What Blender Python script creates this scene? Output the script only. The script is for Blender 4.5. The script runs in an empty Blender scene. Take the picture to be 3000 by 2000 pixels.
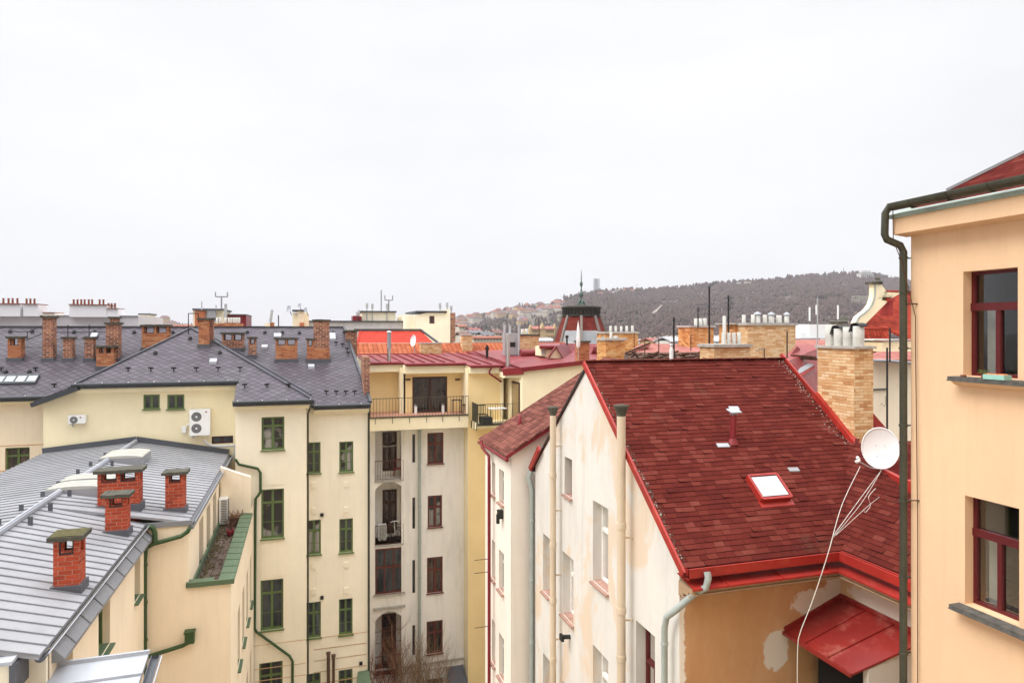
import bpy, math, random
from mathutils import Vector
random.seed(7)
C = bpy.context.scene.collection
SC = bpy.context.scene
# ------------------------------------------------------------------ camera (eye at the origin, ground 21 m below)
TH = math.atan(610 / 2000.0)          # the courtyard grid is turned 17 degrees to the view
F, YH, GZ = 2000.0, 965.0, -21.0
cam = bpy.data.cameras.new("camera"); camo = bpy.data.objects.new("camera", cam); C.objects.link(camo)
cam.sensor_width = 36.0; cam.lens = 24.0; cam.shift_y = -(1000 - YH) / 3000.0
cam.clip_start = 0.1; cam.clip_end = 9000
camo.location = (0, 0, 0); camo.rotation_euler = (math.radians(90), 0, -TH)
SC.camera = camo
# ------------------------------------------------------------------ sky: bright overcast
SUN_EL, SUN_AZ = math.radians(50), math.radians(262)   # soft light through the cloud from the left
w = bpy.data.worlds.new("World"); SC.world = w; w.use_nodes = True
nt = w.node_tree; nt.nodes.clear()
out = nt.nodes.new("ShaderNodeOutputWorld"); bg = nt.nodes.new("ShaderNodeBackground"); bg.inputs[1].default_value = 0.1
sky = nt.nodes.new("ShaderNodeTexSky"); sky.sky_type = 'NISHITA'; sky.sun_disc = False
sky.sun_elevation = SUN_EL; sky.sun_rotation = SUN_AZ
geo = nt.nodes.new("ShaderNodeTexCoord"); sep = nt.nodes.new("ShaderNodeSeparateXYZ")
nt.links.new(geo.outputs['Generated'], sep.inputs[0])
ramp = nt.nodes.new("ShaderNodeValToRGB")              # cloud deck: brighter overhead than at the horizon
ramp.color_ramp.elements[0].position = 0.0; ramp.color_ramp.elements[0].color = (0.635, 0.632, 0.642, 1)
e = ramp.color_ramp.elements.new(0.10); e.color = (0.675, 0.675, 0.685, 1)
e = ramp.color_ramp.elements.new(0.45); e.color = (0.715, 0.718, 0.73, 1)
ramp.color_ramp.elements[-1].position = 0.85; ramp.color_ramp.elements[-1].color = (2.5, 2.5, 2.55, 1)
nt.links.new(sep.outputs[2], ramp.inputs[0])
noi = nt.nodes.new("ShaderNodeTexNoise"); noi.inputs['Scale'].default_value = 1.6; noi.inputs['Detail'].default_value = 5
mp = nt.nodes.new("ShaderNodeMapping"); mp.inputs['Scale'].default_value = (1, 1, 3.2)
nt.links.new(geo.outputs['Generated'], mp.inputs[0]); nt.links.new(mp.outputs[0], noi.inputs[0])
mr = nt.nodes.new("ShaderNodeMapRange"); mr.inputs[1].default_value = .3; mr.inputs[2].default_value = .7
mr.inputs[3].default_value = 9.1; mr.inputs[4].default_value = 10.35
nt.links.new(noi.outputs[0], mr.inputs[0])
mul = nt.nodes.new("ShaderNodeVectorMath"); mul.operation = 'SCALE'
dt = nt.nodes.new("ShaderNodeVectorMath"); dt.operation = 'DOT_PRODUCT'; dt.inputs[1].default_value = (-.40, .90, .15)   # sky dimmed behind the camera to give the light a direction
nt.links.new(geo.outputs['Generated'], dt.inputs[0])
mr2 = nt.nodes.new("ShaderNodeMapRange"); mr2.interpolation_type = 'SMOOTHSTEP'; mr2.inputs[1].default_value = -.75; mr2.inputs[2].default_value = .25; mr2.inputs[3].default_value = .85; mr2.inputs[4].default_value = 1.
nt.links.new(dt.outputs['Value'], mr2.inputs[0])
mm = nt.nodes.new("ShaderNodeMath"); mm.operation = 'MULTIPLY'; nt.links.new(mr.outputs[0], mm.inputs[0]); nt.links.new(mr2.outputs[0], mm.inputs[1])
nt.links.new(ramp.outputs[0], mul.inputs[0]); nt.links.new(mm.outputs[0], mul.inputs['Scale'])
mix = nt.nodes.new("ShaderNodeMix"); mix.data_type = 'RGBA'; mix.inputs[0].default_value = 0.97
nt.links.new(sky.outputs[0], mix.inputs[6]); nt.links.new(mul.outputs[0], mix.inputs[7])
nt.links.new(mix.outputs[2], bg.inputs[0]); nt.links.new(bg.outputs[0], out.inputs[0])
sun = bpy.data.lights.new("sun", 'SUN'); sun.energy = 1.5; sun.angle = math.radians(28); sun.color = (1, .97, .92)
so = bpy.data.objects.new("sun", sun); C.objects.link(so)
_d = Vector((math.cos(SUN_EL) * math.sin(SUN_AZ), math.cos(SUN_EL) * math.cos(SUN_AZ), math.sin(SUN_EL)))
so.rotation_euler = _d.to_track_quat('Z', 'Y').to_euler()
SC.view_settings.view_transform = 'Standard'; SC.view_settings.look = 'None'
SC.view_settings.exposure = 0.52; SC.view_settings.gamma = 1.0
# ------------------------------------------------------------------ pixel -> world points on known planes
SN, CS = math.sin(TH), math.cos(TH)
def ray(px, py):
    dx, dy = (px - 1500) / F, (YH - py) / F
    return Vector((SN + dx * CS, CS - dx * SN, dy))
def at_y(px, py, Y): d = ray(px, py); return d * (Y / d.y)
def at_x(px, py, X): d = ray(px, py); return d * (X / d.x)
def at_z(px, py, Z): d = ray(px, py); return d * (Z / d.z)
def at_t(px, py, t): return ray(px, py) * t
def at_pl(px, py, p0, n):
    d = ray(px, py); n = Vector(n); return d * (Vector(p0).dot(n) / d.dot(n))
# ------------------------------------------------------------------ mesh builder
V3 = lambda *a: Vector(a)
class M:
    def __init__(s): s.v = []; s.f = []; s.mi = []; s.sm = []; s.uvo = []
    def face(s, pts, mi=0, sm=False):
        i = len(s.v); s.v += [Vector(p) for p in pts]; s.f.append(tuple(range(i, i + len(pts)))); s.mi.append(mi); s.sm.append(sm)
    def box(s, x0, x1, y0, y1, z0, z1, mi=0):
        if x0 > x1: x0, x1 = x1, x0
        if y0 > y1: y0, y1 = y1, y0
        if z0 > z1: z0, z1 = z1, z0
        p = [V3(x, y, z) for z in (z0, z1) for y in (y0, y1) for x in (x0, x1)]
        for q in ((0, 2, 3, 1), (4, 5, 7, 6), (0, 1, 5, 4), (2, 6, 7, 3), (0, 4, 6, 2), (1, 3, 7, 5)): s.face([p[k] for k in q], mi)
    def prism(s, poly, dv, mi=0):
        dv = Vector(dv); poly = [Vector(p) for p in poly]; n = len(poly)
        s.face(poly, mi); s.face([p + dv for p in reversed(poly)], mi)
        for k in range(n): s.face([poly[k], poly[k] + dv, poly[(k + 1) % n] + dv, poly[(k + 1) % n]], mi)
    def slab(s, poly, th, mi=0):
        s.prism([Vector(p) for p in poly], (0, 0, -th), mi)
    def beam(s, p, q, w_, h, mi=0, up=(0, 0, 1)):
        p, q = Vector(p), Vector(q); d = (q - p).normalized(); sd = d.cross(Vector(up))
        if sd.length < 1e-4: sd = d.cross(V3(0, 1, 0))
        sd.normalize(); u = sd.cross(d)
        a, b = sd * w_ / 2, u * h / 2
        P = [p - a - b, p + a - b, p + a + b, p - a + b]; Q = [x + (q - p) for x in P]
        s.face(P[::-1], mi); s.face(Q, mi)
        for k in range(4): s.face([P[k], P[(k + 1) % 4], Q[(k + 1) % 4], Q[k]], mi)
    def tube(s, pts, r, n=8, mi=0, cap=True, rs=None, arc=None):
        pts = [Vector(p) for p in pts]; rings = []
        prev = None
        for i, p in enumerate(pts):
            d = (pts[min(i + 1, len(pts) - 1)] - pts[max(i - 1, 0)]).normalized()
            if prev is None:
                a = d.cross(V3(0, 0, 1))
                if a.length < .1: a = d.cross(V3(0, 1, 0))
            else: a = prev - d * prev.dot(d)
            a.normalize(); prev = a; b = a.cross(d)
            rr = rs[i] if rs else r
            rings.append([p + a * rr * math.cos(2 * math.pi * k / n) + b * rr * math.sin(2 * math.pi * k / n) for k in range(n)])
        base = len(s.v)
        for R in rings: s.v += R
        for i in range(len(rings) - 1):
            for k in range(n):
                k2 = (k + 1) % n
                s.f.append((base + i * n + k, base + i * n + k2, base + (i + 1) * n + k2, base + (i + 1) * n + k)); s.mi.append(mi); s.sm.append(n > 4)
        if cap: s.face(rings[0][::-1], mi); s.face(rings[-1], mi)
    def channel(s, p, q, r, mi=0, n=7):      # half-round gutter, open on top
        p, q = Vector(p), Vector(q); d = (q - p).normalized(); a = d.cross(V3(0, 0, 1)).normalized(); u = a.cross(d)
        for (ro, fl) in ((r, 1), (r * .88, 0)):
            pr = [a * ro * math.cos(math.pi * k / n) - u * ro * math.sin(math.pi * k / n) for k in range(n + 1)]
            for k in range(n): s.face([p + pr[k], p + pr[k + 1], q + pr[k + 1], q + pr[k]], mi, True)
        for sg in (1, -1):
            s.beam(p + a * sg * r * .94, q + a * sg * r * .94, r * .2, r * .2, mi)
        s.face([p + a * r * math.cos(math.pi * k / n) - u * r * math.sin(math.pi * k / n) for k in range(n + 1)], mi)
        s.face([q + a * r * math.cos(math.pi * k / n) - u * r * math.sin(math.pi * k / n) for k in range(n + 1)], mi)
    def lathe(s, c, prof, n=16, mi=0, sm=True):
        c = Vector(c); base = len(s.v)
        for r, z in prof: s.v += [c + V3(r * math.cos(2 * math.pi * k / n), r * math.sin(2 * math.pi * k / n), z) for k in range(n)]
        for i in range(len(prof) - 1):
            for k in range(n):
                k2 = (k + 1) % n
                s.f.append((base + i * n + k, base + i * n + k2, base + (i + 1) * n + k2, base + (i + 1) * n + k)); s.mi.append(mi); s.sm.append(sm)
    def build(s, name, mats, parent=None, origin=None):
        if not isinstance(mats, (list, tuple)): mats = [mats]
        if origin is None:
            xs = [v.x for v in s.v]; ys = [v.y for v in s.v]; zs = [v.z for v in s.v]
            origin = V3((min(xs) + max(xs)) / 2, (min(ys) + max(ys)) / 2, min(zs))
        origin = Vector(origin)
        me = bpy.data.meshes.new(name); me.from_pydata([tuple(v - origin) for v in s.v], [], s.f)
        for m_ in mats: me.materials.append(m_)
        uv = me.uv_layers.new(name="UVMap"); 
        for p in me.polygons:
            p.material_index = s.mi[p.index]; p.use_smooth = s.sm[p.index]
            nrm = p.normal
            if abs(nrm.z) > .97: U, W_ = V3(1, 0, 0), V3(0, 1, 0)
            else:
                U = V3(0, 0, 1).cross(nrm).normalized(); W_ = nrm.cross(U).normalized()
                if W_.z < 0: W_ = -W_
                if abs(U.x) > abs(U.y):
                    if U.x < 0: U = -U
                elif U.y < 0: U = -U
            for li in p.loop_indices:
                co = s.v[me.loops[li].vertex_index]
                uv.data[li].uv = (co.dot(U), co.dot(W_))
        o = bpy.data.objects.new(name, me); C.objects.link(o)
        o['org'] = tuple(origin)
        if parent is not None:
            o.parent = parent; o.location = origin - Vector(parent['org'])
        else: o.location = origin
        return o
def tag(o, label=None, cat=None, group=None, kind=None):
    if label: o['label'] = label
    if cat: o['category'] = cat
    if group: o['group'] = group
    if kind: o['kind'] = kind
    return o
def thing(name, loc, label, cat, group=None):
    o = bpy.data.objects.new(name, None); C.objects.link(o); o.location = loc; o['org'] = tuple(loc); o.empty_display_size = .3
    return tag(o, label, cat, group)
def each(name, mats, parent, makers, label=None):
    for f in makers:
        m = M(); f(m); o = m.build(name, mats, parent)
        if label: o['label'] = label
def copy_tree(o, loc=None, parent=None, label=None):
    c = o.copy(); C.objects.link(c)
    if parent is not None: c.parent = parent
    if loc is not None: c.location = loc
    if label: c['label'] = label
    for ch in o.children: copy_tree(ch, None, c)
    return c
# ------------------------------------------------------------------ materials
class N:
    def __init__(s, name):
        s.m = bpy.data.materials.new(name); s.m.use_nodes = True; s.t = s.m.node_tree; s.t.nodes.clear()
        s.o = s.t.nodes.new("ShaderNodeOutputMaterial"); s.b = s.t.nodes.new("ShaderNodeBsdfPrincipled")
        s.t.links.new(s.b.outputs[0], s.o.inputs[0])
    def n(s, ty, **k):
        x = s.t.nodes.new(ty)
        for a, b in k.items(): setattr(x, a, b)
        return x
    def put(s, sock, v):
        if isinstance(v, bpy.types.NodeSocket): s.t.links.new(v, sock)
        elif v is not None:
            if isinstance(v, (tuple, list)) and len(v) == 3 and sock.type == 'RGBA': v = tuple(v) + (1,)
            sock.default_value = v
    def math(s, op, a, b=None, c=None):
        x = s.n("ShaderNodeMath", operation=op); s.put(x.inputs[0], a); s.put(x.inputs[1], b)
        if c is not None: s.put(x.inputs[2], c)
        return x.outputs[0]
    def mix(s, f, a, b, bt='MIX'):
        x = s.n("ShaderNodeMix", data_type='RGBA', blend_type=bt); s.put(x.inputs[0], f); s.put(x.inputs[6], a); s.put(x.inputs[7], b); return x.outputs[2]
    def noise(s, co, sc, det=4, rough=.6, stretch=None, dist=0):
        if stretch:
            mpn = s.n("ShaderNodeMapping"); mpn.inputs['Scale'].default_value = stretch; s.put(mpn.inputs[0], co); co = mpn.outputs[0]
        x = s.n("ShaderNodeTexNoise"); s.put(x.inputs['Vector'], co); x.inputs['Scale'].default_value = sc
        x.inputs['Detail'].default_value = det; x.inputs['Roughness'].default_value = rough; x.inputs['Distortion'].default_value = dist
        return x.outputs[0]
    def rng(s, v, a, b, c=0., d=1.):
        x = s.n("ShaderNodeMapRange"); s.put(x.inputs[0], v)
        for i, k in enumerate((a, b, c, d)): x.inputs[i + 1].default_value = k
        return x.outputs[0]
    def pos(s): return s.n("ShaderNodeNewGeometry").outputs['Position']
    def uv(s): return s.n("ShaderNodeUVMap", uv_map="UVMap").outputs[0]
    def bump(s, h, st=.3, d=.02):
        x = s.n("ShaderNodeBump"); x.inputs['Strength'].default_value = st; x.inputs['Distance'].default_value = d
        s.put(x.inputs['Height'], h); s.t.links.new(x.outputs[0], s.b.inputs['Normal'])
    def fin(s, col, rough=.8, metal=0, spec=.3):
        s.put(s.b.inputs['Base Color'], col); s.put(s.b.inputs['Roughness'], rough); s.put(s.b.inputs['Metallic'], metal)
        s.b.inputs['Specular IOR Level'].default_value = spec
        return s.m
def sc3(c, k): return tuple(min(1, x * k) for x in c)
def plain(name, col, rough=.7, metal=0, var=.15, sc=3, spec=.3, bump=0):
    a = N(name); p = a.pos(); n1 = a.noise(p, sc, 5); n2 = a.noise(p, sc * 9, 3)
    f = a.math('ADD', a.math('MULTIPLY', n1, .7), a.math('MULTIPLY', n2, .3))
    if bump: a.bump(n2, bump, .01)
    return a.fin(a.mix(a.rng(f, .3, .7), sc3(col, 1 - var), sc3(col, 1 + var)), rough, metal, spec)
def plaster(name, col, dirt=.25, patch=None, patchf=(.56, .64), bump=.15, streak=.5):
    a = N(name); p = a.pos()
    n1 = a.noise(p, .45, 6, .65); n2 = a.noise(p, 1.6, 5, .6, (1, 1, .22)); n3 = a.noise(p, 25, 3)
    c = a.mix(a.rng(n1, .3, .7), sc3(col, .93), sc3(col, 1.04))
    c = a.mix(a.math('MULTIPLY', a.rng(n2, .5, .8), streak * dirt), c, sc3(col, .5))
    n4 = a.noise(p, 5, 6, .7)
    c = a.mix(a.math('MULTIPLY', a.rng(n4, .55, .75), dirt * .35), c, sc3(col, .6))
    if patch:
        q = a.noise(p, .55, 6, .62, (1, 1, .6), .6)
        c = a.mix(a.math('MULTIPLY', a.rng(q, patchf[0], patchf[1]), .8), c, patch)
    n6 = a.noise(p, 6, 3, .6, (1, 1, .05)); c = a.mix(a.math('MULTIPLY', a.rng(n6, .52, .72), dirt * .45), c, sc3(col, .62))
    n7 = a.noise(p, 90, 2); c = a.mix(a.math('MULTIPLY', a.rng(n7, .5, .8), .10), c, sc3(col, .6))
    a.bump(a.math('ADD', n3, n4), bump, .01)
    return a.fin(c, .9, 0, .15)
def brick(name, c1, c2, mortar, bw=.26, bh=.085, ms=.014, off=.5, var=.35, rough=.85, dirt=.3, dark=None, bump=.6):
    a = N(name); u = a.uv()
    x = a.n("ShaderNodeTexBrick"); a.put(x.inputs['Vector'], u)
    x.inputs['Scale'].default_value = 1; x.inputs['Brick Width'].default_value = bw; x.inputs['Row Height'].default_value = bh
    x.inputs['Mortar Size'].default_value = ms; x.inputs['Mortar Smooth'].default_value = .2; x.offset = off; x.inputs['Bias'].default_value = 0
    a.put(x.inputs['Color1'], c1); a.put(x.inputs['Color2'], c2); a.put(x.inputs['Mortar'], mortar)
    p = a.pos(); n1 = a.noise(p, 1.3, 5, .65); n2 = a.noise(p, 14, 4, .7)
    c = a.mix(a.math('MULTIPLY', a.rng(n1, .35, .7), dirt), x.outputs[0], dark or sc3(c1, .35))
    c = a.mix(a.math('MULTIPLY', a.rng(n2, .5, .8), var), c, sc3(c2, .55))
    a.bump(a.math('ADD', a.math('MULTIPLY', x.outputs[1], -1), a.math('MULTIPLY', n2, .3)), bump, .012)
    return a.fin(c, rough, 0, .2)
def brick2(name, cols, mortar, bw=.26, bh=.085, ms=.12, dirt=.3, dark=(.2, .08, .05), bump=.7, hdr=0):
    a = N(name); u = a.uv(); s = a.n("ShaderNodeSeparateXYZ"); a.put(s.inputs[0], u)
    p = a.pos(); wob = a.math('MULTIPLY', a.math('SUBTRACT', a.noise(p, 9, 3), .5), .16)
    vv = a.math('ADD', a.math('DIVIDE', s.outputs[1], bh), wob); row = a.math('FLOOR', vv); fv = a.math('FRACT', vv)
    uu = a.math('ADD', a.math('DIVIDE', s.outputs[0], bw), a.math('ADD', a.math('MULTIPLY', a.math('MODULO', a.math('ABSOLUTE', row), 2.), .5), a.math('MULTIPLY', wob, .4))); cu = a.math('FLOOR', uu); fu = a.math('FRACT', uu)
    cv = a.n("ShaderNodeCombineXYZ"); a.put(cv.inputs[0], cu); a.put(cv.inputs[1], row)
    w2 = a.n("ShaderNodeTexWhiteNoise", noise_dimensions='2D'); a.put(w2.inputs['Vector'], cv.outputs[0])
    cr = a.n("ShaderNodeValToRGB"); els = cr.color_ramp.elements; els[0].color = cols[0] + (1,); els[1].color = cols[-1] + (1,)
    for i, c in enumerate(cols[1:-1]): e_ = els.new((i + 1) / (len(cols) - 1)); e_.color = c + (1,)
    n1 = a.noise(p, 1.1, 4, .6); n2 = a.noise(p, 18, 4, .7)
    a.put(cr.inputs[0], a.math('ADD', a.math('MULTIPLY', w2.outputs[0], .75), a.math('MULTIPLY', a.rng(n1, .3, .7), .25)))
    mv = a.math('MAXIMUM', a.rng(fv, .0, ms, 1, 0), a.rng(fu, .0, ms * bh / bw, 1, 0))
    n5 = a.rng(a.noise(p, 2.2, 5, .7), .35, .6)
    c = a.mix(a.math('MULTIPLY', a.rng(n1, .45, .75), dirt), cr.outputs[0], dark)
    c = a.mix(a.math('MULTIPLY', mv, a.math('ADD', .6, a.math('MULTIPLY', n5, .4))), c, mortar)
    c = a.mix(a.math('MULTIPLY', a.rng(n2, .5, .8), .4), c, sc3(cols[0], .5))
    a.bump(a.math('ADD', a.math('MULTIPLY', mv, -1), a.math('MULTIPLY', n2, .5)), bump, .012)
    return a.fin(c, .88, 0, .15)
def cellrand(a, u, w_, h, off=True):
    s = a.n("ShaderNodeSeparateXYZ"); a.put(s.inputs[0], u)
    row = a.math('FLOOR', a.math('DIVIDE', s.outputs[1], h))
    sh = a.math('MULTIPLY', a.math('MODULO', row, 2.0), .5) if off else 0.0
    uu = a.math('ADD', a.math('DIVIDE', s.outputs[0], w_), sh)
    return s, row, uu
def shingle(name, cols, w_=.27, h=.12, rough=.85):
    a = N(name); u = a.uv()
    s = a.n("ShaderNodeSeparateXYZ"); a.put(s.inputs[0], u)
    vv = a.math('DIVIDE', s.outputs[1], h); row = a.math('FLOOR', vv); fv = a.math('FRACT', vv)
    wn = a.n("ShaderNodeTexWhiteNoise", noise_dimensions='1D'); a.put(wn.inputs['W'], row)
    uu = a.math('ADD', a.math('DIVIDE', s.outputs[0], w_), a.math('MULTIPLY', wn.outputs[0], 5.0))
    cu = a.math('FLOOR', uu); fu = a.math('FRACT', uu)
    cv = a.n("ShaderNodeCombineXYZ"); a.put(cv.inputs[0], cu); a.put(cv.inputs[1], row)
    w2 = a.n("ShaderNodeTexWhiteNoise", noise_dimensions='2D'); a.put(w2.inputs['Vector'], cv.outputs[0])
    r = w2.outputs[0]
    p = a.pos(); n1 = a.noise(p, .35, 4, .6); n2 = a.noise(p, 3.2, 5, .7); n3 = a.noise(p, 60, 3, .7)
    k = a.math('ADD', a.math('MULTIPLY', a.math('POWER', r, 1.6), .52), a.math('ADD', a.math('MULTIPLY', n1, .34), a.math('MULTIPLY', n2, .36)))
    cr = a.n("ShaderNodeValToRGB"); cr.color_ramp.interpolation = 'LINEAR'
    els = cr.color_ramp.elements; els[0].position = .3; els[0].color = cols[0] + (1,); els[1].position = .97; els[1].color = cols[-1] + (1,)
    for i, c in enumerate(cols[1:-1]): e_ = els.new(.45 + .3 * i / max(1, len(cols) - 3) if len(cols) > 3 else .6); e_.color = c + (1,)
    a.put(cr.inputs[0], k)
    edge = a.rng(fv, .0, .16, 1, 0); joint = a.rng(fu, .0, .045, 1, 0)
    ln = a.math('MAXIMUM', a.math('MULTIPLY', edge, .6), a.math('MULTIPLY', joint, .6))
    c = a.mix(ln, cr.outputs[0], sc3(cols[0], .35))
    vo = a.n("ShaderNodeTexVoronoi"); a.put(vo.inputs['Vector'], p); vo.inputs['Scale'].default_value = 9
    sp = a.math('MULTIPLY', a.rng(vo.outputs['Distance'], .02, .07, 1, 0), a.rng(a.noise(p, 1.1, 4), .58, .66))
    c = a.mix(a.math('MULTIPLY', sp, .7), c, (.55, .5, .45))
    c = a.mix(a.math('MULTIPLY', a.rng(n3, .4, .8), .25), c, sc3(cols[0], .5))
    hgt = a.math('ADD', a.math('SUBTRACT', a.math('SUBTRACT', 1.0, fv), a.math('MULTIPLY', joint, .8)), a.math('MULTIPLY', r, .5))
    a.bump(a.math('ADD', hgt, a.math('MULTIPLY', n3, .3)), .8, .014)
    return a.fin(c, .95, 0, .04)
def slate(name, col, w_=.42, h=.34):
    a = N(name); u = a.uv(); s = a.n("ShaderNodeSeparateXYZ"); a.put(s.inputs[0], u)
    x = a.math('DIVIDE', s.outputs[0], w_); y = a.math('DIVIDE', s.outputs[1], h)
    A = a.math('ADD', x, y); B = a.math('SUBTRACT', x, y)
    fa, fb = a.math('FRACT', A), a.math('FRACT', B)
    cv = a.n("ShaderNodeCombineXYZ"); a.put(cv.inputs[0], a.math('FLOOR', A)); a.put(cv.inputs[1], a.math('FLOOR', B))
    wn = a.n("ShaderNodeTexWhiteNoise", noise_dimensions='2D'); a.put(wn.inputs['Vector'], cv.outputs[0])
    # lower two edges of every diamond show as dark lines
    e1 = a.rng(fa, .0, .2, 1, 0); e2 = a.rng(fb, .8, 1., 0, 1)
    ln = a.math('MAXIMUM', e1, e2)
    p = a.pos(); n1 = a.noise(p, .5, 4); n2 = a.noise(p, 12, 4, .7)
    base = a.mix(wn.outputs[0], sc3(col, .8), sc3(col, 1.22))
    base = a.mix(a.rng(n1, .35, .7), base, a.mix(1.0, base, (.86, .76, .86), 'MULTIPLY'))
    c = a.mix(a.math('MULTIPLY', ln, .9), base, sc3(col, .12))
    c = a.mix(a.math('MULTIPLY', a.rng(n2, .5, .8), .3), c, sc3(col, .6))
    h_ = a.math('ADD', a.math('SUBTRACT', a.math('SUBTRACT', 1.0, fa), a.math('MULTIPLY', fb, -1)), a.math('MULTIPLY', wn.outputs[0], .5))
    a.bump(h_, .6, .02)
    return a.fin(c, .55, 0, .3)
def tiles(name, cols, w_=.24, h=.36, bump=1., rough=.75, dirt=.3, vs=.55):
    a = N(name); u = a.uv(); s = a.n("ShaderNodeSeparateXYZ"); a.put(s.inputs[0], u)
    x = a.math('DIVIDE', s.outputs[0], w_); y = a.math('DIVIDE', s.outputs[1], h)
    fx, fy = a.math('FRACT', x), a.math('FRACT', y)
    cv = a.n("ShaderNodeCombineXYZ"); a.put(cv.inputs[0], a.math('FLOOR', x)); a.put(cv.inputs[1], a.math('FLOOR', y))
    wn = a.n("ShaderNodeTexWhiteNoise", noise_dimensions='2D'); a.put(wn.inputs['Vector'], cv.outputs[0])
    p = a.pos(); n1 = a.noise(p, 1.2, 5, .65); n2 = a.noise(p, 10, 4, .7)
    k = a.math('ADD', a.math('MULTIPLY', wn.outputs[0], .5), a.math('MULTIPLY', n1, .5))
    c = a.mix(a.rng(k, .25, .75), cols[0], cols[1])
    valley = a.math('ABSOLUTE', a.math('SUBTRACT', fx, .5))
    c = a.mix(a.math('MULTIPLY', a.rng(valley, .36, .5), vs), c, sc3(cols[0], .25))
    c = a.mix(a.math('MULTIPLY', a.rng(fy, 0, .16, 1, 0), .75), c, sc3(cols[0], .2))  # shadow line of each tile course painted into the colour
    c = a.mix(a.math('MULTIPLY', a.rng(n2, .5, .8), dirt), c, sc3(cols[0], .45))
    hh = a.math('ADD', a.math('SINE', a.math('MULTIPLY', fx, 3.1416)), a.math('SUBTRACT', 1., fy))
    a.bump(hh, bump, .035)
    return a.fin(c, .88, 0, .06)
def metalroof(name, col, rough=.42, metal=.0, var=.1, rust=None):
    a = N(name); p = a.pos(); n1 = a.noise(p, .7, 5, .65); n2 = a.noise(p, 7, 5, .7)
    c = a.mix(a.rng(n1, .3, .7), sc3(col, 1 - var), sc3(col, 1 + var))
    c = a.mix(a.math('MULTIPLY', a.rng(n2, .5, .8), .25), c, sc3(col, .65))
    if rust: c = a.mix(a.math('MULTIPLY', a.rng(a.noise(p, 2.2, 6, .75), .52, .7), .7), c, rust)
    a.bump(n1, .15, .03)
    return a.fin(c, a.rng(n2, .3, .7, rough - .08, rough + .12), metal, .5)
def glass_dark(name, col=(.02, .022, .025), c2=(.07, .075, .08), spec=.6):
    a = N(name); p = a.pos()
    n1 = a.noise(p, 1.1, 3); n2 = a.noise(p, 2.6, 2, .5, (1.6, 1.6, .25))
    c = a.mix(a.rng(a.math('ADD', a.math('MULTIPLY', n1, .5), a.math('MULTIPLY', n2, .5)), .42, .6), col, c2)
    return a.fin(c, .06, 0, spec)
def pane_clear(name):
    m = bpy.data.materials.new(name); m.use_nodes = True; t = m.node_tree; t.nodes.clear()
    o = t.nodes.new("ShaderNodeOutputMaterial"); g = t.nodes.new("ShaderNodeBsdfGlossy"); g.inputs['Roughness'].default_value = .02
    tr = t.nodes.new("ShaderNodeBsdfTransparent"); mx = t.nodes.new("ShaderNodeMixShader"); fr = t.nodes.new("ShaderNodeFresnel"); fr.inputs[0].default_value = 1.45
    g.inputs['Color'].default_value = (.9, .9, .9, 1); tr.inputs['Color'].default_value = (.85, .87, .87, 1)
    t.links.new(fr.outputs[0], mx.inputs[0]); t.links.new(tr.outputs[0], mx.inputs[1]); t.links.new(g.outputs[0], mx.inputs[2]); t.links.new(mx.outputs[0], o.inputs[0])
    return m
K = {}
K['cream'] = plaster("cream_plaster", (.93, .82, .56), .15)
K['cream_pale'] = plaster("pale_cream_plaster", (.95, .86, .67), .3)
K['cream_pink'] = plaster("peach_cream_plaster", (.94, .80, .60), .28)
K['yellow'] = plaster("yellow_plaster", (.93, .72, .38), .12)
K['yellow_pale'] = plaster("pale_yellow_plaster", (.94, .83, .58), .15)
K['white_old'] = plaster("old_white_plaster", (.90, .86, .79), .5, streak=.9)
K['white_side'] = plaster("white_side_plaster", (.90, .82, .73), .25)
K['gable'] = plaster("weathered_gable_plaster", (.72, .69, .64), .55, (.70, .55, .40), (.54, .61))
K['orange'] = plaster("apricot_plaster", (.80, .54, .34), .3, bump=.25)
K['tan_plain'] = plaster("tan_plaster", (.60, .36, .18), .3)
K['mold'] = plaster("tan_moulding", (.43, .29, .18), .9)
K['sill_dirty'] = plain("dirty_pink_sill", (.40, .24, .19), .9, var=.3, sc=6)
def tab_mat():
    a = N("red_bitumen_shingle_tab"); g = a.n("ShaderNodeNewGeometry"); r = g.outputs['Random Per Island']; p = g.outputs['Position']
    n1 = a.noise(p, .5, 4, .6); n2 = a.noise(p, 2.4, 4, .7, (.5, 1, 1)); n3 = a.noise(p, 70, 3, .7); n4 = a.noise(p, 1.1, 5, .7)
    k = a.math('ADD', a.math('MULTIPLY', a.math('POWER', r, 2.2), .34), a.math('ADD', a.math('MULTIPLY', n1, .30), a.math('MULTIPLY', n2, .40)))
    cr = a.n("ShaderNodeValToRGB"); els = cr.color_ramp.elements; els[0].position = .25; els[0].color = (.080, .014, .012, 1); els[1].position = .95; els[1].color = (.26, .10, .075, 1)
    for q, c in ((.42, (.115, .020, .015)), (.58, (.142, .029, .021)), (.74, (.175, .045, .034))): e_ = els.new(q); e_.color = c + (1,)
    a.put(cr.inputs[0], k); c = a.mix(a.math('MULTIPLY', a.rng(n3, .4, .75), .4), cr.outputs[0], (.035, .010, .009))
    c = a.mix(a.math('MULTIPLY', a.rng(n4, .62, .74), .35), c, (.10, .075, .05)); a.bump(n3, .4, .006)
    return a.fin(c, .95, 0, .05)
K['tab'] = tab_mat(); K['tab_edge'] = plain("shingle_cut_edge", (.022, .007, .006), .95)
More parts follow.
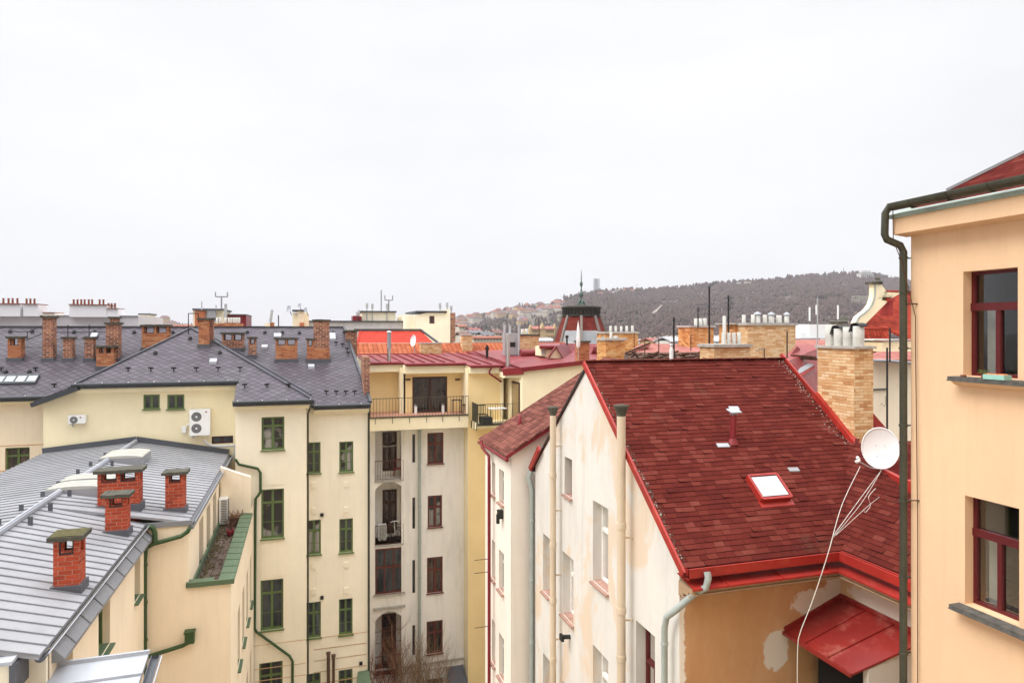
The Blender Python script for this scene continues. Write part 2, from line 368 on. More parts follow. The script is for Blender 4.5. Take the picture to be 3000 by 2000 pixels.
def tabs(m, P, u0, u1, v1, keep, seed, rh=.12):
    # overlapping shingle tabs; P(u, v, lift) gives points, v runs up the slope
    rd = random.Random(seed); n = int(v1 / rh)
    for j in range(n, -1, -1):
        v = j * rh; u = u0 - rd.uniform(0, .25)
        while u < u1:
            w_ = rd.choice((.16, .22, .27, .30, .34)); a, b = max(u, u0), min(u + w_ - .004, u1); u += w_
            if b - a < .03 or not keep((a + b) / 2, v + rh / 2): continue
            h0, h1 = rd.uniform(.012, .020), rd.uniform(.012, .020)
            if rd.random() < .04: h0 += .02
            dv = rd.uniform(-.007, .007); vt = v + rh + .01; q = [P(a, v + dv, h0), P(b, v + dv, h1), P(b, vt, .004), P(a, vt, .004)]; lo = [P(a, v + dv, .001), P(b, v + dv, .001)]
            i = len(m.v); m.v += [Vector(x) for x in q + lo]
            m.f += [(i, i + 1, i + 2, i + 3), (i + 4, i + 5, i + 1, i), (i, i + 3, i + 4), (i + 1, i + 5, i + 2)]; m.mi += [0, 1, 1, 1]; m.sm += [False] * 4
K['slate'] = slate("grey_diamond_slate", (.088, .078, .092))
K['shingle'] = shingle("red_bitumen_shingle", [(.068, .010, .009), (.098, .014, .011), (.120, .020, .015), (.20, .060, .045)])
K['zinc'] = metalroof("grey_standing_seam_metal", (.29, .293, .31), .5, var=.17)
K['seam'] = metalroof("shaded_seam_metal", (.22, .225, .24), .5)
K['zinc_dark'] = metalroof("dark_grey_flashing", (.085, .09, .105), .5)
K['zinc_light'] = metalroof("light_zinc_sheet", (.40, .42, .46), .45)
K['slate_trim'] = metalroof("slate_grey_trim", (.04, .045, .052), .4)
K['red_metal'] = metalroof("red_painted_sheet", (.34, .020, .013), .5, var=.25, rust=(.40, .065, .04))
K['red_old'] = metalroof("weathered_red_sheet", (.20, .016, .020), .45, rust=(.36, .11, .11), var=.3)
K['red_canopy'] = metalroof("red_canopy_sheet", (.24, .018, .014), .4, rust=(.40, .13, .10), var=.18)
K['maroon'] = plain("maroon_paint", (.20, .02, .025), .4)
K['green_copper'] = metalroof("green_painted_sheet", (.085, .135, .07), .65, rust=(.12, .125, .08))
K['green_pipe'] = plain("green_painted_pipe", (.045, .085, .03), .45)
K['green_frame'] = plain("green_window_paint", (.12, .175, .06), .5)
K['brown_frame'] = plain("red_brown_window_paint", (.13, .035, .025), .45)
K['dark_frame'] = plain("dark_brown_window_paint", (.055, .022, .018), .45)
K['wine_frame'] = plain("wine_red_window_paint", (.10, .012, .014), .35)
K['white_frame'] = plain("white_window_paint", (.82, .80, .76), .4)
K['grey_frame'] = plain("grey_window_paint", (.50, .50, .46), .5)
K['brick_new'] = brick2("orange_red_brick", [(.27, .05, .028), (.40, .065, .032), (.47, .08, .038), (.53, .12, .06)], (.60, .42, .31), .25, .092, .16, .3, (.16, .03, .02))
K['brick_old'] = brick2("old_brown_brick", [(.10, .045, .03), (.26, .09, .05), (.38, .15, .08), (.50, .24, .13)], (.66, .58, .50), .26, .10, .30, .2, (.05, .03, .025))
K['brick_orange'] = brick2("weathered_orange_brick", [(.26, .08, .04), (.42, .15, .07), (.50, .20, .09), (.60, .30, .15)], (.46, .34, .25), .26, .085, .16, .25, (.16, .06, .04))
K['brick_yellow'] = brick2("weathered_yellow_brick", [(.44, .18, .07), (.66, .38, .18), (.74, .49, .26), (.80, .59, .35), (.86, .69, .45)], (.40, .29, .19), .235, .074, .15, .35, (.50, .22, .09))
K['brick_amber'] = brick2("amber_brick", [(.36, .12, .04), (.62, .27, .09), (.72, .38, .15), (.84, .58, .30)], (.42, .29, .18), .235, .074, .16, .35, (.40, .14, .05))
K['brick_front'] = K['brick_yellow']
K['concrete'] = plain("mossy_concrete", (.085, .08, .062), .95, var=.4, sc=6, bump=.5)
K['concrete_l'] = plain("light_concrete", (.42, .40, .36), .9, var=.25, sc=5, bump=.3)
K['moss'] = plain("moss_and_lichen", (.085, .075, .03), .95, var=.6, sc=14, bump=.6)
K['pot'] = plain("grey_clay_flue_pot", (.52, .51, .47), .8, var=.2, sc=4)
K['terracotta'] = plain("terracotta_pot", (.26, .10, .065), .8)
K['steel'] = plain("stainless_steel", (.62, .62, .62), .28, .9, .08)
K['galv'] = plain("galvanised_metal", (.50, .51, .52), .45, .5)
K['greypipe'] = plain("grey_painted_pipe", (.36, .40, .38), .45)
K['beige_pipe'] = plaster("beige_cement_pipe", (.66, .54, .40), .6)
K['bronze'] = plain("dark_patinated_gutter", (.075, .075, .055), .4, .3, .35, 2)
K['black'] = plain("black_iron", (.02, .02, .02), .5)
K['moss_soil'] = plain("weedy_soil", (.09, .07, .035), .95, var=.6, sc=12)
K['rust_iron'] = plain("rusty_iron", (.10, .05, .03), .7)
K['white'] = plain("white_enamel", (.82, .82, .80), .4, var=.04)
K['grey_fan'] = plain("fan_grille_grey", (.16, .15, .14), .5)
K['dish'] = plain("white_dish_enamel", (.84, .86, .88), .35, var=.03)
K['dark'] = plain("dark_interior", (.012, .012, .012), .9)
K['room'] = plain("dim_room", (.055, .05, .045), .9)
K['curtain'] = plain("net_curtain", (.55, .55, .50), .95, var=.12, sc=5)
K['polycarb'] = plain("cream_polycarbonate", (.46, .455, .41), .35, var=.08)
K['glass'] = glass_dark("dark_window_glass")
K['glass_door'] = glass_dark("dark_terrace_door_glass", (.012, .010, .010), (.05, .035, .03))
K['glass_warm'] = glass_dark("warm_window_glass", (.02, .014, .012), (.10, .07, .05))
def glass_curtain(name, c1, c2):
    a = N(name); p = a.pos(); n2 = a.noise(p, 5, 3, .6, (1, 1, .06)); n1 = a.noise(p, .9, 2)
    c = a.mix(a.rng(n2, .4, .6), c1, c2); c = a.mix(a.rng(n1, .5, .56), (.02, .02, .02), c); return a.fin(c, .08, 0, .5)
K['glass_net'] = glass_curtain("glass_over_net_curtain", (.16, .155, .14), (.36, .34, .30))
K['glass_mid'] = glass_dark("painted_grey_reflection_glass", (.03, .032, .036), (.14, .15, .16))  # grey reflections painted into the pane colour
K['glass_sky'] = glass_dark("painted_sky_reflection_glass", (.30, .34, .35), (.50, .54, .55))  # bright sky reflection painted into the pane colour
K['glass_pale'] = plain("frosted_skylight_glass", (.46, .47, .48), .2, var=.1)
K['pane'] = pane_clear("clear_window_glass")
K['tile_orange'] = tiles("orange_clay_tile", ((.32, .085, .04), (.42, .13, .065)), .30, .42, dirt=.2)
K['tile_red'] = tiles("red_clay_tile", ((.24, .03, .018), (.36, .055, .03)), .22, .34)
K['tile_brown'] = tiles("brown_weathered_tile", ((.105, .036, .028), (.22, .082, .062)), .26, .20, dirt=.6, vs=.22)
K['tile_old'] = tiles("old_mossy_tile", ((.06, .04, .03), (.20, .10, .07)), .3, .3, dirt=.6)
K['tile_pink'] = tiles("faded_pink_tile", ((.34, .13, .11), (.44, .19, .16)), .3, .4, dirt=.15)
K['ground'] = plain("courtyard_ground", (.16, .15, .13), .95, var=.3, sc=.8)
# ------------------------------------------------------------------ walls and windows
class Wall:
    """axis-aligned wall plane; a runs along it, n is the outward side"""
    def __init__(s, ax, val, sgn): s.ax, s.val, s.sg = ax, val, sgn
    def P(s, a, z, d=0.):
        return V3(a, s.val + s.sg * d, z) if s.ax == 'y' else V3(s.val + s.sg * d, a, z)
    def px(s, x, y):
        p = at_y(x, y, s.val) if s.ax == 'y' else at_x(x, y, s.val)
        return (p.x, p.z) if s.ax == 'y' else (p.y, p.z)
    def box(s, m, a0, a1, z0, z1, d0, d1, mi=0):
        p, q = s.P(a0, z0, d0), s.P(a1, z1, d1); m.box(p.x, q.x, p.y, q.y, p.z, q.z, mi)
def clip(poly, ax, lim, keep):
    o = []
    for i in range(len(poly)):
        p, q = poly[i], poly[(i + 1) % len(poly)]
        a, b = (p[ax] - lim) * keep >= -1e-9, (q[ax] - lim) * keep >= -1e-9
        if a: o.append(p)
        if a != b:
            t = (lim - p[ax]) / (q[ax] - p[ax]); o.append((p[0] + t * (q[0] - p[0]), p[1] + t * (q[1] - p[1])))
    return o
def wall_faces(m, w_, poly, holes=(), rev=.22, mi=0):
    A = sorted(set([min(p[0] for p in poly), max(p[0] for p in poly)] + [h[k] for h in holes for k in (0, 1)]))
    Z = sorted(set([min(p[1] for p in poly), max(p[1] for p in poly)] + [h[k] for h in holes for k in (2, 3)]))
    for i in range(len(A) - 1):
        for j in range(len(Z) - 1):
            ca, cz = (A[i] + A[i + 1]) / 2, (Z[j] + Z[j + 1]) / 2
            if any(h[0] < ca < h[1] and h[2] < cz < h[3] for h in holes): continue
            c = poly
            for ax, lim, kp in ((0, A[i], 1), (0, A[i + 1], -1), (1, Z[j], 1), (1, Z[j + 1], -1)):
                if len(c) > 2: c = clip(c, ax, lim, kp)
            if len(c) > 2: m.face([w_.P(a, z) for a, z in c], mi)
    for h in holes:
        r = h[4] if len(h) > 4 else rev
        a0, a1, z0, z1 = h[:4]
        for q in (((a0, z0), (a0, z1)), ((a1, z0), (a1, z1)), ((a0, z0), (a1, z0)), ((a0, z1), (a1, z1))):
            m.face([w_.P(*q[0]), w_.P(*q[1]), w_.P(*q[1], -r), w_.P(*q[0], -r)], mi)
WR = random.Random(5)
def window(parent, w_, h, frame, pane='glass', style='cross', rev=.22, fw=.07, sill=None, tr=.3, sillw=.1, wlabel=None, name='window', bars=0):
    if pane == 'glass' and style == 'cross': pane = WR.choice(('glass', 'glass', 'glass_mid', 'glass_net', 'glass_warm'))
    if pane == 'glass_warm' and WR.random() < .3: pane = 'glass_net'
    a0, a1, z0, z1 = h[:4]; d = -rev + .03
    m = M(); W, H = a1 - a0, z1 - z0
    w_.box(m, a0, a0 + fw, z0, z1, d, d + .06); w_.box(m, a1 - fw, a1, z0, z1, d, d + .06)
    w_.box(m, a0 + fw, a1 - fw, z0, z0 + fw, d + .001, d + .058); w_.box(m, a0 + fw, a1 - fw, z1 - fw, z1, d + .001, d + .058)
    c = (a0 + a1) / 2; zt = z1 - H * tr
    if style in ('cross', 'two'): w_.box(m, c - fw * .65, c + fw * .65, z0 + fw, z1 - fw, d + .003, d + .062)
    if style in ('cross', 'tee', 'trans'): w_.box(m, a0 + fw, a1 - fw, zt - fw * .6, zt + fw * .6, d + .005, d + .068)
    if style == 'tee': w_.box(m, c - fw * .65, c + fw * .65, z0 + fw, zt, d + .003, d + .062)
    if style == 'cross' and bars:
        zb = z0 + (zt - z0) * .45; w_.box(m, a0 + fw, a1 - fw, zb - .012, zb + .012, d + .004, d + .03)
    o = m.build(name, K[frame], parent)
    g = M(); g.face([w_.P(a0 + fw * .5, z0 + fw * .5, d + .02), w_.P(a1 - fw * .5, z0 + fw * .5, d + .02), w_.P(a1 - fw * .5, z1 - fw * .5, d + .02), w_.P(a0 + fw * .5, z1 - fw * .5, d + .02)])
    g.build('pane', K[pane], o)
    if sill:
        s_ = M(); w_.box(s_, a0 - .04, a1 + .04, z0 - .05, z0 - .005, -.02, sillw); w_.box(s_, a0, a1, z0 - .02, z0 + .012, d, -.02)
        s_.build('sill', K[sill], o)
    if wlabel: o['label'] = wlabel
    return o
def open_behind(parent, w_, h, depth=1.6, cur=None, rev=.22):
    """dark room box and curtains behind a clear pane"""
    a0, a1, z0, z1 = h[:4]; m = M(); d = -rev - .04
    p, q = w_.P(a0 - .6, z0 - .5, d), w_.P(a1 + .6, z1 + .4, -depth)
    x0, x1, y0, y1 = min(p.x, q.x), max(p.x, q.x), min(p.y, q.y), max(p.y, q.y)
    P = [V3(x, y, z) for z in (p.z, q.z) for y in (y0, y1) for x in (x0, x1)]
    quads = {'-z': (0, 2, 3, 1), '+z': (4, 5, 7, 6), '-y': (0, 1, 5, 4), '+y': (2, 6, 7, 3), '-x': (0, 4, 6, 2), '+x': (1, 3, 7, 5)}
    skip = {('x', -1): '-x', ('x', 1): '+x', ('y', -1): '-y', ('y', 1): '+y'}[(w_.ax, w_.sg)]
    for k, qd in quads.items():
        if k != skip: m.face([P[i] for i in qd])
    o = m.build('room', K['room'], parent)
    if cur:
        c = M()
        for (f0, f1, zt, zb) in cur:
            n = 26; b0 = a0 + (a1 - a0) * f0; b1 = a0 + (a1 - a0) * f1
            pts = [(b0 + (b1 - b0) * i / n, -rev - .16 + .022 * math.sin(i * 2.1)) for i in range(n + 1)]
            for i in range(n):
                c.face([w_.P(pts[i][0], z0 + (z1 - z0) * zb, pts[i][1]), w_.P(pts[i + 1][0], z0 + (z1 - z0) * zb, pts[i + 1][1]),
                        w_.P(pts[i + 1][0], z0 + (z1 - z0) * zt, pts[i + 1][1]), w_.P(pts[i][0], z0 + (z1 - z0) * zt, pts[i][1])], 0, True)
        c.build('curtain', K['curtain'], parent)
def seams(m, a, b, c, d, n, hgt=.028, wd=.018, mi=0):
    """standing seams from edge a-b to edge d-c, n of them"""
    a, b, c, d = map(Vector, (a, b, c, d)); nn = (b - a).cross(d - a).normalized()
    if nn.z < 0: nn = -nn
    for i in range(n + 1):
        t = i / n; p = a.lerp(b, t); q = d.lerp(c, t); m.beam(p + nn * hgt / 2, q + nn * hgt / 2, wd, hgt, mi, nn)
def chimney(parent, x0, x1, y0, y1, zb, zt, mat, cap='concrete', capo=.06, capt=.07, opening=0, flash=None, pots=None, potm='pot', label=None, moss=False, name='chimney', slots=1):
    """brick stack; opening>0 leaves draught openings of that height under the cap"""
    m = M(); zt2 = zt - opening
    m.box(x0, x1, y0, y1, zb, zt2)
    if opening:
        pw = min(.10, (x1 - x0) * .22)
        for i in range(slots + 1):
            xc = x0 + (x1 - x0 - pw) * i / slots
            m.box(xc, xc + pw, y0, y0 + .12, zt2, zt); m.box(xc, xc + pw, y1 - .12, y1, zt2, zt)
    o = m.build(name, mat if not isinstance(mat, str) else K[mat], parent)
    if opening:
        pw = min(.10, (x1 - x0) * .22)
        for i in range(slots):
            xa = x0 + (x1 - x0 - pw) * i / slots + pw; xb = x0 + (x1 - x0 - pw) * (i + 1) / slots
            for (ya, yb) in ((y0 + .004, y0 + .05), (y1 - .05, y1 - .004)):
                b = M(); b.box(xa, xa + .022, ya, yb, zt2, zt); b.box(xb - .022, xb, ya, yb, zt2, zt); b.box(xa + .022, xb - .022, ya, yb, zt2 + .001, zt2 + .025)
                b.box(xa + .022, xb - .022, ya, yb, zt - .025, zt)
                b.build('opening_frame', K['black'], o)
    if cap:
        c = M(); n = 6
        for i in range(n):
            xa = x0 - capo + (x1 - x0 + 2 * capo) * i / n; xb = x0 - capo + (x1 - x0 + 2 * capo) * (i + 1) / n
            e0, e1 = random.uniform(-.012, .012), random.uniform(-.012, .012)
            c.box(xa, xb + .001, y0 - capo + e0, y1 + capo + e1, zt + .001, zt + capt + random.uniform(-.008, .01), 0)
        if moss: c.box(x0 - capo * .7, x1 + capo * .7, y0 - capo * .7, y1 + capo * .7, zt + capt - .01, zt + capt + .014, 1)
        c.build('chimney_cap', [K[cap], K['moss']], o)
    if flash:
        f = M(); g = .05
        z0f, zf = flash
        f.prism([(x0 - g, y0 - g, z0f), (x1 + g, y0 - g, z0f), (x1 + g, y1 + g, z0f), (x0 - g, y1 + g, z0f)], (0, 0, zf), 0)
        f.build('flashing', K['zinc_dark'], o)
    if pots:
        for (fx, r, h, kind) in pots:
            p = M(); cx = x0 + (x1 - x0) * fx; cy = (y0 + y1) / 2; zb2 = zt + (capt if cap else 0)
            p.lathe((cx, cy, zb2), [(r, -.02), (r, h), (r * .86, h), (r * .86, h * .5), (0, h * .5)], 12)
            if kind == 'hat':
                p.lathe((cx, cy, zb2 + h + .06), [(0, .03), (r * 1.25, 0), (r * 1.25, -.02), (0, 0)], 12)
                for s_ in (-1, 1): p.beam((cx + s_ * r * .9, cy, zb2 + h - .03), (cx + s_ * r * .9, cy, zb2 + h + .06), .015, .015)
            p.build('flue_pot', K[potm], o)
    if label: o['label'] = label
    return o
# ================================================================== GROUND
m = M(); m.face([(-3000, -200, GZ), (3500, -200, GZ), (3500, 6000, GZ), (-3000, 6000, GZ)])
tag(m.build('ground', K['ground']), kind='structure')
# unseen building of the viewpoint, added to block low sky light from behind
H0 = thing('house', (0, -3, GZ), "unseen tall house added behind the viewpoint to block sky light", 'house')
m = M(); m.box(-16, 9, -9, -1.6, GZ, 8.5); m.build('wall', K['cream_pale'], H0)
m = M(); m.prism([(-16.5, -1.1, 8.5), (-16.5, -9.5, 8.5), (-16.5, -5.3, 12)], (26, 0, 0)); m.build('roof', K['tile_red'], H0)
# ================================================================== HOUSE 1: cream house with the grey metal roof (left)
H1 = thing('house', (-5.5, 22, GZ), "cream house at the left under a grey metal roof with four red brick chimneys", 'house')
EZ, RZ = -5.40, -4.70
XL, XU, XR, YJ = -4.22, -3.10, -6.7, 21.05
wl = Wall('x', XL + .02, 1); wu = Wall('x', XU - .02, 1); wf = Wall('y', YJ, -1); wb = Wall('x', -2.0, 1)
def yz(w_, x0, y0, x1=None, y1=None): return w_.px(x0, y0)
m = M()
hl = []      # lower wall openings
for (ya, yb, zt, zb) in ((16.55, 17.45, -5.98, -7.1), (19.8, 20.45, -5.98, -7.1), (14.25, 14.85, -6.0, -7.1)): hl.append((ya, yb, zb, zt))
for dz in (-3.6, -7.2):
    for h in hl[:3]: hl.append((h[0], h[1], h[2] + dz, h[3] + dz)) if len(hl) < 9 else None
wall_faces(m, wl, [(13.6, GZ), (YJ, GZ), (YJ, EZ - .1), (13.6, EZ - .1)], hl, .24)
hu = [(y, y + .95, -7.5, -6.0) for y in (23.2, 24.9, 26.6, 28.3)]
wall_faces(m, wu, [(YJ, -7.6), (31.9, -7.6), (31.9, EZ - .05), (YJ, EZ - .05)], hu, .28)
m.box(-10.0, XL - .5, 13.9, 31.9, -7.6, -5.6)
m.face([wf.P(XL, GZ), wf.P(XU, GZ), wf.P(XU, EZ - .08), wf.P(XL, EZ - .08)])
m.face([wf.P(XU, GZ), wf.P(-2.0, GZ), wf.P(-2.0, -7.12), wf.P(XU, -7.12)])
m.face([(-10.0, 13.7, GZ), (XL, 13.7, GZ), (XL, 13.7, EZ), (-10, 13.7, EZ)])
m.face([(-10.0, 13.7, GZ), (-10, 31.9, GZ), (-10, 31.9, EZ), (-10, 13.7, EZ)])
hb = [(y, y + .8, -10.8, -8.95) for y in (23.2, 24.9, 26.6, 28.3)] + [(y, y + .8, -14.6, -12.7) for y in (23.2, 24.9, 26.6, 28.3)]
wall_faces(m, wb, [(YJ, GZ), (30.4, GZ), (30.4, -7.12), (YJ, -7.12)], hb, .28)
m.box(XU, -2.14, YJ + .1, 28.4, -7.62, -7.5)                       # terrace slab
m.box(-2.14, -2.003, YJ + .1, 28.4, -7.62, -7.13)                  # parapet
m.build('wall', K['cream_pink'], H1)
for w_, hs, st in ((wl, hl, 'two'), (wu, hu, 'trans'), (wb, hb, 'cross')):
    for h in hs: window(H1, w_, h, 'green_frame', 'glass', st, .24 if w_ is wl else .28, .05, 'green_copper')
# roof
m = M(); th = .07
m.slab([(-10.1, 13.6, -5.0), (XR, 13.6, RZ), (XR, 31.98, RZ), (-10.1, 31.98, -5.0)], th)
m.slab([(XR, 13.1, RZ), (-4.2, 13.1, EZ), (-4.2, YJ, EZ), (XR, YJ, RZ)], th)
m.slab([(XR, YJ, RZ), (XU + .0, YJ, EZ), (XU, 31.98, EZ), (XR, 31.98, RZ)], th)
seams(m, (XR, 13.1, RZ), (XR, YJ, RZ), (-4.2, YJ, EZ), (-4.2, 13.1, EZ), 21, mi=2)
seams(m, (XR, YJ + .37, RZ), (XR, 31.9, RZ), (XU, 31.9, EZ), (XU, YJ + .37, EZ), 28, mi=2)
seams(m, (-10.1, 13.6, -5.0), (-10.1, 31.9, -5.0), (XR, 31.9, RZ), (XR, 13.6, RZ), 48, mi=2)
m.beam((XR, 13.6, RZ + .05), (XR, 31.9, RZ + .05), .13, .09, 1)
m.beam((XR, 13.6, RZ + .10), (XR, 31.9, RZ + .10), .05, .05, 1)
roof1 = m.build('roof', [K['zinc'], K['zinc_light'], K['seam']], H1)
for (x, y) in ((47, 1540), (109, 1498), (168, 1466), (211, 1432), (265, 1397), (340, 1350), (300, 1372)):     # metal tabs each side of the ridge
    p = at_x(x, y, XR)
    for o_ in (-.36, .30):
        m = M(); m.box(p.x + o_ - .05, p.x + o_ + .05, p.y - .02, p.y + .02, RZ - .12, RZ + .13); m.build('ridge_tab', K['zinc_dark'], H1)
# upstand where the roof meets the tower house
m = M(); m.beam((-10.1, 31.9, -4.9), (XR, 31.9, RZ + .12), .05, .22); m.beam((XR, 31.9, RZ + .12), (XU, 31.9, EZ + .1), .05, .22)
m.build('flashing', K['zinc_dark'], H1)
# gutters, fascias
m = M(); m.channel((-4.20, 13.15, EZ - .05), (-4.20, YJ - .03, EZ - .05), .085); m.channel((XU + .06, YJ + .05, EZ - .05), (XU + .06, 31.9, EZ - .05), .08)
m.tube([(-4.07, 13.15, EZ - .0), (-4.07, YJ - .03, EZ - .0)], .012, 5, 1); m.tube([(XU + .17, YJ, EZ), (XU + .17, 31.9, EZ)], .012, 5, 1)
m.build('gutter', [K['zinc_dark'], K['zinc_light']], H1)
m = M()                                                              # sloping metal cornice below the gutter
m.prism([(XL + .02, 13.7, -5.52), (XL + .22, 13.7, -5.74), (XL + .22, 13.7, -5.80), (XL + .02, 13.7, -5.80)], (0, YJ - 13.68, 0))
for i in range(8):
    y = 14.3 + i * .88; m.beam((XL + .02, y, -5.51), (XL + .23, y, -5.735), .02, .03)
m.prism([(XU, YJ, -5.46), (XU + .12, YJ, -5.56), (XU + .12, YJ, -5.62), (XU, YJ, -5.62)], (0, 10.8, 0))
m.beam((XL, YJ - .02, EZ - .03), (XU + .1, YJ - .02, EZ - .03), .05, .14)
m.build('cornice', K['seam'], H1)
# green pipes
m = M()
a, b = at_y(440, 1545, YJ - .12), at_y(455, 1600, YJ - .12)
px_ = lambda x, y, d=.12: at_y(x, y, YJ - d)
m.tube([px_(432, 1540), px_(448, 1546), px_(454, 1560), px_(454, 1590)], .065, 10)
m.tube([px_(556, 1545), px_(550, 1556), px_(530, 1570), px_(450, 1592), px_(428, 1604), px_(424, 1640), px_(424, 1925)], .06, 10)
for y in (1650, 1760, 1870): m.tube([px_(424, y), px_(424, y + 7)], .075, 10)
m.build('downpipe', K['green_pipe'], H1)
m = M(); p = px_(556, 1852); m.box(p.x - .12, p.x + .12, p.y - .1, p.y + .1, p.z - .28, p.z + .0); m.box(p.x - .14, p.x + .14, p.y - .12, p.y + .12, p.z, p.z + .06)
m.tube([px_(556, 1868), px_(554, 1880), px_(535, 1890), px_(440, 1920), px_(424, 1930), px_(424, 2300)], .055, 10)
m.build('rain_hopper', K['green_pipe'], H1)
# terrace: green parapet cap, paving, wall at its far end
m = M()
m.prism([(-2.32, YJ - .08, -7.10), (-1.9, YJ - .08, -7.13), (-1.9, YJ - .08, -7.19), (-2.32, YJ - .08, -7.16)], (0, 7.4, 0))
m.prism([(XU - .06, YJ - .09, -7.11), (-2.45, YJ - .09, -7.11), (-2.45, YJ + .14, -7.08), (XU - .06, YJ + .14, -7.08)], (0, 0, -.07))
m.box(XU - .06, -1.9, YJ - .11, YJ - .08, -7.24, -7.1)
for i in range(12):
    y = YJ + .5 + i * .6; m.beam((-2.32, y, -7.095), (-1.9, y, -7.125), .02, .02)
m.box(XU, XU + .05, YJ + .2, 28.3, -7.5, -7.3)
m.build('parapet_cap', K['green_copper'], H1)
a_ = brick("terrace_paver_blocks", (.17, .12, .095), (.23, .17, .14), (.07, .06, .05), .3, .3, .02, 0, dirt=.8)
m = M(); m.box(XU + .06, -2.2, YJ + .15, 28.3, -7.499, -7.46); m.build('terrace_floor', a_, H1)
m = M(); rw_ = random.Random(8)
for k in range(420):
    y = rw_.uniform(YJ + .3, 28.2); x = XU + .1 + abs(rw_.gauss(0, .13)) if rw_.random() < .7 else rw_.uniform(XU + .1, -2.4); s_ = rw_.uniform(.015, .05)
    m.lathe((x, y, -7.46), [(s_, -.01), (s_ * .8, s_ * .6), (0, s_ * rw_.uniform(.8, 2.))], 5)
o = m.build('moss_tufts', K['moss_soil'], H1); o['kind'] = 'stuff'
m = M(); m.prism([(-3.07, 28.45, -7.6), (-1.99, 28.45, -7.6), (-1.99, 28.45, -5.75), (-2.5, 28.45, -5.55), (-3.07, 28.45, -5.3)], (0, .25, 0))
m.build('terrace_wall', K['cream_pink'], H1)
# brick chimneys
for (x0, x1, y0, y1, zb, zt, op, mo, lb) in ((-4.83, -4.37, 15.85, 16.28, -5.5, -4.26, .30, 1, "nearest brick chimney with a mossy slab cap"),
        (-4.88, -4.38, 19.8, 20.2, -5.5, -4.32, .26, 0, None), (-5.5, -4.45, 21.55, 22.0, -5.4, -4.02, .26, 0, "widest brick chimney with two openings"),
        (-3.84, -3.34, 21.85, 22.25, -5.6, -4.22, .24, 0, None)):
    rz = lambda x: -4.7 - (.286 if y0 < 21 else .194) * (x + 6.7)
    chimney(H1, x0, x1, y0, y1, zb, zt, 'brick_new', 'concrete', .09, .085, op, (rz(x1) - .12, .12 + rz((x0 + x1) / 2) - rz(x1) + .12), None, 'pot', lb, mo, slots=2 if x1 - x0 > .9 else 1)
# barrel rooflights on the ridge
for (xc, yc, wx, wy, n, lb) in ((-6.3, 28.3, 1.4, 1.5, 1, None), (-6.35, 23.0, 1.5, .85, 2, None)):
    for j in range(n):
        yy = yc + j * (wy + .25); m = M()
        m.box(xc - wx / 2, xc + wx / 2, yy - wy / 2, yy + wy / 2, RZ - .25, RZ + .08, 1)
        g = 10; pr = [(xc - wx / 2 * math.cos(math.pi * k / g), RZ + .08 + .09 * math.sin(math.pi * k / g)) for k in range(g + 1)]
        for k in range(g): m.face([(pr[k][0], yy - wy / 2, pr[k][1]), (pr[k + 1][0], yy - wy / 2, pr[k + 1][1]), (pr[k + 1][0], yy + wy / 2, pr[k + 1][1]), (pr[k][0], yy + wy / 2, pr[k][1])], 0, True)
        for sgn in (-1, 1): m.face([(x, yy + sgn * wy / 2, z) for x, z in pr])
        for k in range(2): 
            y_ = yy - wy / 2 + wy * (k + 1) / 3
            for q in range(g): m.beam((pr[q][0], y_, pr[q][1] + .005), (pr[q + 1][0], y_, pr[q + 1][1] + .005), .03, .012, 0)
        m.build('rooflight', [K['polycarb'], K['zinc']], H1)
# air conditioner on the terrace
ac_n = [0]
def ac_unit(pos, W_, H_, D_, axis, fans, label, grille=True, group=None):
    """pos = left-bottom-front corner seen from outside; axis 'y-' faces -Y, 'x+' faces +X"""
    t = thing('air_conditioner', pos, label, 'air conditioner', group)
    f = (lambda a, z, d: V3(pos[0] + a, pos[1] - d, pos[2] + z)) if axis == 'y-' else (lambda a, z, d: V3(pos[0] + d, pos[1] + a, pos[2] + z))
    def bx(m, a0, a1, z0, z1, d0, d1, mi=0):
        p, q = f(a0, z0, d0), f(a1, z1, d1); m.box(p.x, q.x, p.y, q.y, p.z, q.z, mi)
    m = M(); bx(m, 0, W_, .04, H_, -D_, 0); m.build('casing', K['white'], t)
    m = M(); bx(m, .06, .12, 0, .04, -D_ - .02, .03); bx(m, W_ - .12, W_ - .06, 0, .04, -D_ - .02, .03)
    bx(m, .06, .12, -.12, 0, -D_ - .05, -D_ + .0); m.build('bracket', K['galv'], t)
    for (fa, fz, fr) in fans:
        m = M(); c0 = f(fa, fz, .006); ax_ = 0
        def ring(r0, r1, d, mi=0, n=28):
            for k in range(n):
                t0, t1 = 2 * math.pi * k / n, 2 * math.pi * (k + 1) / n
                m.face([f(fa + r0 * math.cos(t0), fz + r0 * math.sin(t0), d), f(fa + r1 * math.cos(t0), fz + r1 * math.sin(t0), d), f(fa + r1 * math.cos(t1), fz + r1 * math.sin(t1), d), f(fa + r0 * math.cos(t1), fz + r0 * math.sin(t1), d)], mi)
        ring(0, fr, .004, 0)
        for q in range(1, 7): ring(fr * q / 7 - .004, fr * q / 7 + .004, .012, 1)
        for q in range(5):
            t0 = 2 * math.pi * q / 5
            m.face([f(fa + .15 * fr * math.cos(t0), fz + .15 * fr * math.sin(t0), .007), f(fa + fr * .9 * math.cos(t0 + .3), fz + fr * .9 * math.sin(t0 + .3), .007), f(fa + fr * .9 * math.cos(t0 + .9), fz + fr * .9 * math.sin(t0 + .9), .008)], 2)
        ring(0, fr * .2, .014, 3)
        m.build('fan', [K['grey_fan'], K['zinc'], K['zinc_dark'], K['white']], t)
    return t, f, bx
t, f_, bx_ = ac_unit((-3.06, 28.0, -7.42), .85, 1.0, .02, 'x+', [], "white air conditioner with a side grille standing on the narrow green edged terrace")
m = M(); bx_(m, 0, .85, .04, .98, 0, .28)
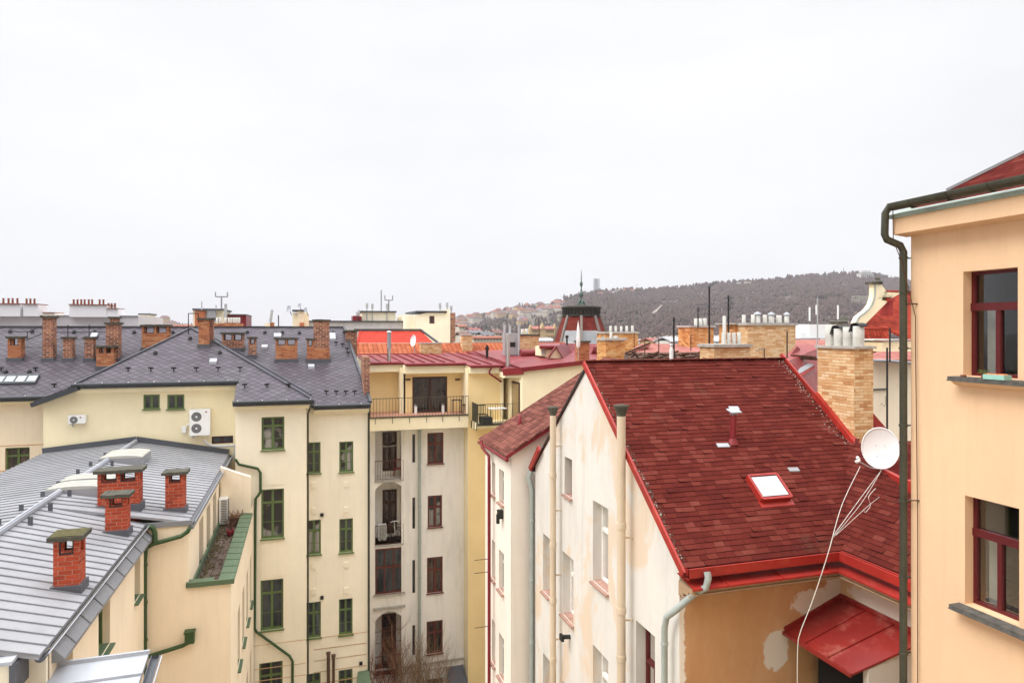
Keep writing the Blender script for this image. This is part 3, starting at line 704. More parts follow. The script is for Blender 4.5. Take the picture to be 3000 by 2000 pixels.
m.build('body', K['white'], t)
m = M()
for k in range(14): m.box(-3.0, -2.8, 27.985, 27.998, -7.34 + k * .063, -7.31 + k * .063); m.box(-2.779, -2.766, 28.05, 28.8, -7.34 + k * .063, -7.31 + k * .063)
m.build('grille', K['grey_fan'], t)
# flower pots on the terrace
t = thing('flower_pot', (-2.55, 26.6, -7.46), "small dark red flower pot on the terrace beside the green parapet", 'flower pot')
m = M(); m.lathe((-2.55, 26.6, -7.46), [(0, 0), (.10, 0), (.14, .24), (.12, .24), (.11, .18), (0, .18)], 12); m.build('pot', K['maroon'], t)
m = M()
for k in range(14): 
    a = random.uniform(0, 6.28); m.tube([(-2.55, 26.6, -7.28), (-2.55 + .1 * math.cos(a), 26.6 + .1 * math.sin(a), -7.1), (-2.55 + .2 * math.cos(a), 26.6 + .2 * math.sin(a), -7.0 + random.uniform(0, .12))], .008, 4)
m.build('stem', K['rust_iron'], t)
t = thing('planter', (-2.4, 27.9, -7.46), "weathered brown planter of dry plants at the far end of the terrace", 'planter')
m = M(); m.box(-2.7, -2.2, 27.75, 28.2, -7.46, -7.12); m.build('box', K['rust_iron'], t)
m = M()
for k in range(34):
    x, y = random.uniform(-2.68, -2.22), random.uniform(27.78, 28.18); m.tube([(x, y, -7.12), (x + random.uniform(-.1, .1), y + random.uniform(-.1, .1), -7.12 + random.uniform(.06, .24))], .009, 4)
m.build('stem', plain("dry_plant_stems", (.24, .12, .05), .9), t)
# white hose and black duct at the upper corner
m = M(); q = lambda x, y, Y=31.6: at_y(x, y, Y)
m.tube([q(600, 1288), q(607, 1300), q(625, 1306), q(660, 1306), q(692, 1304)], .05, 8)
m.tube([q(690, 1300), q(688, 1330), q(683, 1345), q(676, 1352), q(674, 1400)], .05, 8)
tag(m.build('pipe', K['galv']), "pale grey hose looping from the double air conditioner down the roof corner", 'pipe')
# ================================================================== HOUSE 2: near roof at the lower left
H2 = thing('house', (-4.6, 11, GZ), "near house at the bottom left corner with a light grey metal roof", 'house')
m = M(); m.slab([(-9, 14, -6.03), (-2.74, 14, -5.97), (-2.62, 8, -6.75), (-9, 8, -6.8)], .08)
for i, y in enumerate((13.35, 12.6, 11.8, 10.9, 10, 9)):
    zz = lambda x, y: -6.03 + (14 - y) * -.125 + .06 * (x + 9) / 6.3
    m.beam((-9, y, zz(-9, y) + .02), (-2.72, y, zz(-2.72, y) + .02), .02, .04)
m.beam((-9, 14, -6.0), (-2.72, 14, -5.94), .05, .07)
m.build('roof', K['zinc_light'], H2)
m = M(); m.box(-9, -2.9, 8, 13.95, GZ, -6.8); m.prism([(-2.9, 13.95, -6.8), (-2.9, 8, -6.8), (-2.9, 13.95, -6.1)], (-5.9, 0, 0)); m.build('wall', K['cream_pink'], H2)
m = M(); m.channel((-2.62, 14.0, -6.02), (-2.5, 8, -6.8), .075); m.tube([(-2.5, 13.9, -6.0), (-2.38, 8, -6.77)], .015, 5, 1)
m.build('gutter', [K['zinc_dark'], K['zinc_light']], H2)
m = M(); m.box(-9, -4.55, 12.95, 13.6, -6.3, -5.40, 0); m.box(-4.55, -4.22, 13.5, 13.66, -6.3, -5.5, 0); m.box(-9.05, -4.5, 12.86, 13.65, -5.40, -5.34, 1)
m.box(-9.05, -4.55, 12.8, 12.95, -5.98, -5.72, 1); m.box(-4.55, -4.47, 12.9, 13.62, -5.9, -5.42, 2)
m.build('parapet', [K['cream_pale'], K['zinc_light'], K['zinc_dark']], H2)
m = M(); m.tube([at_y(84, 1880, 13.75), at_y(82, 1915, 13.75), at_y(100, 1925, 13.75)], .05, 8); m.tube([at_y(95, 1930, 13.75), at_y(142, 1930, 13.8)], .06, 8, 1)
m.build('gutter_outlet', [K['bronze'], K['green_pipe']], H2)

# ================================================================== HOUSE 3: cream courtyard house with the slate roofs
H3 = thing('house', (-4, 34, GZ), "long cream courtyard house with grey diamond slate roofs and many brick chimneys", 'house')
w0, w1, w2, w3 = Wall('y', 34.0, -1), Wall('y', 32.0, -1), Wall('y', 30.5, -1), Wall('y', 31.2, -1)
def hp(w_, x0, x1, y0, y1): 
    a = w_.px(x0, y0); b = w_.px(x1, y1); return (a[0], b[0], b[1], a[1])
h0 = [hp(w0, 15, 87, 1312, 1392), hp(w0, -95, -30, 1312, 1392)]
h1 = [hp(w1, 420, 468, 1156, 1197), hp(w1, 490, 540, 1156, 1197), hp(w1, 620, 683, 1278, 1297)]
h2 = [hp(w2, 766, 833, 1222, 1315), hp(w2, 765, 832, 1434, 1573), hp(w2, 763, 830, 1700, 1839), hp(w2, 759, 828, 1943, 2080)]
h3 = [hp(w3, 900, 939, 1296, 1384), hp(w3, 899, 940, 1524, 1621), hp(w3, 898, 940, 1765, 1864), hp(w3, 898, 939, 1974, 2060),
      hp(w3, 994, 1035, 1294, 1380), hp(w3, 994, 1034, 1520, 1615), hp(w3, 993, 1033, 1755, 1855), hp(w3, 992, 1033, 1963, 2050)]
m = M()
wall_faces(m, w0, [(-26, GZ), (-9.9, GZ), (-9.9, -3.0), (-26, -3.0)], h0)
X1L = at_y(127, 1200, 32).x
m.build('wall', K['cream_pink'], H3)
m = M()
wall_faces(m, w1, [(X1L, GZ), (-2.74, GZ), (-2.74, -2.4), (-8.75, -2.4), (X1L, -3.0)], h1)
m.build('wall', K['cream'], H3)
m = M()
wall_faces(m, w2, [(-2.72, GZ), (.10, GZ), (.10, -3.1), (-2.72, -3.1)], h2)
m.face([(.10, 30.5, GZ), (.10, 31.3, GZ), (.10, 31.3, -3.1), (.10, 30.5, -3.1)]); m.face([(-2.72, 30.5, GZ), (-2.72, 32, GZ), (-2.72, 32, -2.9), (-2.72, 30.5, -2.9)])
m.box(-2.6, .05, 31.0, 38, GZ, -3.3)
m.build('wall', K['cream_pale'], H3)
m = M()
wall_faces(m, w3, [(.05, GZ), (2.80, GZ), (2.80, -3.45), (.05, -3.45)], h3)
m.face([(2.8, 31.2, GZ), (2.8, 45, GZ), (2.8, 45, -3.4), (2.8, 31.2, -3.4)])
m.box(-25, 2.7, 34.3, 44.5, GZ, -3.2)
m.build('wall', K['cream_pale'], H3)
for h in h0: window(H3, w0, h, 'green_frame', 'glass_warm', 'cross', sill='green_copper')
for h in h1[:2]: window(H3, w1, h, 'green_frame', 'glass', 'two', .12, sill='green_frame')
window(H3, w1, h1[2], 'dark_frame', 'glass', 'two', .12)
for k, h in enumerate(h2): window(H3, w2, h, 'green_frame', 'glass', 'cross', .2, .075, 'green_frame', bars=1, tr=.28)
for k, h in enumerate(h3): window(H3, w3, h, 'green_frame', 'glass', 'cross', .18, .065, 'green_frame', bars=1, tr=.32)
# cornices under the eaves
def cornice(w_, a0, a1, zt, h_=.26, pr=.34, mat='yellow_pale', par=H3):
    m = M(); pf = [(0, zt), (pr, zt), (pr, zt - h_ * .55), (pr * .62, zt - h_ * .62), (pr * .45, zt - h_), (0, zt - h_)]
    P = [w_.P(a0, z, d) for d, z in pf]; dv = w_.P(a1, zt, 0) - w_.P(a0, zt, 0); m.prism(P, dv); return m.build('cornice', K[mat], par)
cornice(w0, -26, -9.95, -2.92); cornice(w1, -8.9, -2.75, -2.30, .32, .34); cornice(w2, -2.78, .26, -3.05, .3); cornice(w3, .42, 2.78, -3.42, .3)
# roofs
m = M(); S = lambda *p: m.slab(p, .09)
pz = lambda Y: -2.18 + .5 * (Y - 31.6)
S((-8.8, 31.55, -2.2), (-2.7, 31.55, -2.2), (-2.7, 33.3, pz(33.3)), (-5.2, 36.05, .05))
S((-2.74, 30.05, -2.95), (.33, 30.05, -2.95), (-2.7, 33.3, pz(33.3) - .001), (-2.74, 33.3, pz(33.3) - .001))
m.build('roof', K['slate'], H3)
m = M(); S = lambda *p: m.slab(p, .09)
S((.33, 30.05, -2.95), (.33, 31.65, -2.95), (-5.2, 38.3, .05), (-5.2, 36.05, .05))
S((-8.8, 31.55, -2.2), (-5.2, 36.05, .05), (-5.2, 38.3, .05), (-8.8, 34.6, -2.2))
S((-8.8, 31.55, -2.2), (-8.8, 34.6, -2.2), (-10.35, 33.9, -2.88), (-10.35, 31.75, -2.88))
S((-26, 33.55, -2.82), (-9.9, 33.55, -2.82), (-4.6, 38.5, .12), (-26, 38.5, .12))
m.build('roof', K['slate'], H3)
m = M(); S = lambda *p: m.slab(p, .09)
S((.2, 30.85, -3.28), (2.84, 30.85, -3.28), (2.1, 38.5, .12), (-5.0, 38.5, .12), (-.6, 31.8, -2.86))
S((-26, 38.5, .12), (2.1, 38.5, .12), (2.1, 45, -3), (-26, 45, -3))
m.build('roof', K['slate'], H3)
# hip lines, ridge caps
m = M()
m.beam((-8.8, 31.55, -2.16), (-5.2, 36.05, .09), .07, .05, 1); m.beam((.33, 30.05, -2.91), (-5.2, 36.05, .09), .07, .05, 1)
m.beam((.33, 31.65, -2.90), (-5.2, 38.3, .09), .07, .06, 1)
m.beam((-26, 38.5, .15), (2.1, 38.5, .15), .16, .05, 0)
m.beam((2.84, 30.85, -3.22), (2.1, 38.5, .17), .12, .10, 0)
m.beam((-8.7, 31.5, -2.36), (-10.4, 31.7, -3.02), .22, .18, 0)
m.build('ridge_flashing', [K['slate_trim'], K['zinc_dark']], H3)
m = M()
for (p, q) in (((-26, 33.45, -2.86), (-10.3, 33.45, -2.86)), ((-8.95, 31.45, -2.24), (-2.68, 31.45, -2.24)), ((-2.78, 29.95, -2.99), (.42, 29.95, -2.99)), ((.40, 30.75, -3.33), (2.84, 30.75, -3.33))):
    m.tube([p, q], .08, 10); m.box(p[0], q[0], p[1] + .04, p[1] + .14, p[2] - .16, p[2] + .07)
m.build('gutter', K['slate_trim'], H3)
for k, (xa, xb, Y, z) in enumerate(((-15, -10.4, 33.36, -2.8), (-8.8, -2.8, 31.36, -2.18), (-2.6, .3, 29.86, -2.93), (.5, 2.7, 30.66, -3.27))):
    x = xa
    while x < xb: m = M(); m.box(x, x + .035, Y - .01, Y + .02, z, z + .04); m.build('gutter_clip', K['white'], H3); x += .95
# downpipes
m = M(); m.tube([(.30, 30.1, -3.1), (.24, 30.45, -3.4), (.17, 30.6, -3.6), (.17, 30.6, GZ)], .04, 8); m.tube([(2.72, 30.9, -3.4), (2.78, 31.08, -3.6), (2.78, 31.08, GZ)], .05, 8)
m.build('downpipe', K['bronze'], H3)
m = M(); q = lambda x, y: at_y(x, y, 30.38)
m.tube([at_y(690, 1345, 30.3), q(700, 1360), q(755, 1372), q(763, 1384), q(763, 1440), q(757, 1450), q(749, 1460), q(748, 1500), q(746, 1840), q(752, 1850), q(848, 1920), q(857, 1936), q(857, 2300)], .055, 8)
m.build('downpipe', K['green_pipe'], H3)
m = M(); q = lambda x, y: at_y(x, y, 30.9)
m.tube([q(962, 1915), q(962, 2300)], .07, 8); m.tube([q(977, 1922), q(977, 2300)], .06, 8)
for x, y in ((962, 1913), (977, 1920)): p = q(x, y); m.lathe((p.x, p.y, p.z - .05), [(.09, 0), (.1, .1), (0, .12)], 10)
m.build('vent_pipe', K['rust_iron'], H3)
# raised panels, pads and string courses on the plaster
for (w_, x0, x1, y0, y1) in ((w2, 763, 832, 1592, 1686), (w2, 766, 833, 1325, 1418), (w3, 994, 1036, 1398, 1510), (w3, 994, 1034, 1630, 1742)):
    h = hp(w_, x0, x1, y0, y1); m = M(); w_.box(m, h[0], h[1], h[2], h[3], -.01, .015); m.build('relief_panel', K['cream_pale'], H3)
for (x, ys) in ((919, (1419, 1494, 1655, 1731)), (1014, (1417, 1491, 1652, 1727))):
    for y in ys: 
        h = hp(w3, x - 6.5, x + 6.5, y - 7, y + 8); m = M(); w3.box(m, h[0], h[1], h[2], h[3], .0, .055); m.build('relief_pad', K['cream_pale'], H3)
m = M()
for k, z in enumerate((-13.55, -14.05, -14.55, -15.05, -15.55)):
    if k != 0: m.box(.42, 2.7, 31.19, 31.225, z, z + .02)
    if k != 1: m.box(-2.66, .08, 30.49, 30.525, z + .3, z + .32)
    m.box(.42, 2.7, 31.185, 31.2, z - .0, z + .02)
m.build('string_course', K['tan_plain'], H3)
m = M()
for z in (-4.95, -6.0): m.box(-26, -10.3, 33.985, 34.0, z, z + .03)
m.build('string_course', K['tan_plain'], H3)
for (x, y) in ((943, 1506), (943, 1748), (1057, 1940)):
    m = M(); p = at_y(x, y, 31.2); m.box(p.x - .07, p.x + .07, 31.12, 31.2, p.z - .08, p.z + .06); m.build('wall_vent', K['black'], H3)
# roof chimneys
PF = (0, -.5, 1); P0 = (0, 31.6, -2.18)                       # wing plane
kL = 2.94 / 4.95; kR = 3.4 / 7.65
def chim(x0, x1, yt, yb, plane, dep, mat='brick_old', op=0, slots=1, cap='concrete', label=None, drop=.8):
    if plane == 'wing': p = at_pl((x0 + x1) / 2, yb, P0, PF)
    elif plane == 'left': p = at_pl((x0 + x1) / 2, yb, (0, 33.55, -2.82), (0, -kL, 1))
    else: p = at_pl((x0 + x1) / 2, yb, (0, 30.85, -3.28), (0, -kR, 1))
    Y = p.y; a, b = at_y(x0, yb, Y), at_y(x1, yt, Y)
    return chimney(H3, a.x, b.x, Y, Y + dep, p.z - drop, b.z, mat, cap, .07, .09, op, (p.z - .05, .2), None, 'pot', label, slots=slots)
chim(22, 61, 991, 1058, 'left', .5, 'brick_orange', .32)
chim(124, 155, 931, 1058, 'left', .5)
chim(184, 212, 992, 1058, 'left', .45); chim(247, 273, 992, 1058, 'left', .45)
chim(310, 347, 950, 1058, 'left', .6); chim(322, 344, 933, 1050, 'left', .45)
chim(282, 332, 1018, 1082, 'left', .55, 'brick_orange', .25, 2)
chim(415, 494, 956, 1028, 'left', .6, 'brick_orange', .32, 2)
chim(582, 612, 937, 1018, 'wing', .55, 'brick_orange'); chim(612, 624, 937, 1005, 'wing', .4)
chim(650, 714, 979, 1028, 'right', .5, 'brick_old', .3, 2)
chim(728, 750, 992, 1048, 'right', .45, 'brick_old', .26, drop=1.2)
chim(807, 871, 994, 1060, 'right', .5, 'brick_orange', .28, 2)
chim(899, 919, 996, 1060, 'right', .5, 'brick_orange', .3); chim(919, 965, 941, 1060, 'right', .7)
chim(899.5, 966, 1020, 1061, 'right', .55, 'brick_orange', 0, cap=None)
# brick fire wall at the right end
m = M(); p = at_y(1066, 1140, 31.6); q_ = at_y(1084, 1045, 31.6); m.box(p.x, q_.x, 31.6, 33.2, -3.6, q_.z)
p = at_y(1014, 1010, 36.8); q_ = at_y(1046, 971, 36.8); m.box(p.x, q_.x, 36.8, 38.2, -2, q_.z)
o = m.build('fire_wall', K['brick_old'], H3)
m = M(); m.box(p.x - .1, q_.x + .1, 36.7, 38.3, q_.z, q_.z + .08); m.build('cap', K['concrete'], o)
# snow guards, roof vents, hatches, rooflight
m = M()
def on(pl, x, y):
    return at_pl(x, y, *{'wing': (P0, PF), 'left': ((0, 33.55, -2.82), (0, -kL, 1)), 'right': ((0, 30.85, -3.28), (0, -kR, 1))}[pl])
for pl, pts in (('wing', [(375, 1087), (442, 1087), (509, 1087), (575, 1086), (639, 1085), (703, 1085), (717, 1135), (782, 1135), (845, 1134)]), ('right', [(956, 1154), (985, 1154), (1013, 1154), (1039, 1154), (985, 1010), (1004, 1015), (1017, 1028), (1020, 1040)]), ('left', [(3, 1086), (104, 1086), (159, 1134)])):
    for x, y in pts:
        m = M(); p = on(pl, x, y); m.box(p.x - .10, p.x + .10, p.y - .02, p.y + .02, p.z + .10, p.z + .17); m.box(p.x - .02, p.x + .02, p.y - .02, p.y + .05, p.z - .05, p.z + .12); m.build('snow_guard', K['black'], H3)
for pl, pts in (('left', [(30, 973), (94, 973), (156, 973), (217, 974), (277, 974), (393, 975), (506, 975), (17, 1091), (86, 1091)]), ('wing', [(557, 993), (455, 1036), (644, 1035)]), ('right', [(724, 975), (776, 976), (827, 976), (877, 977), (976, 977)])):
    for x, y in pts: m = M(); p = on(pl, x, y); m.lathe((p.x, p.y, p.z - .05), [(.10, 0), (.09, .12), (.02, .2), (0, .2)], 8); m.build('roof_vent', K['black'], H3)
for pl, x0, x1, y0, y1 in (('left', 263, 288, 980, 994), ('right', 802, 824, 982, 991), ('right', 967, 982, 981, 998), ('right', 766, 784, 1016, 1023), ('wing', 613, 636, 1057, 1067), ('right', 903, 921, 1073, 1081)):
    a, b = on(pl, x0, y1), on(pl, x1, y0); k = {'wing': .5, 'left': kL, 'right': kR}[pl]
    m = M(); m.prism([(a.x, a.y, a.z + .12), (b.x, a.y, a.z + .12), (b.x, b.y, b.z + .12), (a.x, b.y, b.z + .12)], (0, 0, -.2)); m.build('roof_hatch', K['zinc_light'], H3)
m = M(); a, b = on('left', -60, 1130), on('left', 118, 1100)
m.prism([(a.x, a.y, a.z + .1), (b.x, a.y, a.z + .1), (b.x, b.y, b.z + .1), (a.x, b.y, b.z + .1)], (0, 0, -.2), 0)
n = 5
for i in range(n):
    xa = a.x + (b.x - a.x) * (i + .1) / n; xb = a.x + (b.x - a.x) * (i + .9) / n
    m.face([(xa, a.y + .08, a.z + .16), (xb, a.y + .08, a.z + .16), (xb, b.y - .08, b.z + .05), (xa, b.y - .08, b.z + .05)], 1)
m.build('rooflight', [K['slate_trim'], K['glass_sky']], H3)
m = M()                                                                # handrail wires along the left roof
L = [(60, 972), (80, 972), (125, 952)]
for zz in (957, 973, 994): 
    p, q_ = at_y(155, zz, 37), at_y(312, zz, 37); m.tube([p, q_], .018, 4)
for x in (199, 261): m.tube([at_y(x, 951, 37), at_y(x, 994, 37)], .02, 4)
m.build('roof_rail', K['black'], H3); m = M(); m.tube([at_y(30, 971, 37), at_y(80, 972, 37), at_y(125, 954, 36.5)], .02, 4); m.tube([at_y(66, 995, 37), at_y(80, 995, 37), at_y(125, 976, 36.5)], .02, 4); m.tube([at_y(80, 972, 37), at_y(80, 995, 37)], .02, 4); m.build('roof_rail', K['black'], H3); m = M()
m.tube([at_y(65, 1017, 36), at_y(125, 1018, 36)], .015, 4)
m.build('roof_rail', K['black'], H3); m = M()
for (a_, b_) in (((552, 980), (552, 918)), ((552, 918), (581, 918)), ((581, 918), (581, 945))): m.tube([at_y(*a_, 34.5), at_y(*b_, 34.5)], .02, 4)
m.build('roof_rail', K['black'], H3)
# air conditioners on the yellow wall
a, b = at_y(199, 1244, 31.7), at_y(250, 1215, 31.7)
AW, AH = b.x - a.x, b.z - a.z
t, f_, bx_ = ac_unit((a.x, 31.7, a.z), AW, AH, .27, 'y-', [(AW * .33, AH * .5, AH * .38)], "small single fan air conditioner high on the cream wall at the left")
m = M(); m.box(a.x + AW * .68, a.x + AW * .76, 31.69, 31.699, a.z + AH * .68, a.z + AH * .8); m.build('badge', K['maroon'], t)
a, b = at_y(555, 1279, 31.6), at_y(615, 1198, 31.6)
AW, AH = b.x - a.x, b.z - a.z
t, f_, bx_ = ac_unit((a.x, 31.6, a.z), AW, AH, .36, 'y-', [(AW * .34, AH * .73, AW * .25), (AW * .34, AH * .30, AW * .25)], "tall white air conditioner with two fans one above the other on the cream wall")
m = M(); m.box(a.x + AW * .78, a.x + AW * .85, 31.59, 31.599, a.z + AH * .88, a.z + AH * .93); m.build('badge', K['maroon'], t)
m = M(); m.box(a.x - .33, a.x - .17, 31.82, 31.98, a.z + .15, a.z + .42); m.tube([(a.x - .2, 31.9, a.z + .35), (a.x - .1, 31.9, a.z + .5), (a.x, 31.85, a.z + .5)], .03, 6)
tag(m.build('junction_box', K['white']), "small pale junction box on the cream wall left of the tall air conditioner", 'junction box')
# ================================================================== HOUSE 4: white loggia house with yellow roof terraces
H4 = thing('house', (5.5, 38, GZ), "tall white and yellow house with stacked loggias, roof terraces and a red tin roof", 'house')
wm, wd, wlft, wy = Wall('y', 36.0, -1), Wall('y', 37.3, -1), Wall('y', 38.0, -1), Wall('y', 35.1, -1)
XA, XB = 2.85, 8.27
lg = [hp(wm, 1099, 1181, 1262, 1402), hp(wm, 1099, 1181, 1411, 1589), hp(wm, 1099, 1181, 1608, 1732), hp(wm, 1099, 1181, 1795, 1968)]
sl = [hp(wm, 1208, 1216, a, b) for a, b in ((1272, 1354), (1457, 1547), (1640, 1735), (1831, 1917))]
rw = [hp(wm, 1252, 1299, 1268, 1356), hp(wm, 1253, 1295, 1452, 1541), hp(wm, 1251, 1297, 1633, 1732), hp(wm, 1250, 1297, 1820, 1909), hp(wm, 1250, 1297, 1990, 2080)]
m = M(); ZT = at_y(1220, 1240, 36).z
holes = [h + (1.3,) for h in lg[:2] + lg[3:]] + [lg[2]] + sl + rw
wall_faces(m, wm, [(XA, GZ), (XB, GZ), (XB, ZT), (XA, ZT)], holes, .2)
for h in (lg[0], lg[1], lg[3]):                                        # loggia back walls
    m.face([wm.P(h[0], h[2], -1.3), wm.P(h[1], h[2], -1.3), wm.P(h[1], h[3], -1.3), wm.P(h[0], h[3], -1.3)])
for h in (lg[1], lg[3]):                                               # segmental arches
    g = 12; r_ = .42
    for i in range(g):
        xa = h[0] + (h[1] - h[0]) * i / g; xb = h[0] + (h[1] - h[0]) * (i + 1) / g
        za = h[3] - r_ * (2 * i / g - 1) ** 2; zb = h[3] - r_ * (2 * (i + 1) / g - 1) ** 2
        m.prism([(xa, 35.998, h[3] + .01), (xb, 35.998, h[3] + .01), (xb, 35.998, zb - .005), (xa, 35.998, za - .005)], (0, .3, 0))
m.box(XA, XB, 38.1, 44, GZ, at_y(1220, 1230, 36).z)
wm.box(m, XA, XA + .28, GZ, ZT - .02, 0, .06); wm.box(m, 4.9, 4.98, GZ, ZT - .02, 0, .05)
m.build('wall', K['white_old'], H4)
m = M(); z_ = at_y(1200, 1947, 36).z; wm.box(m, XA, XB - .01, z_ - .04, z_ + .03, 0, .10); wm.box(m, XA, XB - .01, z_ - .4, z_ - .36, 0, .04)
h = lg[2]; wm.box(m, h[0] - .1, h[1] + .1, h[2] - .08, h[2] - .01, 0, .12); h = lg[3]; wm.box(m, h[0] - .1, h[1] + .1, h[3] + .18, h[3] + .28, 0, .14)
m.build('ledge', K['concrete_l'], H4)
# loggia doors and railings
for k, (x0, x1, y0, y1) in enumerate(((1121, 1162, 1266, 1377), (1121, 1162, 1435, 1559), (1118, 1160, 1800, 1950))):
    wb_ = Wall('y', 37.25, -1); h = hp(wb_, x0, x1, y0, y1); li = (0, 1, 3)[k]; h = (h[0], h[1], max(h[2], lg[li][2] + .02), min(h[3], lg[li][3] - .05))
    window(H4, wb_, h, 'dark_frame', 'glass_warm', 'cross', .08, .1, name='door')
window(H4, wm, lg[2], 'brown_frame', 'glass', 'trans', .12, .09, 'brown_frame', tr=.42, name='window')
m = M(); h = lg[2]; wm.box(m, h[0] + .45, h[0] + .52, h[2], h[3], -.1, -.03); wm.box(m, h[1] - .52, h[1] - .45, h[2], h[3], -.1, -.03)
for f0 in (.06, .72): wm.box(m, h[0] + (h[1] - h[0]) * f0, h[0] + (h[1] - h[0]) * (f0 + .2), h[2] + .1, h[3] - .1, -.085, -.075, 1)
m.build('loggia_glazing', [K['brown_frame'], K['curtain']], H4)
def railing(m, p, q, z0, z1, sp=.12, r=.009, top=.018):
    p, q = Vector(p), Vector(q); L = (q - p).length; n = max(2, int(L / sp))
    for i in range(n + 1):
        c = p.lerp(q, i / n); m.beam((c.x, c.y, z0), (c.x, c.y, z1), r * 2, r * 2)
    for z, t_ in ((z0 + .03, .012), (z1, top)): m.beam((p.x, p.y, z), (q.x, q.y, z), t_ * 2, t_ * 1.4)
for k in (0, 1, 3):
    h = lg[k]; m = M(); railing(m, (h[0], 36.0 - .03, 0), (h[1], 36.0 - .03, 0), h[2] + .02, h[2] + 1.0, .13, .007)
    if k == 3:
        for zz in (1.7, 2.3): m.beam((h[0], 35.97, h[2] + zz), (h[1], 35.97, h[2] + zz), .02, .02)
    m.build('loggia_railing', K['rust_iron'], H4)
    m = M(); wm.box(m, h[0] - .02, h[1] + .02, h[2] - .1, h[2] + .0, -1.29, .06); m.build('loggia_floor', K['concrete_l'], H4)
for h in sl: window(H4, wm, h, 'dark_frame', 'glass', 'one', .1, .03)
for h in rw: window(H4, wm, h, 'brown_frame', 'glass_warm', 'cross', .12, .085, 'brown_frame', tr=.36)
m = M(); a = at_y(1229, 1262, 35.85); m.tube([(a.x, 35.85, a.z), (a.x, 35.85, GZ)], .075, 10); m.lathe((a.x, 35.85, a.z), [(.1, -.1), (.1, .05), (0, .08)], 10)
z = a.z - 2
while z > -18: m.tube([(a.x, 35.85, z), (a.x, 35.85, z - .06)], .095, 10); z -= 1.9
m.build('vent_pipe', K['greypipe'], H4)
# terrace slab and upper storey
ZS = at_y(1220, 1222, 34.9).z; YT = 34.95; XC = at_y(1085, 1230, YT).x; XD = 8.27
m = M(); m.box(XC - .05, XD, YT, 38, ZS - .62, ZS); 
m.build('terrace_slab', K['yellow_pale'], H4)
m = M(); m.box(XC - .08, XD, YT - .04, YT + .2, ZS, ZS + .04); m.build('slab_edge_trim', K['bronze'], H4)
m = M(); m.box(XC, XD, YT + .2, 38, ZS + .003, ZS + .02); m.build('terrace_floor', plain("terracotta_terrace_tile", (.50, .26, .18), .8), H4)
ZR = at_y(1170, 1078, 36.3).z
wd = Wall('y', 36.6, -1); XS = at_y(1182, 1100, 36.6).x
dh = hp(wd, 1208, 1310, 1104, 1214); dh = (dh[0], dh[1], ZS + .02, dh[3])
m = M(); wall_faces(m, wd, [(XS, ZS), (XD + .1, ZS), (XD + .1, ZR), (XS, ZR)], [dh], .12)
m.box(XS, XS + .1, 36.6, 37.7, ZS, ZR)
m.box(XC, XS, 37.6, 37.8, ZS, ZR + .1); m.box(XS, 8.2, 37.4, 42.3, ZS, ZR)
m.build('wall', K['yellow'], H4)
m = M(); m.box(XS - .18, XS, 36.55, 37.7, ZS, ZR); m.build('lit_side_pier', K['yellow_pale'], H4)  # left side of the door wall, painted paler as if lit
w_ = window(H4, wd, dh, 'dark_frame', 'glass_door', 'two', .1, .1, name='terrace_door')
m = M(); c = dh[0] + (dh[1] - dh[0]) * .63; m.face([wd.P(c, dh[2] + .15, -.055), wd.P(dh[1] - .12, dh[2] + .15, -.055), wd.P(dh[1] - .12, dh[3] - .1, -.055), wd.P(c, dh[3] - .1, -.055)])
m.build('blind', plain("grey_door_blind", (.16, .14, .10), .4), w_)
m = M()
for x in (1195, 1340): p = at_y(x, 1111, 36.6); m.box(p.x - .13, p.x + .13, 36.5, 36.6, p.z - .04, p.z + .04)
m.build('wall_lamp', K['dark_frame'], H4)
m = M(); railing(m, (XC, YT + .05, 0), (XD, YT + .05, 0), ZS + .04, ZS + 1.0, .155, .008); railing(m, (XC, YT + .05, 0), (XC, 37.5, 0), ZS + .04, ZS + 1.0, .1, .012)
for x in (1100, 1150, 1200, 1250, 1297, 1345): p = at_y(x, 1240, YT - .02); m.box(p.x - .012, p.x + .012, YT - .03, YT - .005, ZS - .28, ZS + .04)
m.build('terrace_railing', K['bronze'], H4)
# right-hand yellow block with the corner balcony
XE = at_y(1472, 1100, 35.1).x
wy = Wall('y', 35.1, -1); wyl = Wall('x', 8.28, -1)
ZR2 = at_y(1420, 1078, 35.1).z
m = M(); m.face([wy.P(8.28, GZ), wy.P(XE, GZ), wy.P(XE, ZR2), wy.P(8.28, ZR2)])
m.box(XE, XE + .05, 35.1, 37, -6, ZR2)
m.face([wy.P(XE, GZ), wy.P(12.5, GZ), wy.P(12.5, -5), wy.P(XE, -5)])
m.box(8.35, 12, 37, 44, GZ, ZR2 - .4)
m.build('wall', K['yellow'], H4)
m = M(); m.face([(8.279, 35.1, GZ), (8.279, 38, GZ), (8.279, 38, ZR2), (8.279, 35.1, ZR2)])  # left face of the block painted paler than its front, as if lit
m.box(XE - .15, XE + .02, 34.97, 35.09, -5.2, ZR2); m.build('lit_side_pier', K['yellow_pale'], H4)
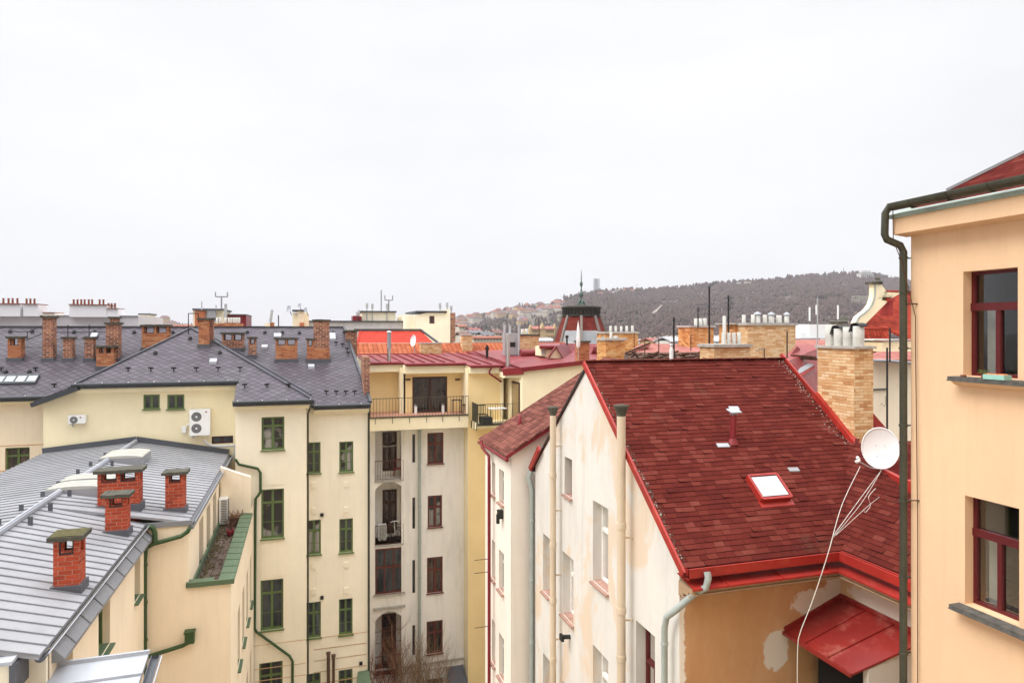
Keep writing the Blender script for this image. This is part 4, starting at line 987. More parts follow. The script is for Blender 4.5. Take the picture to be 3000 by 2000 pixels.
# balcony 2
YB = at_x(1400, 1185, 8.5).y; ZB = at_y(1400, 1240, YB).z + .0
bz = at_y(1450, 1240, YB).z
m = M(); m.prism([(8.5, 35.1, bz - .08), (8.5, YB, bz - .08), (13, YB, bz - .08), (13, 35.1, bz - .08)], (0, 0, .1)); m.prism([(8.5, 35.1, bz - .09), (8.5, 35.1, bz - .42), (8.5, YB + .2, bz - .28), (8.5, YB, bz - .09)], (4.5, 0, 0)); 
m.build('balcony_slab', K['yellow_pale'], H4)
m = M(); railing(m, (8.5, YB, 0), (13, YB, 0), bz + .03, bz + 1.0, .13, .008); railing(m, (8.5, 35.05, 0), (8.5, YB, 0), bz + .03, bz + 1.0, .05, .012); m.box(8.46, 13, YB - .05, YB, bz - .1, bz + .03)
for k in range(4): y = YB + .1 + k * .55; m.box(8.44, 8.48, y, y + .04, bz - .35, bz + .03)
m.build('balcony_railing', K['bronze'], H4)
# cream corner block with the narrow door, top rising to the right
XF = at_y(1530, 1100, 32.6).x
wc = Wall('y', 32.6, -1); wcl = Wall('x', XF, -1)
za, zb = at_y(1533, 1082, 32.6).z, at_y(1730, 1060, 32.6).z
xb = at_y(1730, 1060, 32.6).x
m = M(); m.prism([(XF, 32.6, GZ), (xb + 2.5, 32.6, GZ), (xb + 2.5, 32.6, zb + .06), (xb, 32.6, zb), (XF, 32.6, za)], (0, 8, 0)); m.build('wall', K['yellow_pale'], H4)
m = M(); p0, p1 = at_x(1500, 1115, XF - .03), at_x(1522, 1115, XF - .03)
m.box(XF - .05, XF - .003, p1.y, p0.y, bz + .05, p0.z); o = m.build('balcony_door', K['dark_frame'], H4)
m = M(); m.box(XF - .06, XF - .051, p1.y + .1, p0.y - .1, bz + .2, p0.z - .1); m.build('pane', plain("bronze_door_glass", (.25, .17, .08), .1, spec=.6), o)
# red tin roof with fascias
zf = at_y(1170, 1066, 35.9).z; zk = at_y(1300, 1036, 42.5).z
m = M()
XG = XC - .1
e = [(XG, 36.9), (XS - .05, 36.9), (XS + .1, 35.9), (8.2, 35.9), (8.35, 36.3)]
def rz(Y): return zf + (zk - zf) * (Y - 35.9) / 6.6
m.slab([(x, y, rz(y)) for x, y in ((XG, 36.9), (XS, 36.9), (XS, 42.5), (XG, 42.5))], .08)
m.slab([(x, y, rz(y) + .002) for x, y in ((XS, 35.9), (8.3, 35.9), (8.3, 42.5), (XS, 42.5))], .08)
for i in range(17):
    x = XG + .3 + i * .55
    if x < 8.2: m.beam((x + .0, 36.1 if x > XS else 37, rz(36.1) + .04), (x - .25, 42.4, rz(42.4) + .04), .035, .09, 1)
zc = at_y(1400, 1070, 34.8).z
m.slab([(8.3, 34.7, zc), (XE + .2, 34.7, zc), (XE + .2, 42.5, zk + .05), (8.3, 42.5, zk + .05)], .08)
zd = at_y(1480, 1085, 34).z
m.slab([(9.9, 33.9, zd), (XF + .1, 32.5, za + .08), (XF + .1, 42.5, zk + .1), (9.9, 42.5, zk + .1)], .08)
m.slab([(XF - .1, 32.45, za + .10), (xb + 2.4, 32.45, zb + .14), (xb + 2.4, 42.5, zb + .5), (XF - .1, 42.5, zk + .15)], .08)
for x in (8.9, 9.5, 10.2, 11.1, 12.0, 12.9): m.beam((x, 34.8, zc + .05), (x - .3, 42.3, zk + .12), .035, .07, 1)
m.build('roof', [K['red_old'], K['maroon']], H4)
m = M(); G = lambda p, q: m.tube([p, q], .085, 8)
G((XG, 36.82, rz(36.9) - .04), (XS, 36.82, rz(36.9) - .04)); G((XS + .05, 35.82, zf - .04), (8.35, 35.82, zf - .04)); G((8.3, 34.62, zc - .04), (9.95, 34.62, zc - .04))
m.beam((XF - .12, 32.42, za + .0), (xb + .2, 32.42, zb + .04), .05, .22)
m.beam((9.85, 33.85, zd - .08), (XF, 32.45, za - .06), .06, .34)
q = lambda x, y, Y=34.6: at_y(x, y, Y)
m.tube([q(1440, 1078), q(1434, 1086), q(1434, 1094), q(1440, 1098), q(1469, 1118)], .05, 8)
m.build('gutter', K['maroon'], H4)
m = M(); m.box(XG, XS + .05, 36.9, 37.7, rz(36.9) - .5, rz(36.9) - .09); m.box(XS - .02, 8.32, 35.95, 36.7, zf - .52, zf - .09); m.box(8.32, 10.0, 34.75, 35.3, zc - .42, zc - .09)
m.prism([(9.9, 33.95, zd - .12), (XF, 32.62, za - .1), (XF, 32.62, za - .38), (9.9, 33.95, zd - .38)], (0, 1.3, 0))
m.build('fascia', K['yellow_pale'], H4)
# maroon downpipe in the corner by the side house
m = M(); p = at_y(1432, 1300, 26.0); p2 = at_y(1420, 1278, 26.0); m.tube([at_x(1410, 1290, 5.8), at_x(1412, 1310, 5.8), at_x(1432, 1335, 5.9), at_x(1433, 1360, 5.9)], .05, 8)
a = at_x(1433, 1360, 5.9); m.tube([a, (a.x, a.y, GZ)], .055, 8)
side_pipe = m
# things on terraces
def chair(pos, label, mat='black', s=1., grp=None):
    t = thing('chair', pos, label, 'chair', grp); x, y, z = pos
    m = M(); m.box(x, x + .42 * s, y, y + .42 * s, z + .42, z + .45); m.build('seat', K[mat], t)
    m = M()
    for k in range(5): m.box(x + .01 + k * .095 * s, x + .03 + k * .095 * s, y + .38 * s, y + .40 * s, z + .45, z + .9)
    m.box(x, x + .42 * s, y + .375 * s, y + .405 * s, z + .86, z + .9); m.build('backrest', K[mat], t)
    for (dx, dy) in ((0, 0), (.39, 0), (0, .39), (.39, .39)):
        m = M(); m.box(x + dx * s, x + dx * s + .025, y + dy * s, y + dy * s + .025, z, z + .42); m.build('leg', K[mat], t)
    return t
def table(pos, label, mat='black', w_=.6, top=None):
    t = thing('table', pos, label, 'table'); x, y, z = pos
    m = M(); m.box(x, x + w_, y, y + w_ * .8, z + .70, z + .73); m.build('tabletop', K[top or mat], t)
    for (dx, dy) in ((.02, .02), (w_ - .05, .02), (.02, w_ * .8 - .05), (w_ - .05, w_ * .8 - .05)):
        m = M(); m.box(x + dx, x + dx + .03, y + dy, y + dy + .03, z, z + .70); m.build('leg', K[mat], t)
p = at_y(1330, 1212, 35.8)
table((p.x - .1, 35.6, ZS + .02), "small black table on the wide yellow roof terrace at its right end", w_=.5)
chair((p.x + .45, 35.6, ZS + .02), "black slatted chair on the wide roof terrace right of the small table")
for x, lb in ((1217, "white lantern left of the terrace door centre"), (1297, "white lantern at the right side of the terrace door")):
    a = at_y(x, 1212, 36.3); m = M(); m.box(a.x - .07, a.x + .07, 36.2, 36.34, ZS + .02, ZS + .42)
    o = tag(m.build('lantern', K['white']), lb, 'lantern'); m = M(); m.prism([(a.x - .08, 36.19, ZS + .42), (a.x + .08, 36.19, ZS + .42), (a.x, 36.19, ZS + .52)], (0, .16, 0)); m.build('lid', K['zinc'], o)
p = at_y(1440, 1210, 33.6)
table((p.x, 33.8, bz + .03), "white topped table on the small corner balcony", w_=.9, top='white')
chair((p.x - .55, 33.9, bz + .03), "dark chair on the small corner balcony left of the white table")
m = M(); m.box(8.62, 9.15, 33.4, 34.1, bz + .03, bz + .38); tag(m.build('storage_box', K['black']), "black storage box in the left corner of the small corner balcony", 'storage box')
# loggia clutter
h = lg[1]; x, z = at_y(1112, 1580, 35.6).x, h[2] + .05
t, f_, bx_ = ac_unit((at_y(1110, 1500, 36.1).x, 36.35, h[2] + .1), .42, .82, .3, 'y-', [], "white air conditioner with a slatted front standing in the second loggia from the top")
m = M(); xx = at_y(1110, 1500, 36.1).x
for k in range(11): m.box(xx + .03, xx + .39, 36.33, 36.349, h[2] + .18 + k * .065, h[2] + .205 + k * .065)
m.build('grille', K['grey_fan'], t)
t = thing('bicycle', (at_y(1150, 1580, 36.3).x, 36.3, h[2] + .02), "dark bicycle with white handlebars parked upright in the second loggia from the top", 'bicycle')
bx0 = at_y(1158, 1580, 36.3).x; zb_ = h[2] + .03
for (cx, cz, lb) in ((bx0, zb_ + .34, 'w'), (bx0 + .12, zb_ + .36, 'w')):
    m = M(); n = 24; m.tube([(cx + .33 * math.cos(2 * math.pi * k / n), 36.3 + (cx - bx0) * 1.5, cz + .33 * math.sin(2 * math.pi * k / n)) for k in range(n + 1)], .022, 6, cap=False)
    for k in range(8): m.tube([(cx, 36.3 + (cx - bx0) * 1.5, cz), (cx + .32 * math.cos(math.pi * k / 4), 36.3 + (cx - bx0) * 1.5, cz + .32 * math.sin(math.pi * k / 4))], .004, 3)
    m.build('wheel', K['black'], t)
m = M(); m.tube([(bx0, 36.28, zb_ + .34), (bx0 - .05, 36.28, zb_ + .75), (bx0 - .05, 36.28, zb_ + 1.05), (bx0 + .22, 36.26, zb_ + 1.1)], .02, 6); m.tube([(bx0 - .05, 36.28, zb_ + .75), (bx0 + .12, 36.5, zb_ + .36)], .018, 6)
m.tube([(bx0 - .28, 36.25, zb_ + 1.02), (bx0 - .05, 36.28, zb_ + 1.08), (bx0 + .2, 36.25, zb_ + 1.02)], .018, 6); m.build('frame', K['white'], t)
m = M(); m.box(bx0 - .05, bx0 + .12, 36.4, 36.6, zb_ + .85, zb_ + .92); m.build('saddle', K['black'], t)
h = lg[0]; chair((at_y(1155, 1390, 36.4).x, 36.3, h[2] + .03), "dark red chair in the top loggia of the white house", 'maroon')
m = M(); a = at_y(1100, 1308, 36.1); b = at_y(1180, 1300, 36.1); m.tube([a, (a + b) / 2 + V3(0, 0, -.06), b], .008, 4)
tag(m.build('clothes_line', K['white']), "thin clothes line sagging across the top loggia", 'clothes line')
# small roof and shed below, bottom of the courtyard
t = thing('shed', (2.2, 30, GZ), "low shed with a green sheet roof at the foot of the cream courtyard house", 'shed')
z = at_y(1075, 1985, 30.4).z
m = M(); m.slab([(2.15, 30.2, z - .25), (2.8, 30.2, z - .25), (2.8, 31.1, z), (2.3, 31.1, z)], .08); m.build('roof', K['green_copper'], t)
m = M(); m.box(2.3, 2.8, 30.3, 31.1, GZ, z - .35); m.build('wall', K['cream_pale'], t)
t = thing('shed', (8, 35, GZ), "grey tin roofed shed in the corner below the white house", 'shed')
a = at_y(1310, 1988, 35.2); 
m = M(); m.slab([(a.x, 34.6, a.z - .25), (8.2, 34.6, a.z - .25), (8.2, 35.95, a.z + .25), (a.x + .1, 35.95, a.z + .25)], .06); m.build('roof', K['zinc_dark'], t)
m = M(); m.box(a.x + .1, 8.1, 34.7, 35.95, GZ, a.z - .32); m.build('wall', K['concrete_l'], t)
# bare shrubs in the courtyard
def shrub(pos, H_, R_, n, label, mat, seed):
    rnd = random.Random(seed); t = thing('shrub', pos, label, 'shrub', 'bare shrubs at the foot of the white house')
    m = M(); x, y, z = pos
    def br(p, d, L, r, lv):
        q = p + d * L; mid = p + d * L * .5 + V3(rnd.uniform(-1, 1), rnd.uniform(-1, 1), 0) * L * .05
        m.tube([p, mid, q], r, 4, rs=[r, r * .8, r * .5], cap=False)
        if lv > 0:
            for k in range(rnd.randint(2, 4)):
                dd = (d + V3(rnd.uniform(-.6, .6), rnd.uniform(-.6, .6), rnd.uniform(-.1, .5))).normalized(); br(p + d * L * rnd.uniform(.35, 1), dd, L * rnd.uniform(.45, .7), r * .6, lv - 1)
    for k in range(n):
        a = rnd.uniform(0, 6.28); s_ = rnd.uniform(.0, R_) / H_
        br(V3(x + rnd.uniform(-.3, .3), y + rnd.uniform(-.2, .2), z), V3(math.cos(a) * s_, math.sin(a) * s_, 1).normalized(), H_ * rnd.uniform(.55, .8), .022, 3)
    m.build('branches', K[mat], t); return t
K['twig_red'] = plain("red_brown_twig", (.22, .09, .06), .9); K['twig'] = plain("straw_brown_twig", (.30, .20, .12), .9)
gz_ = GZ
for (x, yt, R_, n, lb, mt, sd) in ((1135, 1905, 1.0, 16, "reddish bare shrub below the lowest loggia", 'twig_red', 1), (1195, 1915, .8, 10, "straw coloured bare shrub between the loggias and the grey pipe", 'twig', 2), (1255, 1900, .9, 10, "straw coloured bare shrub under the lowest red brown window", 'twig', 3), (1285, 1925, .6, 7, "small bare shrub at the right of the grey pipe near the shed", 'twig', 4)):
    p = at_y(x, yt, 34.9); shrub((p.x, 34.9, GZ), p.z - GZ, R_ * 1.6, n, lb, mt, sd)
# ================================================================== HOUSE 5: side house with brown tile roof (behind the gable)
H5 = thing('house', (7.5, 21.5, GZ), "narrow pale house with a brown tile lean-to roof tucked behind the weathered gable", 'house')
w5, w5f = Wall('x', 6.07, -1), Wall('y', 20.0, -1)
def hx(w_, x0, x1, yt, yb):          # opening on a -X facing wall: top and bottom read at its left (far) edge
    a = w_.px(x0, yt); b = w_.px(x1, yt); c = w_.px(x0, yb); return (b[0], a[0], c[1], a[1])
s5 = [hx(w5, 1441, 1451, a, b) for a, b in ((1351, 1445), (1579, 1690), (1810, 1935))] + [hx(w5, 1462, 1476, a, b) for a, b in ((1371, 1468), (1607, 1722), (1850, 1975))]
m = M(); wall_faces(m, w5, [(20.0, GZ), (23.1, GZ), (23.1, -3.75), (20.0, -3.75)], s5, .22)
m.prism([(6.07, 20.0, GZ), (10.5, 20.0, GZ), (10.5, 20.0, -1.25), (9.6, 20.0, -1.68), (6.07, 20.0, -3.75)], (0, .01, 0))
m.face([(6.07, 23.1, GZ), (11, 23.1, GZ), (11, 23.1, -1.5), (9.6, 23.1, -1.7), (6.07, 23.1, -3.75)])
m.build('wall', K['white_side'], H5)
for h in s5: window(H5, w5, h, 'grey_frame', 'glass', 'cross', .2, .06, 'sill_dirty', sillw=.1)
P5 = lambda X, Y, dz=0.: (X, Y, -3.80 + (X - 5.88) * .588 + dz)
m = M(); m.slab([P5(5.98, 19.75), P5(10.6, 19.75), P5(10.6, 23.15), P5(5.98, 23.15)], .08)
for i in range(9):                                                     # raised verge tiles
    X = 6.1 + i * .48; m.beam(P5(X, 19.8, .03), P5(X + .4, 19.8, .05), .22, .06)
m.build('roof', K['tile_brown'], H5)
m = M(); m.prism([P5(5.84, 19.7, .03), P5(6.1, 19.7, .03), P5(6.1, 23.15, .03), P5(5.84, 23.15, .03)], (0, 0, -.03))
m.build('eaves_apron', K['tile_brown'], H5)
m = M(); m.beam(P5(5.84, 19.72, -.02), P5(10.5, 19.72, -.02), .04, .11); m.tube([(5.86, 19.7, -3.93), (5.86, 23.15, -3.93)], .06, 8)
m.build('gutter', K['maroon'], H5)
side_pipe.build('downpipe', K['maroon'], H5)
m = M()
for (x, y, px0) in ((1392, 1636, 1433), (1405, 1674, 1433), (1398, 1833, 1433)):
    a = at_x(1433, y, 5.9); m.tube([a, a + V3(-.5, 0, 0)], .012, 5)
m.build('bracket', K['rust_iron'], H5)
m = M()
for (x, y, r) in ((1467, 1506, .12),):
    a = at_x(x, y, 6.0); m.box(5.9, 6.06, a.y - .1, a.y + .1, a.z - .12, a.z + .14); m.box(5.86, 5.95, a.y - .05, a.y + .05, a.z - .28, a.z)
tag(m.build('bracket', K['black'], H5), "black iron bracket")
m = M(); a = P5(6.95, 21.9); m.lathe((a[0], a[1], a[2] - .1), [(.07, 0), (.07, .38), (0, .4)], 8); m.build('vent_pipe', K['maroon'], H5)
# ================================================================== HOUSE 6: gable house with red shingle roof
H6 = thing('house', (9.5, 15, GZ), "weathered gable house with a red shingle roof and tan front wall", 'house')
XG6, YE, ZE, YR, ZRd = 6.72, 10.95, -4.34, 15.5, -.78
pk = (ZRd - ZE) / (YR - YE)
wg, wf6, ww = Wall('x', XG6, -1), Wall('y', 11.3, -1), Wall('x', 10.42, -1)
hg = [hx(wg, 1654, 1676, 1336, 1446), hx(wg, 1737, 1782, 1464, 1700), hx(wg, 1737, 1782, 1886, 2130), hx(wg, 1648, 1680, 1613, 1796), hx(wg, 1648, 1680, 1992, 2180),
      hx(wg, 1591, 1611, 1561, 1729), hx(wg, 1591, 1611, 1910, 2080), hx(wg, 1863, 1919, 1815, 2110)]
m = M(); wall_faces(m, wg, [(11.3, GZ), (19.6, GZ), (19.6, -4.1), (15.55, -.86), (11.3, -4.15)], hg, .34)
m.box(6.9, 12.3, 19.2, 19.6, GZ, -4.2)
m.build('gable_wall', K['gable'], H6)
a = N("tan_front_plaster"); p = a.pos(); s = a.n("ShaderNodeSeparateXYZ"); a.put(s.inputs[0], p)
col = a.mix(a.rng(a.noise(p, .6, 6, .65), .3, .7), (.48, .255, .12), (.57, .33, .165))
col = a.mix(a.math('MULTIPLY', a.rng(a.noise(p, 1.7, 6, .7, (1, 1, .3)), .5, .7), .4), col, (.64, .42, .26))
nz = a.noise(p, 3.5, 5, .65)
def blob(cx, cz, rx, rz, c, co):
    dx_ = a.math('DIVIDE', a.math('SUBTRACT', s.outputs[0], cx), rx); dz_ = a.math('DIVIDE', a.math('SUBTRACT', s.outputs[2], cz), rz)
    d = a.math('ADD', a.math('SQRT', a.math('ADD', a.math('MULTIPLY', dx_, dx_), a.math('MULTIPLY', dz_, dz_))), a.math('MULTIPLY', a.math('SUBTRACT', nz, .5), 1.1))
    return a.mix(a.rng(d, .9, 1.02, 1, 0), c, co)
b1, b2, b3 = at_y(2395, 1765, 11.3), at_y(2275, 1905, 11.3), at_y(2450, 1725, 11.3)
PL = (.68, .60, .52)
for (b, rx, rz_) in ((b1, .62, .30), (b3, .30, .26), (b2, .30, .42)): col = blob(b.x, b.z, rx, rz_, col, PL)
edge = a.rng(a.math('ADD', s.outputs[0], a.math('MULTIPLY', nz, .35)), 6.98, 7.02, 1, 0)
col = a.mix(edge, col, (.84, .79, .71))
a.bump(nz, .2, .01); K['tan'] = a.fin(col, .9, 0, .15)
m = M(); m.face([wf6.P(XG6, GZ), wf6.P(10.5, GZ), wf6.P(10.5, -4.5), wf6.P(XG6, -4.5)]); m.build('front_wall', K['tan'], H6)
a = N("tan_wing_plaster"); p = a.pos(); s = a.n("ShaderNodeSeparateXYZ"); a.put(s.inputs[0], p); nz = a.noise(p, 3.5, 5, .65)
col = a.mix(a.rng(a.noise(p, .6, 6), .3, .7), (.56, .36, .20), (.64, .43, .26))
b4 = at_x(2590, 1775, 10.42)
dx_ = a.math('DIVIDE', a.math('SUBTRACT', s.outputs[1], b4.y - .3), 1.1); dz_ = a.math('DIVIDE', a.math('SUBTRACT', s.outputs[2], b4.z), .28)
d = a.math('ADD', a.math('SQRT', a.math('ADD', a.math('MULTIPLY', dx_, dx_), a.math('MULTIPLY', dz_, dz_))), a.math('MULTIPLY', a.math('SUBTRACT', nz, .5), 1.1))
col = a.mix(a.rng(d, .9, 1.02, 1, 0), col, PL); col = a.mix(a.rng(s.outputs[2], -6.1, -6.0, 1, 0), col, (.60, .55, .49)); K['tan_wing'] = a.fin(col, .9, 0, .15)
m = M(); m.face([ww.P(4, GZ), ww.P(11.3, GZ), ww.P(11.3, -4.5), ww.P(4, -4.5)]); m.build('wing_wall', K['tan_wing'], H6)
for k, h in enumerate(hg):
    wn_ = k == 7
    window(H6, wg, h, 'wine_frame' if wn_ else ('brown_frame' if k == 0 else 'white_frame'), 'glass' if k in (0,) else 'pane', 'tee' if k else 'one', .32, .07, 'sill_dirty', sillw=.09, tr=.36 if not wn_ else .4)
    if k: open_behind(H6, wg, h, 1.4, [(0.02, .12, .98, .02)] if k in (1, 2, 7) else None, rev=.32)
# roof
rp = lambda X, Y, dz=0.: (X, Y, ZE + (Y - YE) * pk + dz)
wp = lambda X, Y, dz=0.: (X, Y, ZE + (X - 10.15) * pk + dz)
m = M(); th = .07
m.slab([rp(6.58, YE), rp(10.15, YE), rp(12.35, YE + 2.2), rp(12.35, YR), rp(6.58, YR)], th)
m.slab([(6.69, YR, ZRd), (12.35, YR, ZRd), (12.35, 19.9, -4.3), (6.69, 19.9, -4.3)], th)
sl_ = math.hypot(1, pk); nv = Vector((0, -pk, 1)).normalized(); nw = Vector((-pk, 0, 1)).normalized()
tabs(m, lambda u, v, l: Vector(rp(u, YE + v / sl_)) + nv * l, 6.58, 12.35, (YR - YE) * sl_ - .03, lambda u, v: u < 10.15 + v / sl_ or v / sl_ > 2.2, 3)
for f_ in m.mi: pass
m.build('roof', [K['tab'], K['tab_edge']], H6)
m = M(); m.slab([wp(10.15, YE), wp(10.15, 4), wp(11.3, 4), wp(11.62, 10.8), wp(12.35, YE + 2.2)], th)
tabs(m, lambda u, v, l: Vector(wp(10.15 + v / sl_, u)) + nw * l, 4.5, 13.15, 2.2 * sl_, lambda u, v: u < YE + v / sl_ and v / sl_ < 1.15 + max(0, (u - 4)) * .047 + max(0, u - 10.8) * .33, 4)
m.build('wing_roof', [K['tab'], K['tab_edge']], H6)
m = M()
for i in range(22): m.beam((6.6 + i * .264, YR, ZRd + .012), (6.86 + i * .264, YR, ZRd + .020), .2, .02)
m.build('ridge_cap', K['tab'], H6)
for P_ in (((6.57, YR + .02, ZRd - .045), (6.57, YE - .05, ZE - .085), .05, .14),((12.40, YR + .1, ZRd + .10), (12.40, 13.0, rp(0, 13.0)[2] + .05), .05, .10),((12.38, 14.3, rp(0, 14.3)[2] + .09), (12.38, 12.85, rp(0, 12.85)[2] + .06), .16, .16),((12.3, 13.0, -2.95), (11.62, 10.8, wp(11.62, 0)[2] + .06), .10, .16),((11.62, 10.8, wp(11.62, 0)[2] + .06), (11.3, 7, wp(11.3, 0)[2] + .06), .14, .24),((6.6, 18.9, -3.47), (6.6, 19.75, -4.25), .07, .16),):
    m = M(); m.beam(*P_); m.build('verge_flashing', K['red_metal'], H6)
m = M(); m.beam((6.69, YR, ZRd - .03), (6.69, 19.7, -4.14), .03, .07); m.build('verge_board', K['black'], H6)
# gutters: red box gutter, lower red ledge, moulding, all turning the inner corner
m = M()
def Lrun(d_out, z0, z1, ov):            # strip along the front eave and round into the wing
    yo = 11.3 - d_out; xo = 10.42 - d_out
    m.box(6.62, xo, yo, yo + ov, z0, z1); m.box(xo, xo + ov, 4, yo + ov - .001, z0 - .001, z1 - .001)
Lrun(.50, ZE - .14, ZE + .03, .03); Lrun(.47, ZE - .14, ZE - .11, .16); Lrun(.34, ZE - .17, ZE + .0, .03)
m.face([(6.62, 10.8, ZE - .17), (6.62, 11.0, ZE - .17), (6.62, 11.0, ZE + .03), (6.62, 10.8, ZE + .03)])
m.build('gutter', K['red_metal'], H6)
m = M()
yo, xo = 11.3 - .57, 10.42 - .57; z = ZE - .31
m.face([(6.66, yo, z), (xo, yo, z), (10.42, 11.3, z + .11), (6.66, 11.3, z + .11)]); m.face([(xo, yo, z), (xo, 4, z), (10.42, 4, z + .11), (10.42, 11.3, z + .11)])
m.box(6.66, xo, yo, yo + .02, z - .035, z + .001); m.box(xo, xo + .02, 4, yo + .019, z - .036, z)
for x in (7.4, 8.6, 9.7): m.beam((x, yo, z + .012), (x, 11.3, z + .122), .02, .02)
m.build('cornice_ledge', K['red_metal'], H6)
m = M()
for (d_, z0, z1) in ((.54, -.06, -.037), (.48, -.115, -.061), (.52, -.135, -.116), (.34, -.19, -.136), (.39, -.21, -.191), (.16, -.265, -.211), (.20, -.28, -.266), (.05, -.31, -.281)):
    yo, xo = 11.3 - d_, 10.42 - d_; m.box(6.70, xo, yo, 11.3, z + z0, z + z1); m.box(xo, 10.42, 4, 11.299, z + z0, z + z1)
m.build('cornice', K['mold'], H6)
# grey downpipe
m = M(); d = at_x(2030, 1618, 6.95); g = V3(6.95, 10.86, ZE - .1)
xx = 6.52
m.tube([g + V3(0, -.12, .08), g + V3(0, -.16, -.02), g + V3(-.02, -.12, -.2), (6.80, 10.9, ZE - .45), (6.58, 11.2, ZE - .85), (xx, 11.42, ZE - 1.05), (xx, 11.5, ZE - 1.3), (xx, 11.5, GZ)], .062, 12)
for zz in (-5.9, -7.3, -8.7): m.tube([(xx, 11.5, zz), (xx, 11.5, zz - .05)], .075, 12)
m.build('downpipe', K['greypipe'], H6)
m = M(); xx = 6.5; m.tube([(6.62, 19.72, -4.3), (6.55, 19.72, -4.5), (6.66, 19.75, -4.9), (6.66, 19.75, GZ)], .075, 10); 
for zz in (-5.8, -7.6, -9.5, -11.5): m.tube([(6.66, 19.75, zz), (6.66, 19.75, zz - .05)], .09, 10)
m.build('downpipe', K['greypipe'], H6)
# two tall beige flue pipes on the gable
for (pxx, Xc, r, js, lb) in ((1820, 6.45, .092, (-4.1, -5.9, -6.9, -8.7, -10.2), "thick beige flue pipe nearest the red verge"), (1620, 6.48, .084, (-3.9, -5.8, -7.3, -8.9, -11.0), "beige flue pipe nearer the back of the gable")):
    a = at_x(pxx, 1210, Xc); m = M(); m.tube([(Xc, a.y, a.z), (Xc, a.y, GZ)], r, 14)
    for zz in js: m.tube([(Xc, a.y, a.z * 0 + zz), (Xc, a.y, zz - .12)], r * 1.16, 14)
    for k in range(9): z_ = a.z - .9 - k * 1.75; m.box(Xc, XG6, a.y - .02, a.y + .02, z_ - .02, z_ + .01)
    o = m.build('flue_pipe', K['beige_pipe'], H6); o['label'] = lb
    m = M(); m.lathe((Xc, a.y, a.z), [(r, -.06), (r * 1.1, 0), (r * 1.8, .15), (r * 1.85, .17), (0, .2)], 14)
    for k in range(6): t_ = k * math.pi / 3; m.beam((Xc + r * .7 * math.cos(t_), a.y + r * .7 * math.sin(t_), a.z - .0), (Xc + r * 1.2 * math.cos(t_), a.y + r * 1.2 * math.sin(t_), a.z + .12), .03, .03)
    m.build('cowl', K['concrete'], o)
m = M()
for (x, y) in ((1670, 1864),):
    a = at_x(x, y, XG6); m.tube([(XG6, a.y, a.z), (XG6 - .22, a.y, a.z + .02)], .06, 8); m.box(XG6 - .27, XG6 - .2, a.y - .09, a.y + .09, a.z - .07, a.z + .09)
o = m.build('wall_vent', K['black'], H6)
# skylight on the roof
def onr(x, y): return at_pl(x, y, rp(0, YE), (0, -pk, 1))
A, B, Cc, D = onr(2225, 1478), onr(2318, 1458), onr(2282, 1398), onr(2200, 1402)
sl_n = Vector((0, -pk, 1)).normalized()
x0, x1, ya, yb = A.x + .05, B.x - .08, (A.y + B.y) / 2, (Cc.y + D.y) / 2
lift = sl_n * .13
m = M(); q = [Vector(rp(x0, ya)), Vector(rp(x1, ya)), Vector(rp(x1, yb)), Vector(rp(x0, yb))]
for i in range(4):
    p, r_ = q[i] + lift * .5, q[(i + 1) % 4] + lift * .5; m.beam(p, r_, .05, .15, 0, sl_n)
m.slab([Vector(rp(x0 - .05, ya - .12, .03)), Vector(rp(x1 + .05, ya - .12, .03)), Vector(rp(x1 + .05, ya, .03)), Vector(rp(x0 - .05, ya, .03))], .03)
o = m.build('skylight', K['red_metal'], H6)
m = M(); i_ = .04; m.face([Vector(rp(x0 + i_, ya + i_)) + lift, Vector(rp(x1 - i_, ya + i_)) + lift, Vector(rp(x1 - i_, yb - i_)) + lift, Vector(rp(x0 + i_, yb - i_)) + lift]); m.build('pane', K['glass_pale'], o)
# red vent pipe with tin cap
a = onr(2146, 1294); m = M(); m.tube([a + V3(0, 0, -.1), a + V3(0.03, 0, .62)], .07, 10); m.lathe(a, [(.14, -.05), (.08, .08)], 10); o = m.build('vent_pipe', K['maroon'], H6)
m = M(); c = a + V3(.03, 0, .66); m.prism([c + V3(-.13, -.10, 0), c + V3(.15, -.10, 0), c + V3(.15, .10, .06), c + V3(-.13, .10, .06)], (0, 0, .02)); m.box(c.x - .06, c.x + .06, c.y - .05, c.y + .05, c.z - .06, c.z + .01); m.build('vent_cap', K['zinc_light'], o)
for (x, y, w__, kk) in ((2118, 1307, .15, 'zinc_light'), (2150, 1198, .13, 'zinc_light'), (2325, 1378, .13, 'zinc')):
    a = onr(x, y); m = M(); m.prism([rp(a.x - w__, a.y - .04, .02), rp(a.x + w__, a.y - .05, .02), rp(a.x + w__, a.y + .03, .02), rp(a.x - w__, a.y + .04, .02)], (0, 0, .02)); m.build('metal_patch', K[kk], H6)
